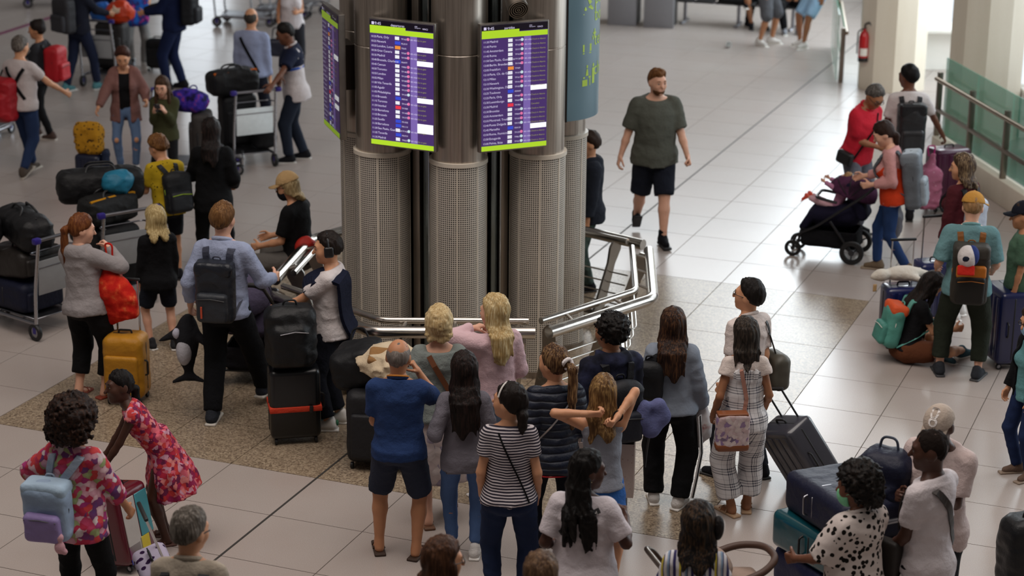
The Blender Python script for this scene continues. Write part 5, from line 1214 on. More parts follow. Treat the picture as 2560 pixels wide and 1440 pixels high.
p_white = person('man with shaved head in a white tee and black striped shorts with a shoulder bag', head=(2335, 1078), h=1.80, yaw=-48, sk='dark', hd=(-28, 4, 0), face=True, tops=[TEE(cloth('#cfc6c8', .9, .05), sl=.72, inf=.028, ai=.02, hem=-.12)], bottom=SH(cloth('#111116', .8), len=.9, inf=.03), shoes=SNK, hair=SH_(mat=cloth('#1a110d', .9), th=.002, recede=.01), aL=(-.16, .2, .92), aR=(.17, .24, .90), det=1.15)
for k in range(3):
    J = p_white.J; a, b = J['HL'], J['KL']; V = [a + np.array((-.128, -.02 + k * .024, -.02)), a * .5 + b * .5 + np.array((-.118, -.02 + k * .024, 0)), a * .12 + b * .88 + np.array((-.105, -.02 + k * .024, 0))]
    ribbon('side_stripe', V, [np.array((-1, 0, 0))] * 3, .012, .004, cloth('#c9c6c4'), p_white.bot)
q = worn(p_white, 'shoulder_bag', 'dark brown shoulder bag of the man in the white tee', 'bag'); body_strap(p_white, q, [(.12, .10, -1), (-.02, .38, -1), (-.11, .50, -1), (-.12, .46, 1), (-.13, .2, 1)], .05, plastic('#241a15', .6), 'strap', .006)
sob('bag_body', [([rb(p_white.tor(-.20, .16, -.02), (.05, .11, .17), .03, p_white.Rt)], .02, None)], .012, plastic('#1d1612', .6), q)
p_cap8 = person('man in a beige cap with the number 8 and a pale tee', head=(2358, 1012), h=1.73, yaw=-146, sk='dark', girth=1.1, hd=(0, 20, 0), face=True, tops=[TEE(cloth('#c9b6b2', .9, .05), sl=.8, inf=.04, ai=.03, hem=-.16)], bottom=SH(cloth('#15151a'), len=.9, inf=.03), shoes=SNK, hair=SH_(mat=cloth('#150e0b', .9), th=.003), aL=(-.1, .3, 1.2), aR=(.14, .3, 1.2), det=1.1)
cap_hat(p_cap8, cloth('#b3a497', .9, .06), tilt=8)
V8, F8 = text_mesh('8', .105, align='CENTER'); f8 = p_cap8.capf
mk('number', [f8(x * 1.25, .1135 * math.sqrt(max(0, 1 - (x * 1.25 / .095) ** 2 - ((.06 + z) / .117) ** 2)) + .003, .06 + z) for x, z in V8], F8, cloth('#ece6e2'), p_cap8.cap, smooth=False)

# --- left front
p_flor = person('woman with a big curly afro in a bright floral blouse and black trousers', head=(178, 1012), h=1.67, yaw=14, sk='tan', fem=1, girth=1.05, hd=(0, 8, 0), tops=[LS(floral(('#b8344e', '#d9a7b5', '#c2476a', '#5d3f74', '#d8d0d0', '#d24a4a', '#9bb07a', '#e6c6cc', '#a53a7a'), 24), sl=1.55, inf=.034, ai=.032, hem=-.12, loose=.7, name='blouse')], bottom=TR(BLK, inf=.012), shoes=DSH,
    hair=dict(style='afro', col='#1c110d', col2='#4a2f20', r=.158, low=1, curl=.012, wave=1), aL=(-.24, .24, 1.12), aR=(.27, .26, .90), eL=(-1, -.4, -.2), det=1.15)
backpack(p_flor, 'pale blue and lilac backpack worn by the woman in the floral blouse', nylon('#8fa3bb'), nylon('#8e9aab'), w=.33, h=.42, d=.17, z=.13, x=-.11, pocket=nylon('#8a78a8'), top=nylon('#9db3c6'), tilt=6)
pm = soft_bag('plush_charm', 'small pink and white plush charm hanging on the pale backpack', 'charm', p_flor.w(p_flor.pc(.12, -.10, -.14)), RZ(0), [ell((0, 0, 0), (.03, .025, .03)), ell((0, 0, -.07), (.035, .03, .045)), ell((.03, 0, -.1), (.02, .02, .02))], cloth('#c99aa2'), h=.008, k=.01, wr=.001)
p_girl = person('girl in a pink floral dress bending over a colourful suitcase', foot=(415, 1352), h=1.42, yaw=-100, sk='dark', fem=.3, lean=34, hd=(-22, -34, 0), face=True, aL=(-.13, .56, .78), aR=(.17, .53, .80), tops=[dict(mat=floral(('#b32840', '#d86a7a', '#8e2452', '#d2a0b4', '#c8403c', '#5f2448', '#e08a86'), 34), sl=.16, inf=.012, hem=.08, name='dress', skirt=dict(hem=-.44, r=.29, pleats=10, top=.2, tiltx=16), loose=.1)], shoes=SAND('#5a3a30'),
    hair=dict(style='ponytail', col='#0e0a09', col2='#221a17', L=.14, at=(.02, -.105, -.01), dir=(.0, -.02, -.02), th=.008), det=1.15)
p_man21 = person('grey haired man in a beige shirt with dark straps at the bottom edge', head=(468, 1280), h=1.72, yaw=8, sk='light', hd=(24, 6, 0), tops=[TEE(cloth('#a89c8c'), inf=.024, collar=cloth('#a09484'), name='shirt')], bottom=TR(cloth('#3a3833')), shoes=DSH, hair=SH_(col='#4d463f', col2='#9a9288', th=.016, nape=-.09), det=1.15)
q = worn(p_man21, 'backpack_straps', 'black backpack straps over the beige shirt at the bottom edge', 'strap')
for sd in (-1, 1): body_strap(p_man21, q, [(sd * .10, .2, -1), (sd * .11, .48, -1), (sd * .11, .44, 1), (sd * .12, .2, 1)], .06, nylon('#15161a'), 'shoulder_strap', .014)
MB().tube([p_man21.hp(.083, -.02, .006), p_man21.hp(.08, .06, .012)], .004, 6).build('glasses', BLKP, p_man21.obj)
p_hood = person('woman with a red ponytail in a light grey hoodie and black cropped trousers', foot=(228, 992), head=(172, 540), yaw=26, sk='fair', fem=.9, girth=1.05, hd=(40, 12, 0), lean=0, side=-3, face=True, aR=(.12, .24, 1.42), aL=(-.08, .30, 1.20), eR=(1, -.2, -.6), fL=(-.12, -.02, 0, -4), fR=(.12, .06, 0, 12), curl=(.5, .8), tops=[LS(cloth('#8e8888', .95), inf=.03, ai=.026, hem=-.08, hood=1, name='hoodie')], bottom=TR(BLK, inf=.03, ci=.04, len=1.68), shoes=SAND('#8a3a26'), hair=dict(style='ponytail', col='#5a2f16', col2='#8c5a30', L=.36, at=(-.01, -.108, .02), dir=(-.02, -.04, -.03)))
p_bc = person('blond child in a black hoodie and navy shorts behind the luggage', foot=(405, 872), head=(402, 520), yaw=-26, sk='fair', fem=.3, hd=(-14, 4, 0), aR=(.22, .06, .84), aL=(-.22, .08, .84), tops=[LS(cloth('#0d0d10'), inf=.04, ai=.03, hem=-.12, hood=1, name='hoodie')], bottom=SH(cloth('#171b26'), len=.86, inf=.03), shoes=dict(kind='sneaker', mat=cloth('#2a2b2e'), sole=plastic('#d0ccc6', .6), high=.03), hair=dict(style='long', col='#9a8458', col2='#dccb98', L=.2, w=.105, taper=1.05, th=.022), fL=(-.12, .05, 0, -20), fR=(.14, -.06, 0, 10))
p_boy = person('boy in a pale blue shirt and black trousers wearing a black backpack', foot=(575, 1045), head=(532, 512), yaw=12, sk='fair', hd=(2, 4, 0), aL=(-.30, .02, .93), aR=(.30, .30, 1.10), fL=(-.10, -.12, 0, -6), fR=(.16, .42, 0, 10), tops=[LS(cloth('#97a0ba', .9, .06), sl=1.85, inf=.024, ai=.018, hem=-.06, collar=cloth('#a2abc4', .9), name='shirt')], bottom=TR(cloth('#0c0d11'), inf=.026, ci=.03), shoes=dict(kind='sneaker', mat=cloth('#2a2d34'), sole=plastic('#c8c2b8', .6)), hair=SH_(col='#5d3f24', col2='#9a7144', th=.017, nape=-.085), det=1.1)
bp = backpack(p_boy, 'black zipped backpack with a red mark worn over the pale blue shirt', nylon('#25282e', .4), nylon('#3a3d4c'), w=.31, h=.47, d=.14, z=.18, pocket=nylon('#2e3136', .45), top=nylon('#20232a', .25))
MB().box(p_boy.pc(-.07, -.137, -.12), (.014, .008, .10)).build('red_mark', plastic('#c24a2c', .5), bp, smooth=False)
p_seat = person('person in a beige cap, black tee and dark mask sitting on the rail', foot=(752, 800), h=1.74, yaw=-72, sk='light', drop=.26, lean=6, hd=(-10, 10, 0), face=True, aL=(-.16, .34, .78), aR=(.14, .36, .80), fL=(-.16, .52, .12, -8), fR=(.14, .50, .12, 8), tops=[TEE(cloth('#0d0d0f'), sl=.8, inf=.03, ai=.025, hem=-.06)], bottom=TR(cloth('#5c5854'), inf=.03, ci=.03), shoes=DSH, hair=dict(style='long', col='#8a7450', col2='#cbb68a', L=.16, w=.086, th=.006))
cap_hat(p_seat, cloth('#b49468', .9, .08), tilt=4); face_mask(p_seat, cloth('#14161c')); glasses(p_seat)
p_head = person('man with black headphones in a white tee with a navy jumper over his shoulder', foot=(832, 1066), head=(808, 584), yaw=-82, sk='light', hd=(-14, 4, 0), face=True, aL=(-.10, .46, 1.06), aR=(.2, .06, .92), eL=(-.6, -1, -.4), fL=(-.10, .02, 0, -8), fR=(.10, -.04, 0, 4), tops=[TEE(cloth('#c9c1c0', .9, .06), sl=.75, inf=.028, ai=.02, hem=-.07)], bottom=TR(cloth('#14161f'), inf=.026, ci=.03, len=1.88), shoes=dict(kind='sneaker', mat=plastic('#d9d3cc', .5), sole=plastic('#e2ddd6', .6), heel=plastic('#1f6b46', .5)), hair=SH_(col='#1b1411', th=.015, nape=-.085), det=1.1)
headphones(p_head, plastic('#131214', .4))
J = p_head.J; w_ = J['WL']; u_ = J['UL']; MB().tube([w_ + np.cross(u_, (0, 0, 1)) * .03 * math.cos(a) + np.array((0, 0, .03 * math.sin(a))) for a in np.linspace(0, 6.28, 14)[:-1]], .012, 8, closed=True).build('wristwatch', BLKP, p_head.obj)
jp = worn(p_head, 'jumper', 'navy jumper draped over the shoulder of the headphones man', 'jumper')
body_strap(p_head, jp, [(-.10, .36, 1), (-.11, .46, 1), (-.11, .47, -1), (-.08, .28, -1), (-.03, .02, -1), (.02, -.14, -1)], .20, cloth('#12172a'), 'drape', .03)

# --- left back
p_bun = person('person with a dark hair bun and black trousers carrying a red backpack', foot=(112, 344), head=(58, 52), yaw=-75, sk='tan', fem=.5, hd=(-8, 4, 0), tops=[LS(cloth('#2a2a2e'))], bottom=TR(BLK), shoes=dict(kind='sneaker', mat=cloth('#4a3a34'), sole=plastic('#b0a89e', .6)), hair=dict(style='bun', col='#1c1411', at=(.0, -.07, .10)), fL=(-.1, -.16, 0, -5), fR=(.1, .18, 0, 5))
backpack(p_bun, 'large red rucksack on the back of the person with the hair bun', nylon('#a3141e', .5), nylon('#191416'), w=.36, h=.52, d=.24, z=.22, pocket=nylon('#a81620', .5))
p_wt = person('grey haired person in a white tee with crossed black straps and blue jeans', foot=(70, 436), head=(58, 92), yaw=22, sk='light', hd=(0, 6, 0), girth=1.1, aR=(.42, .30, 1.05), aL=(-.24, .2, 1.0), fL=(-.08, .22, 0, 0), fR=(.08, -.2, .03, 6, -25), tops=[TEE(cloth('#b9aeac', .9, .06), inf=.028)], bottom=TR(denim('#22304e'), inf=.016), shoes=dict(kind='sneaker', mat=cloth('#4d443c'), sole=plastic('#b8b0a4', .6)), hair=SH_(col='#4a433e', col2='#8f867e', th=.014))
q = worn(p_wt, 'harness', 'black crossed carrier straps on the back of the white tee', 'strap'); body_strap(p_wt, q, [(-.13, .47, -1), (.12, .08, -1)], .04, BLK, 'strap', .008); body_strap(p_wt, q, [(.13, .47, -1), (-.12, .08, -1)], .04, BLK, 'strap', .009)
p_t1 = person('person in dark clothes with a grey backpack beside the cart with bright bags', foot=(206, 226), h=1.76, yaw=40, sk='tan', tops=[LS(cloth('#1a1d2a'), inf=.03)], bottom=TR(cloth('#1b2238'), inf=.014), shoes=dict(kind='sneaker', mat=cloth('#4f7f86'), sole=plastic('#c8c8c4', .6)), hair=SH_(), aR=(.2, .4, 1.1), fL=(-.1, -.2, 0, 0), fR=(.1, .2, 0, 0))
backpack(p_t1, 'charcoal grey backpack at the top left corner group', nylon('#2e2e32'), nylon('#1c1c20'), w=.36, h=.5, d=.2, z=.2, pocket=nylon('#333338'))
p_t2 = person('person in a navy sweatshirt leaning over the cart with bright bags', foot=(258, 168), h=1.72, yaw=70, lean=22, sk='light', tops=[LS(cloth('#171c38'), inf=.03)], bottom=TR(cloth('#1a2034')), shoes=DSH, hair=SH_(), aR=(.15, .5, 1.0), aL=(-.15, .5, 1.0))
p_t3 = person('woman in a beige sleeveless top holding a blue and purple bag', foot=(345, 168), h=1.70, yaw=165, sk='light', fem=.9, tops=[TEE(cloth('#a8968c'), sl=.15, inf=.018)], bottom=TR(cloth('#8c8a88'), inf=.02), shoes=SNK, hair=dict(style='long', col='#3a2a20', L=.2), aL=(-.2, .3, 1.1), aR=(.14, .3, 1.1))
p_t4 = person('man in a navy jacket and navy jeans wearing a black backpack', foot=(440, 222), h=1.80, yaw=-80, sk='light', tops=[LS(cloth('#101a3a'), inf=.034, ai=.03)], bottom=TR(denim('#141d3a'), inf=.02), shoes=DSH, hair=SH_(), aL=(-.12, .38, 1.1), aR=(.14, .36, 1.08), fL=(-.08, .1, 0, 0), fR=(.08, -.08, 0, 0))
backpack(p_t4, 'black backpack on the man in the navy jacket', nylon('#15171c'), nylon('#101216'), w=.32, h=.46, d=.2, z=.24, pocket=nylon('#1a1c22'))
p_mauve = person('woman in a mauve cardigan, black top and ripped blue jeans', foot=(322, 428), head=(324, 116), yaw=172, sk='light', fem=.8, hd=(0, 22, 0), face=True, aR=(.36, .26, .98), aL=(-.30, .22, 1.05), tops=[TEE(BLK, sl=.2, inf=.01, hem=-.02, nk=.50), LS(cloth('#7a5650', .95), inf=.034, ai=.032, hem=-.20, flare=.02, open=.07, nk=.55, name='cardigan')], bottom=TR(denim('#5a6f8e'), inf=.008, waist=.06), shoes=SNK, hair=SH_(col='#3a2018', th=.02, nape=-.06))
for nm in 'LR':
    k_ = p_mauve.J['K' + nm]; sob('knee_rip', [([ell(k_ + np.array((0, .05, 0)), (.03, .024, .035))], .01, None)], .01, skin(SKINS['light']), p_mauve.bot)
p_olive = person('girl with long brown hair in an olive jacket looking at her phone', head=(407, 190), h=1.42, yaw=186, sk='fair', fem=.6, hd=(4, 16, 0), face=True, aL=(-.08, .26, 1.32), aR=(.08, .26, 1.32), tops=[LS(cloth('#3c3d26', .95), inf=.034, ai=.03, hem=-.10, name='jacket')], bottom=TR(cloth('#141416')), shoes=SNK, hair=dict(style='long', col='#3a281c', col2='#6d4f36', L=.3, w=.105, front=(-1, 1)))
ph = MB().rbox((0, 0, 0), (.075, .01, .15), .008, None, 2).build('smartphone', plastic('#26262a', .2)); ph.matrix_world = Matrix.Translation(p_olive.w((p_olive.J['WL'] + p_olive.J['WR']) / 2 + np.array((0, .09, .07)) * p_olive.s)) @ Matrix.Rotation(rad(-186), 4, 'Z') @ Matrix.Rotation(rad(-40), 4, 'X'); tag(ph, 'dark smartphone held by the girl in the olive jacket', 'phone')
p_yel = person('boy in a yellow and black patterned tee with a lime trimmed backpack', head=(412, 342), h=1.52, yaw=-32, sk='light', hd=(-20, 22, 0), lean=10, face=True, aL=(-.2, .36, 1.05), aR=(.2, .34, 1.0), tops=[TEE(spots('#b3961e', '#191710', 22, .22), sl=.75, inf=.03, ai=.025, hem=-.1)], bottom=SH(cloth('#16181e'), inf=.02), shoes=DSH, hair=SH_(col='#5e3c20', col2='#9a6f3e', th=.024, nape=-.08, curl=.006))
backpack(p_yel, 'black backpack with lime green trim on the boy in yellow', nylon('#17181b'), nylon('#202226'), w=.34, h=.48, d=.18, z=.17, pocket=nylon('#1e2024'), accent=plastic('#9ab82c', .5), x=.05)
p_blk = person('woman dressed in black with long dark hair pushing a cart', head=(526, 298), h=1.70, yaw=-6, sk='light', fem=.8, hd=(-6, 6, 0), aL=(-.2, .34, 1.1), aR=(.22, .2, 1.0), tops=[LS(cloth('#0b0b0d'), inf=.034, ai=.03, hem=-.14)], bottom=TR(BLK, inf=.014), shoes=DSH, hair=dict(style='long', col='#15100f', col2='#3a2c28', L=.34, w=.09, taper=.7))
p_bald = person('bald man in a pale blue shirt with a black cross body strap', head=(627, 22), h=1.74, yaw=8, sk='light', girth=1.05, tops=[LS(cloth('#8f98b4', .9, .06), inf=.03, hem=-.06, name='shirt')], bottom=TR(cloth('#171a26')), shoes=DSH, hair=SH_(col='#3d3832', baldtop=1, th=.007))
q = worn(p_bald, 'bag_strap', 'black bag strap over the pale blue shirt', 'strap'); body_strap(p_bald, q, [(-.12, .48, -1), (.12, .02, -1)], .035, BLK, 'strap', .008)
p_push = person('man in a navy and white polo shirt pushing a luggage cart', foot=(742, 402), head=(706, 56), yaw=-98, sk='brown', girth=1.06, hd=(-6, 14, 0), face=True, lean=6, aL=('px', 668, 232, 1.02), aR=('px', 690, 226, 1.02), fL=(-.1, .10, 0, -5), fR=(.1, -.10, 0, 5), tops=[TEE(cloth('#c4bcbc', .9, .05), sl=.75, inf=.03, ai=.024, hem=-.14, collar=cloth('#c4bcbc'), name='polo_shirt')], bottom=TR(denim('#1c222e'), inf=.022), shoes=dict(kind='sneaker', mat=cloth('#121216'), sole=plastic('#c0bcb6', .6)), hair=SH_(col='#15110f'))
def band(P, z0, z1, inf, mat, nm, sleeves=False):
    iR = P.Rt.T; o = P.o
    def cut(X, Y, Z):
        x, y, z = X - o[0], Y - o[1], Z - o[2]; zt = iR[2, 0] * x + iR[2, 1] * y + iR[2, 2] * z; yt = iR[1, 0] * x + iR[1, 1] * y + iR[1, 2] * z
        return np.maximum(np.maximum(z0 * P.s - zt, zt - z1 * P.s), zt + .35 * yt - .541 * P.s)
    g0 = P.shell[0]; pr = [((lambda X, Y, Z, f=f: f(X, Y, Z) - inf), lo - inf, hi + inf) for f, lo, hi in g0[0]]; G = [(pr, .035, cut)]
    if sleeves:
        for g in P.shell[1:3]: G.append(([((lambda X, Y, Z, f=f: f(X, Y, Z) - inf), lo - inf, hi + inf) for f, lo, hi in g[0]], .02, None))
    return sob(nm, G, .014, mat, P.top)
band(p_push, .30, .6, .005, cloth('#141a30'), 'navy_yoke', True); band(p_push, .262, .302, .004, cloth('#2a52a8'), 'blue_band')
p_bw = person('woman in a white top holding a dark bag far behind the pale blue shirt', foot=(742, 205), h=1.68, yaw=176, sk='tan', fem=.9, tops=[TEE(cloth('#cfc9cc', .9, .05), sl=.3, inf=.02)], bottom=TR(cloth('#23242a')), shoes=SNK, hair=dict(style='long', col='#2a1d16', L=.22), aL=(-.1, .28, 1.15), aR=(.2, .2, 1.0), push=(-.05, 0))
sb = soft_bag('handbag', 'navy handbag carried by the woman in the white top', 'handbag', p_bw.w(p_bw.J['WR']) - Vector((0, 0, .52)), RZ(0), [rb((0, 0, .13), (.16, .07, .13), .05)], plastic('#14182a', .5), handles=[[(-.1, 0, .24), (-.08, 0, .42), (.08, 0, .42), (.1, 0, .24)]])

# --- right back
p_gt = person('tall man in a dark grey green tee and black shorts walking towards us', foot=(1630, 598), head=(1652, 175), yaw=172, sk='fair', girth=1.12, hd=(-16, 4, 0), face=True, aR=(.36, .04, .88), aL=(-.30, .18, .90), curl=(.9, .4), fL=(-.06, .26, 0, -4), fR=(.10, -.32, .07, 6, -38), tops=[TEE(cloth('#54564e'), sl=.9, inf=.045, ai=.034, hem=-.13, loose=.6)], bottom=SH(cloth('#171b26'), len=1.0, inf=.034), shoes=dict(kind='sneaker', mat=cloth('#121318'), sole=plastic('#1c1c1e', .6), high=.05), hair=SH_(col='#5f3c20', col2='#9a6c3c', th=.014, recede=.034, quiff=1), det=1.2)
sob('beard', [([ell(p_gt.hp(0, .0335, -.07), np.array((.0605, .060, .054)) * p_gt.hs, p_gt.Rh)], .01, None)], .008, hairm('#5a3a22'), p_gt.obj)
p_beh = person('person in a dark navy hoodie half hidden behind the pillar', foot=(1466, 722), head=(1462, 330), yaw=-100, sk='light', tops=[LS(cloth('#20242e'), inf=.04, ai=.034, hem=-.14, hood=1, name='hoodie')], bottom=TR(blotch('#2e3a36', '#465650', 14), inf=.02), shoes=DSH, hair=SH_())
p_red = person('grey haired man in a red polo shirt with a small black crossbody bag', head=(2196, 196), h=1.78, push=(-.19, 0), lean=13, yaw=136, sk='olive', girth=1.14, hd=(14, 24, 0), face=True, aR=(.05, .34, 1.06), aL=(-.12, .32, 1.08), tops=[TEE(cloth('#c92638', .85), sl=.8, inf=.028, ai=.022, hem=-.09, collar=cloth('#b01c2a'), name='polo_shirt')], bottom=TR(cloth('#6a6c76'), inf=.016), shoes=DSH, hair=SH_(col='#4a4642', col2='#8c8680', th=.014))
glasses(p_red)
q = worn(p_red, 'crossbody_bag', 'small black crossbody bag on the red polo shirt', 'bag'); body_strap(p_red, q, [(-.08, .50, 1), (.08, .30, 1), (.18, .10, .0, 0)], .02, BLK, 'strap', .006); sob('bag_body', [([rb(p_red.tor(.245, .03, .0), (.045, .1, .075), .03, p_red.Rt)], .02, None)], .012, plastic('#131315', .5), q)
p_wt2 = person('young man in a white tee with a black rolltop backpack', head=(2276, 165), h=1.80, yaw=-2, sk='brown', hd=(-34, 4, 0), face=True, aR=('px', 2362, 348, .92), aL=(-.22, .2, .95), tops=[TEE(cloth('#cfc8c6', .9, .05), sl=.75, inf=.026, hem=-.08)], bottom=TR(denim('#26304a')), shoes=DSH, hair=SH_(col='#0f0c0b', th=.018))
backpack(p_wt2, 'glossy black rolltop backpack on the young man in white', nylon('#2a2b2d', .35), nylon('#232427'), w=.31, h=.56, d=.17, z=.16, pocket=nylon('#303133', .35), top=nylon('#1d1e20', .3))
p_or = person('woman in a pink top with an orange side panel pushing the stroller', head=(2244, 303), h=1.64, yaw=-72, sk='fair', fem=.9, hd=(-10, 20, 0), lean=8, face=True, aL=('px', 2176, 462, .98), aR=('px', 2160, 440, .98), fL=(-.08, -.22, .03, 0), fR=(.10, .14, 0, 0), tops=[LS(cloth('#c58f8c', .9, .08), inf=.026, ai=.02, hem=-.10, sl=1.8)], bottom=TR(denim('#1f3358'), inf=.01), shoes=dict(kind='sneaker', mat=cloth('#6a5a48'), sole=plastic('#8a7a66', .6)), hair=dict(style='ponytail', col='#2a1a14', L=.12, at=(0, -.105, -.03), dir=(0, -.02, -.03)))
iR = p_or.Rt.T
def _pan(X, Y, Z):
    x, y, z = X - p_or.o[0], Y - p_or.o[1], Z - p_or.o[2]; xt = iR[0, 0] * x + iR[0, 1] * y + iR[0, 2] * z; yt = iR[1, 0] * x + iR[1, 1] * y + iR[1, 2] * z; zt = iR[2, 0] * x + iR[2, 1] * y + iR[2, 2] * z
    return np.maximum(np.maximum(xt + .02 - 0 * yt, zt - .40 * p_or.s + np.abs(yt) * .8), -.095 * p_or.s - zt)
g0 = p_or.shell[0]; sob('orange_panel', [([((lambda X, Y, Z, f=f: f(X, Y, Z) - .006), lo - .01, hi + .01) for f, lo, hi in g0[0]], .03, _pan)], .013, cloth('#c23a18', .85), p_or.top)
backpack(p_or, 'tall grey two tone rolltop backpack on the woman pushing the stroller', nylon('#5d6268', .5), nylon('#4a4e54'), w=.33, h=.62, d=.2, z=.15, pocket=nylon('#8a949c', .5), top=nylon('#747c84', .5))
p_mar = person('woman in a maroon top with a white backpack looking left', head=(2412, 388), h=1.64, yaw=-36, sk='light', fem=.8, hd=(-40, 4, 0), face=True, tops=[LS(cloth('#4e1d24', .9), inf=.03, ai=.026, hem=-.08)], bottom=TR(denim('#7e93ac'), inf=.01), shoes=SNK, hair=dict(style='long', col='#3a2a20', col2='#a8906e', L=.2, w=.098, th=.02), fL=(-.1, -.1, 0, 0))
backpack(p_mar, 'white drawstring backpack on the maroon top', nylon('#b3bac8', .5), nylon('#15161a'), w=.27, h=.38, d=.14, z=.22)
p_bkp = person('man in a pale teal shirt and dark green trousers with a tan cap', foot=(2398, 940), head=(2466, 486), yaw=8, sk='fair', girth=1.08, hd=(8, 14, 0), aL=(-.27, .16, 1.02), aR=(.25, .2, 1.0), fL=(-.19, .02, 0, -10), fR=(.16, -.05, 0, 24), tops=[TEE(cloth('#62868a', .9), sl=.95, inf=.036, ai=.032, hem=-.10, collar=cloth('#6a9496'), name='shirt')], bottom=TR(cloth('#23281f'), inf=.034, ci=.03, len=1.8), shoes=dict(kind='sneaker', mat=cloth('#2c2f34'), sole=plastic('#3a3a3c', .6)), hair=SH_(col='#8a6a48', th=.006), det=1.1)
cap_hat(p_bkp, cloth('#b3823c', .9, .08), tilt=2, rot=30)
bp = backpack(p_bkp, 'brown and orange hiking rucksack with a cap clipped on, worn on the teal shirt', nylon('#2c2822'), nylon('#7a4a1c'), w=.33, h=.54, d=.2, z=.15, pocket=nylon('#1a1713'), top=nylon('#34302a'), accent=plastic('#b06a1c', .6))
sob('orange_panel', [([rb(p_bkp.pc(0, -.11, .06), (.13, .03, .06), .025, p_bkp.Rt)], .02, None)], .012, nylon('#b0661a'), bp)
ch = empty('baseball_cap'); ch.matrix_world = Matrix.Translation(p_bkp.w(p_bkp.pc(-.05, -.17, .22))) @ Matrix.Rotation(rad(-8), 4, 'Z'); tag(ch, 'white, blue and red baseball cap clipped to the hiking rucksack', 'cap')
CR = np.array(RX(rad(95))); sob('crown', [([ell((0, 0, 0), (.085, .105, .10), RX(rad(95)))], .01, lambda X, Y, Z: Y - .03)], .009, cloth('#c9c2c0', .9, .05), ch); sob('back_panel', [([ell((.035, .012, .01), (.068, .09, .095))], .01, lambda X, Y, Z: np.maximum(Y - .028, .02 - X))], .009, cloth('#26346a'), ch)
sob('brim', [([rb((-.01, -.075, -.10), (.075, .012, .045), .011, RX(rad(-18)))], .01, None)], .008, cloth('#b8261c'), ch); sob('badge', [([ell((-.02, -.098, .01), (.032, .006, .026))], .01, None)], .006, cloth('#1c2030'), ch)
p_gcap = person('man in a navy cap and green tee standing by the tall blue suitcase', foot=(2530, 905), head=(2522, 508), yaw=-78, sk='tan', hd=(-4, 6, 0), face=True, tops=[TEE(cloth('#4a6652', .9), sl=.85, inf=.034, ai=.03, hem=-.12)], bottom=TR(cloth('#15171c'), inf=.02), shoes=BSH, hair=SH_(col='#2a1c14'))
cap_hat(p_gcap, cloth('#12151f'), tilt=4)
p_mask = person('woman with glasses and a pale blue mask in a black jacket over a teal top', foot=(2556, 1190), head=(2546, 764), yaw=-112, sk='light', fem=.8, hd=(0, 14, 0), face=True, aR=(.22, .10, .88), aL=(-.26, .14, .90), tops=[TEE(cloth('#5f8f92', .9), inf=.016, hem=-.12), LS(cloth('#0e0f12'), inf=.034, ai=.03, hem=-.10, open=.10, name='jacket')], bottom=TR(denim('#1b2746'), inf=.014, waist=-.05), shoes=dict(kind='sneaker', mat=cloth('#6a564a'), sole=plastic('#8a7868', .6)), hair=dict(style='ponytail', col='#2a1d16', L=.15))
glasses(p_mask); face_mask(p_mask, cloth('#8fb4d0', .8))
p_sit = person('girl with long dark hair sitting cross legged on the floor in a black tee', foot=(2262, 900), h=1.60, yaw=80, sk='light', fem=.6, drop=.70, lean=13, hd=(0, 34, 0), aR=(.14, .46, .36), aL=(-.14, .44, .38), fL=(.06, .40, -.02, 60, 0, (-1, .5, .25)), fR=(.02, .62, 0, -20, 0, (1, .5, .3)), tops=[TEE(cloth('#0f0f12'), inf=.02, hem=-.02)], bottom=SH(cloth('#5a331f'), len=.62, inf=.034, waist=.06), shoes=dict(kind='sneaker', mat=cloth('#3a5560'), sole=plastic('#d8d4cc', .6)), hair=dict(style='long', col='#15100e', col2='#35261f', L=.46, w=.11, taper=.8, front=(1, -1)))
backpack(p_sit, 'mint green backpack with an orange cloth on the girl sitting on the floor', nylon('#4f8f82'), nylon('#5c9c90'), w=.30, h=.44, d=.17, z=.20, pocket=nylon('#478478'), top=nylon('#d0542a'), accent=plastic('#d8d4cc', .5))
p_baby = person('small child in pink sitting in the stroller with coral shoes', foot=(2105, 610), h=.80, yaw=-64, base=.44, sk='fair', drop=.26, lean=-18, hd=(0, 0, 0), aL=(-.2, .3, 1.0), aR=(.2, .3, 1.0), fL=(-.14, 1.02, .55, -10, 30), fR=(.14, 1.02, .55, 10, 30), tops=[LS(cloth('#b37a98'), inf=.03, ai=.03)], bottom=TR(cloth('#c9a0a8', .9), inf=.02, len=1.75), shoes=dict(kind='sneaker', mat=plastic('#d8503c', .5), sole=plastic('#e06a54', .6)), hair=SH_(col='#8a6a48', th=.006))
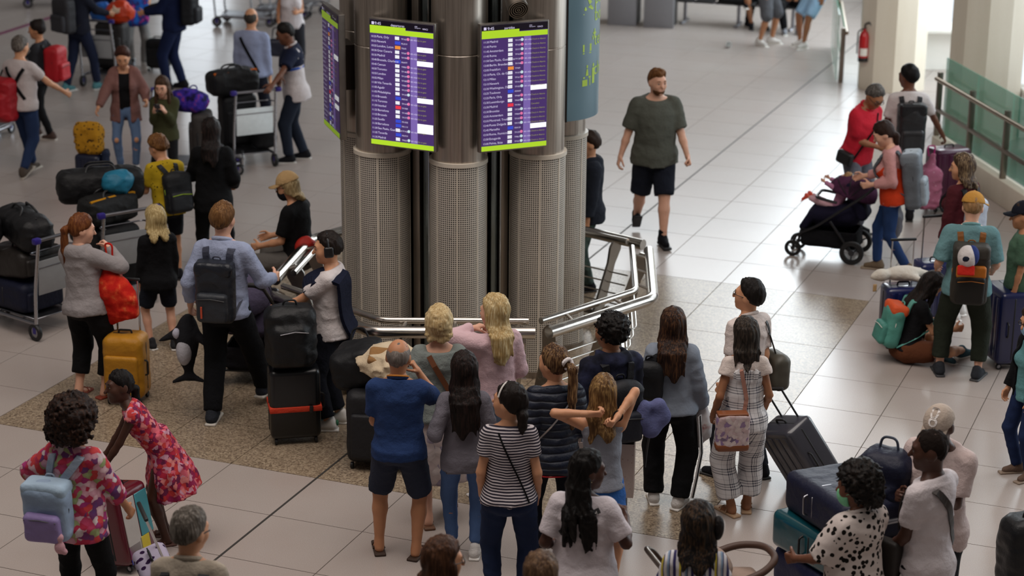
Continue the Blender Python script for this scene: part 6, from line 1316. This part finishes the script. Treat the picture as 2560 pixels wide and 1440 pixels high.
# far seats and legs at the top
p_gs = person('person in grey shorts and white trainers standing at the top edge', foot=(1912, 112), h=1.80, yaw=120, sk='tan', tops=[TEE(cloth('#4a4f58'))], bottom=SH(cloth('#5a5b60'), len=1.02, inf=.04), shoes=SNK, hair=SH_(), fL=(-.12, .06, 0, -20), fR=(.12, -.04, 0, 20))
p_js = person('person in pale denim shorts and white trainers leaning by the glass rail', foot=(2030, 118), h=1.76, yaw=-120, sk='olive', tops=[TEE(cloth('#7a8a9c'))], bottom=SH(denim('#8fb0cc'), len=.95, inf=.03), shoes=SNK, hair=SH_(), push=(.05, .1), fL=(-.1, .30, 0, -10), fR=(.1, .22, 0, 10), drop=.05)
for px, lab, tr, legs_, cr in (((1842, 66), 'seated person in black with crossed legs at the top edge', TR(BLK, inf=.02), dict(kind='sneaker', mat=cloth('#1a1a1e'), sole=plastic('#d8d4cc', .6)), 1), ((1885, 70), 'seated person in black shorts and dark shoes at the top edge', SH(cloth('#14151a'), len=.98, inf=.03), DSH, 0), ((1968, 84), 'seated person in black trousers and grey trainers at the top edge', TR(BLK, inf=.02), dict(kind='sneaker', mat=cloth('#8a8c92'), sole=plastic('#d8d4cc', .6)), 0)):
    person(lab, foot=px, h=1.72, yaw=172, sk='olive', drop=.42, tops=[TEE(cloth('#26262c'))], bottom=tr, shoes=legs_, hair=SH_(), push=(0, .35), fL=(-.12, .45, 0, -8), fR=(-.05, .55, .36, 10) if cr else (.12, .42, 0, 8), aL=(-.1, .32, .62), aR=(.1, .3, .62))
# ------------------------------------------------------------------ luggage, carts and the rest
def V_(x, y, z=0.0): return Vector((x, y, z))
# cart A with the bright panel
hA = at(640, 228, 1.01); ya = -28; cA = V_(hA.x, hA.y) + V_(math.sin(rad(ya)), math.cos(rad(ya))) * .53
trolley('luggage cart with a bright white panel pushed by the man in navy and white', cA, ya, panel=plastic('#dfe9ec', .2))
RA = RZ(rad(-ya)); suitcase('black upright suitcase standing on the cart with the bright panel', cA + RA @ V_(-.02, .1, .2), RA, .46, .28, .66, nylon('#121316'), soft=True, ribs=0, wheels=False)
duffel('black duffel bag with an orange stripe on the cart with the bright panel', cA + RA @ V_(-.08, .08, .87), RA @ RZ(rad(8)), .66, .16, nylon('#141416'), stripe=cloth('#c8651c'))
duffel('black holdall beside the man in navy and white on his cart', cA + RA @ V_(.24, -.06, .2), RA @ RZ(rad(80)), .5, .15, nylon('#191a1d'), seed=6)
# cart D with the galaxy print bag
cD = at(500, 436); trolley('luggage cart with a purple galaxy backpack beside the woman in black', cD, 82); RD = RZ(rad(-82))
suitcase('dark grey suitcase on the cart with the galaxy backpack', cD + RD @ V_(0, .05, .2), RD, .44, .26, .6, nylon('#3a3634'), soft=True, ribs=0, wheels=False)
soft_bag('backpack', 'purple and blue galaxy print backpack lying on top of a cart', 'backpack', cD + RD @ V_(0, -.1, .82), RD @ RZ(rad(60)), [ell((0, 0, .12), (.25, .17, .14)), rb((0, 0, .1), (.22, .15, .1), .08)], blotch('#120d2e', '#3a2a9a', 9, .4, .58, '#8a3a6a'), handles=[[(-.06, .1, .2), (-.04, .14, .27), (.04, .14, .27), (.06, .1, .2)]], hmat=PURPLE)
# cart B at the left edge
cB = at(78, 812); yB = -52; trolley('luggage cart piled with dark bags at the left edge', cB, yB); RB = RZ(rad(-yB))
suitcase('navy soft case at the bottom of the left edge cart', cB + RB @ V_(0, .08, .2), RB, .5, .62, .3, nylon('#10142a'), soft=True, ribs=0, wheels=False)
suitcase('grey black suitcase lying in the middle of the left edge cart', cB + RB @ V_(.02, .12, .51), RB @ RX(rad(-7)), .52, .74, .26, nylon('#26221f', .45), soft=True, ribs=0, wheels=False)
duffel('large black holdall on top of the left edge cart', cB + RB @ V_(.05, .05, .80), RB @ RZ(rad(70)), .80, .17, nylon('#131315', .5), seed=4)
duffel('small black bag squeezed beside the large holdall', cB + RB @ V_(-.2, .3, .8), RB @ RZ(rad(40)), .5, .12, nylon('#1a1a1c', .5), seed=9)
# cart C in the left middle
cC = at(276, 740); yC = -36; trolley('luggage cart piled with black bags and a teal bag', cC, yC); RC = RZ(rad(-yC))
suitcase('black suitcase lying at the bottom of the cart with the teal bag', cC + RC @ V_(0, .08, .2), RC, .5, .7, .3, nylon('#161618'), soft=True, ribs=0, wheels=False)
suitcase('black suitcase in the middle of the cart with the teal bag', cC + RC @ V_(.02, .1, .51), RC @ RZ(rad(5)), .48, .66, .26, nylon('#101012'), soft=True, ribs=0, wheels=False)
duffel('black holdall with a yellow panel on the cart with the teal bag', cC + RC @ V_(.0, -.05, .79), RC @ RZ(rad(15)), .62, .15, nylon('#141414'), stripe=cloth('#b07a12'), seed=5)
duffel('long black rucksack lying across the top of the cart with the teal bag', cC + RC @ V_(.05, .2, .95), RC @ RZ(rad(-20)), .85, .17, nylon('#121214'), seed=7)
soft_bag('drawstring_bag', 'teal drawstring bag on the pile beside the boy in yellow', 'bag', cC + RC @ V_(.12, -.05, 1.08), RC, [ell((0, 0, .1), (.17, .12, .13))], nylon('#1c6a86', .5), seed=12, wr=.012)
soft_bag('drawstring_bag', 'bright blue bag on the pile beside the boy in yellow', 'bag', cC + RC @ V_(.30, .15, 1.02), RC, [ell((0, 0, .1), (.12, .1, .12))], nylon('#1c3a9a', .5), seed=13, wr=.012)
# cart E with the bright bags
cE = at(280, 205); trolley('luggage cart carrying a blue and an orange bag near the top left corner', cE, 182 - 172 + 4); RE = RZ(rad(-14))
suitcase('dark suitcase on the cart with the blue and orange bags', cE + RE @ V_(0, .1, .2), RE, .46, .3, .68, nylon('#2c2a2a'), soft=True, ribs=0, wheels=False)
soft_bag('shopping_bag', 'bright blue plastic bag on the top left cart', 'bag', cE + RE @ V_(-.14, .08, .9), RE, [ell((0, 0, .12), (.19, .16, .15))], nylon('#1f5aa8', .4), seed=14, wr=.014)
soft_bag('shopping_bag', 'orange red plastic bag on the top left cart', 'bag', cE + RE @ V_(.16, .04, .9), RE, [ell((0, 0, .14), (.22, .17, .17))], nylon('#c23a14', .4), seed=15, wr=.014, extra=[('sticker', [ell((0, -.165, .2), (.07, .01, .05))], plastic('#e0c8b0', .5))])
soft_bag('backpack', 'blue, purple and pink backpack held by the woman in beige', 'backpack', p_t3.w(np.array((.02, .36, .78)) * p_t3.s), RZ(rad(30)), [rb((0, 0, .2), (.19, .13, .24), .09)], blotch('#1a5ab0', '#2a1d5a', 7, .42, .56, '#c03a8a'), seed=16, handles=[[(-.05, 0, .42), (-.03, 0, .50), (.03, 0, .50), (.05, 0, .42)]])
suitcase('small black cabin case below the purple and blue backpack', at(398, 178), up(0, 10), .36, .22, .5, nylon('#131416'), soft=True, ribs=0)
for k, (px, y_) in enumerate(((612, 62), (700, 44), (745, 30))): trolley(('empty luggage cart parked behind the bald man', 'empty luggage cart parked behind the woman in white', 'farthest empty luggage cart beside the pillar')[k], at(px, y_), 100)
cF = at(130, 12); trolley('luggage cart cut off by the top edge', cF, 80); duffel('dark holdall on the cart at the top edge', cF + V_(0, 0, .2), RZ(rad(20)), .7, .18, nylon('#1c1a20'), seed=17)
cG = at(-38, 350); trolley('luggage cart cut off by the left edge', cG, 20)
soft_bag('backpack', 'large red backpack hanging beside the person in the white tee', 'backpack', p_wt.w(np.array((-.17, -.24, .78)) * p_wt.s), RZ(rad(-22)), [rb((0, 0, .22), (.2, .13, .27), .08), rb((.0, -.14, .16), (.15, .06, .15), .05)], nylon('#98141e', .5), seed=18, handles=[[(-.1, .12, .4), (-.05, .16, .56), (.05, .16, .56), (.1, .12, .4)]], hmat=BLKP)
# cases in the left middle
cN = at(232, 498); suitcase('slim navy suitcase carrying a leopard print bag', cN, up(0, 16), .32, .24, .56, plastic('#151a2e', .35), handle=.0, ribs=3)
soft_bag('tote_bag', 'brown and yellow leopard print tote on the slim navy suitcase', 'tote bag', cN + V_(0, 0, .565), RZ(rad(-16)), [rb((0, 0, .16), (.17, .10, .17), .07), cap((-.1, 0, .3), (.1, 0, .32), .06, .04)], spots('#a8781c', '#2a1a14', 24, .34), seed=19, wr=.012)
soft_bag('jacket', 'dark jacket hanging from the slim navy suitcase', 'jacket', cN + V_(.19, -.04, .1), RZ(0), [rb((0, 0, .25), (.035, .09, .26), .03)], cloth('#1c2438'), seed=20, wr=.01)
suitcase('mustard yellow cabin suitcase with a long pulled out handle', at(322, 1000), up(0, 8), .36, .30, .62, nylon('#a8741a', .5), handle=.46, soft=True, ribs=0, group=None)
cK = at(738, 1098); sRK = up(0, -12)
suitcase('black hard suitcase with a red orange luggage strap beside the headphones man', cK, sRK, .42, .27, .66, plastic('#111214', .3, .5), handle=.40, ribs=0, strap=cloth('#c8402a'))
bpk = soft_bag('backpack', 'bulky black backpack standing on the suitcase with the red strap', 'backpack', cK + sRK @ V_(-.02, -.05, .69), sRK, [rb((0, 0, .25), (.21, .14, .26), .1), rb((-.02, -.14, .2), (.15, .05, .17), .05)], nylon('#131416', .5), seed=21, handles=[[(-.06, .0, .48), (-.05, 0, .55), (.05, 0, .55), (.06, 0, .48)]])
MB().tube([(-.1, -.20, .32), (.02, -.205, .34), (.13, -.19, .32)], .004, 6).build('zip', GREYM, bpk)
# cart and coats by the rail
cR = V_(-1.0, 15.45); RR = RZ(rad(-8))
suitcase('large dark grey case loaded with coats in front of the rail', cR, RR, .60, .44, .66, nylon('#1d1d20'), soft=True, ribs=0)
soft_bag('backpack', 'black rucksack lying under the cream jacket by the rail', 'backpack', cR + RR @ V_(-.22, .12, .66), RR @ RY(rad(-14)), [rb((0, 0, .14), (.2, .24, .16), .1)], nylon('#101114'), seed=22, handles=[[(-.08, .2, .26), (-.05, .24, .36), (.05, .24, .36), (.08, .2, .26)]])
soft_bag('jacket', 'cream jacket with a tan panel heaped on the dark case', 'jacket', cR + RR @ V_(.10, -.02, .80), RR, [ell((-.05, 0, .08), (.27, .24, .12)), rb((.06, -.08, .02), (.2, .16, .06), .05)], cloth('#c4b296', .9, .08), seed=23, wr=.016, extra=[('tan_panel', [rb((-.08, -.10, .155), (.14, .09, .03), .02, RX(rad(22)))], cloth('#8f6a42')), ('collar', [cap((.1, -.12, .17), (.24, .06, .14), .04)], cloth('#d0c8bc'))])
soft_bag('jeans', 'folded blue jeans lying on the cream jacket', 'jeans', cR + RR @ V_(.30, -.06, .82), RR @ RZ(rad(25)), [rb((0, 0, .06), (.12, .16, .06), .05)], denim('#4a5f78'), seed=24, wr=.01)
suitcase('navy cabin suitcase on wheels beside the man in the navy polo', at(925, 1096), up(0, 10), .36, .24, .58, nylon('#0f1322'), soft=True, ribs=0, handle=.1)
soft_bag('bottle_bag', 'pale teal water bottle pouch beside the headphones man', 'pouch', at(806, 1060), RZ(0), [rb((0, 0, .13), (.07, .06, .14), .04)], nylon('#3a6a72'), seed=25)
soft_bag('waist_bag', 'small red bag on the rail behind the cap wearer', 'bag', at(764, 636, .72), RZ(rad(20)), [ell((0, 0, .08), (.1, .07, .1))], nylon('#a8241a'), seed=26)
# what the people hold
J = p_hood.J; rbg = soft_bag('shopping_bag', 'bright red drawstring bag with orange blots over the arm of the grey hoodie', 'bag', p_hood.w(p_hood.tor(.22, .12, .05)), RZ(rad(-26)), [ell((0, 0, 0), (.23, .11, .2)), cap((0, 0, .1), (-.02, 0, .3), .13, .03), rb((.02, 0, -.08), (.21, .07, .14), .06, RY(rad(-18)))], blotch('#b3180f', '#c8321c', 13, .45, .6, '#d8683c'), seed=27, wr=.01, handles=[[(-.02, 0, .28), (-.05, 0, .48), (.03, 0, .48), (.02, 0, .28)]])
pl = soft_bag('plush_whale', 'black and white plush whale hanging from the hand of the boy in blue', 'plush toy', p_boy.w(p_boy.tor(-.34, .02, -.30)), RZ(rad(-10)) @ RX(rad(-10)), [ell((0, 0, 0), (.10, .13, .22)), cap((0, 0, -.15), (.02, .02, -.32), .07, .03), cap((.02, .02, -.32), (-.12, .02, -.38), .035, .015), cap((.02, .02, -.32), (.15, .02, -.36), .035, .015), cap((.08, -.02, .05), (.24, -.06, -.06), .045, .015), cap((-.08, -.02, .05), (-.22, -.06, -.02), .045, .015)], cloth('#1c1c20'), seed=28, wr=.003, k=.03, extra=[('eye_patch', [ell((-.06, -.105, .06), (.035, .03, .05))], cloth('#b8b6c4')), ('belly', [ell((0, -.06, -.08), (.07, .085, .14))], cloth('#b0aeb4'))])
stroller('dark lilac stroller beside the boy in the pale blue shirt', at(640, 938), 6, cloth('#3c3648'), cloth('#4a4458'), cloth('#17161a'), cloth('#3c3648'))
sbg = soft_bag('shoulder_bag', 'olive grey leather shoulder bag on the man with glasses', 'bag', p_glass.w(p_glass.tor(.27, -.10, .02)), RZ(rad(20)), [rb((0, 0, 0), (.07, .14, .14), .05), cap((0, -.06, .1), (0, .06, .1), .05)], plastic('#4a463c', .5), seed=29, wr=.004)
for a_ in (-1,): body_strap(p_glass, sbg, [(.10, .50, -1), (.16, .36, -1), (.25, -.12, .14, 0)], .025, plastic('#1a1816', .5), 'strap', .006).matrix_parent_inverse = sbg.matrix_world.inverted() @ p_glass.M
cbg = soft_bag('crossbody_bag', 'pale floral crossbody bag with tan leather base on the plaid dungarees', 'bag', p_plaid.w(p_plaid.tor(-.12, -.20, -.06)), RZ(rad(6)), [rb((0, 0, 0), (.125, .055, .14), .025)], floral(('#c9b0b0', '#d0bcbc', '#8a6f9a', '#c4aaaa', '#6a5a78', '#d8c8c4'), 30), seed=30, wr=.003, extra=[('base', [rb((0, 0, -.12), (.128, .058, .035), .025)], plastic('#7a4322', .5)), ('top_trim', [rb((0, 0, .135), (.122, .05, .012), .01)], plastic('#7a4322', .5))])
body_strap(p_plaid, cbg, [(-.06, .49, -1), (.0, .2, -1), (-.02, .06, -1)], .03, plastic('#a87868', .6), 'strap', .006).matrix_parent_inverse = cbg.matrix_world.inverted() @ p_plaid.M
for sd in (-1, 1): body_strap(p_plaid, p_plaid.obj, [(sd * .07, .36, -1), (sd * .085, .48, -1)], .035, plaid('#d5d2d2', '#20243a', .115), 'dungaree_strap', .006)
soft_bag('carrier_bag', 'white carrier bag with a red print in the hand of the denim jacket', 'bag', p_denim.w(p_denim.tor(.26, .10, -.24)), RZ(0), [ell((0, 0, 0), (.09, .06, .13)), cap((0, 0, .1), (0, 0, .22), .05, .02)], blotch('#c8c4c6', '#d8d4d4', 9, .4, .6, '#b03a34'), seed=31, wr=.012)
tb = empty('paper_bag', at(1492, 1225, .42)); tag(tb, 'cream patterned paper shopping bag carried by the girl tying her hair', 'bag'); tb.rotation_euler = (0, 0, rad(-6))
KR = spots('#b8a8a0', '#a08a82', 30, .2); m = MB()
for sx, sy, wx, wy in ((0, -.09, .54, .006), (0, .09, .54, .006), (-.27, 0, .006, .18), (.27, 0, .006, .18)): MB().box((sx, sy, .2), (wx, wy, .42)).build('panel', KR, tb, smooth=False)
MB().box((0, 0, -.005), (.54, .18, .008)).build('bag_base', KR, tb, smooth=False)
for sy in (-1, 1): MB().tube(bend([(-.1, sy * .09, .40), (-.1, sy * .08, .58), (.1, sy * .08, .58), (.1, sy * .09, .40)], .05), .006, 6).build('handle', cloth('#8a7468'), tb)
# dark suitcase towed by the man with glasses
case_between('gunmetal hard suitcase tilted on its wheels behind the man with glasses', at(2058, 1226), at(1910, 984, .80), 52, .44, .28, .66, plastic('#3a3a42', .28, .6, .3), ribs=4, grip='black')
# right front stack
cS = V_(2.26, 12.62); yS = 155; RS = RZ(rad(-yS)); trolley('luggage cart under the stack of blue and teal suitcases', cS, yS + 180)
suitcase('navy suitcase at the bottom of the stack on the right front cart', cS + RS @ V_(-.02, .02, .2), RS, .66, .92, .30, nylon('#14183a', .5), soft=True, ribs=0, wheels=False)
suitcase('glossy teal hard suitcase in the middle of the stack', cS + RS @ V_(.02, -.02, .51), RS @ RZ(rad(6)), .58, .82, .27, plastic('#0d4650', .22, .6, .4), ribs=5, wheels=False)
suitcase('large navy soft suitcase on top of the stack', cS + RS @ V_(.0, .03, .79), RS @ RZ(rad(-4)) @ RX(rad(4)), .58, .82, .29, nylon('#171a30', .5), soft=True, ribs=0, wheels=False, trim=GREYM)
soft_bag('backpack', 'navy backpack with grey straps leaning on the stack of suitcases', 'backpack', V_(2.5, 12.5, .82), RZ(rad(-30)) @ RX(rad(8)), [rb((0, 0, .28), (.18, .14, .28), .1), rb((-.02, -.13, .2), (.14, .05, .16), .05)], nylon('#12162c', .5), seed=33, handles=[[(-.07, .02, .52), (-.05, .04, .64), (.05, .04, .64), (.07, .02, .52)], [(.1, .12, .5), (.2, .2, .5), (.22, .2, .3), (.12, .14, .08)]], hmat=nylon('#3a4250'))
soft_bag('tag_ribbon', 'bright red luggage tag on the navy backpack', 'tag', V_(2.62, 12.2, .95), RZ(0), [ell((0, 0, 0), (.05, .02, .04))], nylon('#d8301c', .4), seed=34, h=.008)
# pram at the bottom
pr = empty('pram', V_(1.26, 11.8), rad(-74)); tag(pr, 'beige pram with a brown leather bumper bar at the bottom edge', 'pram')
BEI = cloth('#9a8578', .9, .08); BRN = plastic('#4a3226', .55)
sob('seat_shell', [([ell((0, .05, .62), (.24, .36, .2))], .02, lambda X, Y, Z: Z - .74 + Y * .1)], .014, BEI, pr, sub=[ell((0, .05, .74), (.2, .31, .18))[0]])
sob('hood', [([ell((0, -.06, .84), (.21, .2, .15))], .02, lambda X, Y, Z: .80 - Z)], .013, BEI, pr, noise=wrinkle(4, .004))
sob('footmuff', [([rb((0, .18, .70), (.19, .2, .04), .04, RX(rad(-8)))], .02, None)], .013, BEI, pr, noise=wrinkle(3, .004))
MB().tube(bend([(-.22, .06, .80), (-.22, .28, .86), (-.1, .42, .89), (.1, .42, .89), (.22, .28, .86), (.22, .06, .80)], .14, 7), .024, 12).build('bumper_bar', BRN, pr)
MB().tube(bend([(-.25, -.1, .6), (-.27, -.28, .86), (-.2, -.36, .92), (.2, -.36, .92), (.27, -.28, .86), (.25, -.1, .6)], .1, 6), .018, 10).build('push_bar', metal('#8a8078', .3), pr)
for sx in (-1, 1):
    wheel('rear_wheel', (sx * .27, -.3, .14), .14, .045, pr, spokes=3); wheel('front_wheel', (sx * .2, .4, .10), .10, .04, pr, spokes=3); MB().tube([(sx * .27, -.3, .14), (sx * .24, 0, .6)], .016, 8).tube([(sx * .2, .4, .1), (sx * .24, 0, .6)], .016, 8).build('leg', GREYM, pr)
# children's cases at the left front
kc = V_(-2.72, 13.5); kR = up(0, -64, 10); ks = suitcase('children\'s suitcase in dark red with bright colour blocks in front of the girl', kc, kR, .36, .24, .60, plastic('#5a1020', .25, .6, .3), ribs=0)
for c_, x0, x1, z0, z1 in (('#b8b4b0', -.15, .0, .12, .54), ('#3a8a96', .01, .15, .22, .54), ('#c9b428', -.02, .09, .10, .22), ('#26308a', -.15, .15, .06, .10), ('#8a1a6a', -.15, -.02, .1, .2)):
    for sd in (-1, 1): MB().rbox(((x0 + x1) / 2, sd * .121, (z0 + z1) / 2), (x1 - x0, .008, z1 - z0), .003, None, 1).build('colour_block', plastic(c_, .3, .5, .3), ks)
case_between('purple patterned suitcase towed by the woman in the floral blouse', V_(-2.3, 12.75), p_flor.w(p_flor.J['WR']) + V_(.03, 0, -.05), 70, .36, .24, .50, spots('#a8a0b4', '#2a1038', 16, .36), ribs=0)
# the stroller on the right with its bags
cT = at(2080, 640); stR = stroller('black and plum stroller pushed by the woman in pink and orange', cT, -70, cloth('#17152a'), blotch('#2a1526', '#4e2844', 5), cloth('#101014'), cloth('#17152a'))
stR.scale = (.9, .9, .9); tg = RZ(rad(70)); p_baby.obj.location = cT + tg @ V_(0, -.02, .42)
soft_bag('backpack', 'grey backpack hanging from the handle of the plum stroller', 'backpack', cT + tg @ V_(-.06, -.60, .30), tg, [ell((0, 0, .22), (.19, .12, .27)), rb((0, -.06, .14), (.15, .07, .14), .06)], nylon('#4c4950', .6), seed=36, handles=[[(-.05, .05, .46), (-.04, .05, .62), (.04, .05, .62), (.05, .05, .46)]])
# right hand cases
cP = at(2372, 372, .72); cP.z = 0; suitcase('large purple hard suitcase held by the young man in white', cP, up(0, -20), .46, .30, .74, plastic('#4a1238', .28, .6, .3), ribs=4)
soft_bag('tote_bag', 'pink polka dot bag hanging beside the purple suitcase', 'tote bag', V_(cP.x - .28, cP.y - .35, .10), RZ(rad(20)), [rb((0, 0, .24), (.15, .11, .25), .09), cap((0, 0, .45), (.04, 0, .62), .07, .03)], spots('#b06a84', '#d0a8b4', 20, .2), seed=37, wr=.012, handles=[[(-.02, 0, .62), (-.05, 0, .74), (.06, 0, .74), (.04, 0, .62)]], hmat=nylon('#b82a7a'))
BLU = plastic('#161d4a', .28, .6, .3)
cb1 = at(2248, 862); suitcase('blue hard suitcase with a white plush seal lying on top', cb1, up(0, -8), .38, .26, .60, BLU, handle=.42, ribs=5)
cb2 = at(2328, 800); suitcase('blue hard suitcase just behind the one carrying the plush seal', cb2, up(0, -14), .40, .27, .62, BLU, handle=.42, ribs=5)
cb3 = at(2500, 905); suitcase('tall blue hard suitcase between the teal shirt and the navy cap', cb3, up(0, 80), .46, .28, .74, BLU, ribs=5)
sob_ = soft_bag('plush_seal', 'white plush seal lying on the blue suitcase', 'plush toy', cb1 + V_(-.04, -.02, .66), RZ(rad(12)), [ell((.02, 0, .06), (.19, .085, .07)), ell((-.2, -.02, .06), (.075, .065, .06)), ell((-.27, -.025, .05), (.035, .03, .028)), cap((.05, -.06, .05), (.22, -.13, .0), .04, .02), cap((.08, .06, .07), (.24, .10, .05), .04, .02), cap((.18, .02, .05), (.3, .03, .03), .04, .025)], cloth('#c9c2b6', .95, .06), seed=38, wr=.002, k=.03, extra=[('nose', [ell((-.305, -.03, .06), (.012, .012, .01))], BLKP), ('eye', [ell((-.25, -.075, .085), (.01, .008, .01))], BLKP), ('paper_tag', [rb((-.27, -.06, -.05), (.022, .004, .04), .004)], cloth('#b8966a'))])
soft_bag('backpack', 'black backpack cut off by the bottom right corner', 'backpack', at(2560, 1462), RZ(rad(20)), [rb((0, 0, .26), (.2, .15, .28), .1)], nylon('#141416', .4), seed=39, handles=[[(-.06, 0, .5), (-.05, 0, .58), (.05, 0, .58), (.06, 0, .5)]])
cu = empty('paper_cup', at(1820, 118)); tag(cu, 'small crumpled white cup lying on the far floor', 'cup'); MB().lathe([(.03, 0), (.042, .1), (.044, .1), (.04, .0)], (0, 0, .03), RX(rad(70)), 14).build('cup_wall', plastic('#e0e4e4', .4), cu); MB().lathe([(0, .0), (.031, .0), (.031, .004), (0, .004)], (0, 0, .03), RX(rad(70)), 14).build('cup_base', plastic('#e0e4e4', .4), cu)
# waiting seats
bA, bB = at(1690, 62), at(2005, 84); d = bB - bA; bn = empty('seat_bench', bA + V_(0, .25), math.atan2(d.y, d.x)); tag(bn, 'row of black waiting seats under the back wall', 'bench')
L_ = d.length; MB().rbox((L_ / 2, .1, .36), (L_, .06, .05), .01, None, 2).build('beam', GREYM, bn); n_ = 6
for k in range(n_):
    x = L_ * (k + .5) / n_; MB().rbox((x, .05, .42), (L_ / n_ - .05, .46, .04), .02, RX(rad(4)), 2).build('seat', plastic('#1a1a1c', .4), bn); MB().rbox((x, .30, .70), (L_ / n_ - .05, .04, .46), .02, RX(rad(-10)), 2).build('backrest', plastic('#1a1a1c', .4), bn)
for x in (.15, L_ * .5, L_ - .15): MB().tube([(x, .1, .36), (x, .1, .02)], .03, 8).rbox((x, .1, .015), (.06, .5, .03), .01, None, 1).build('leg', GREYM, bn)
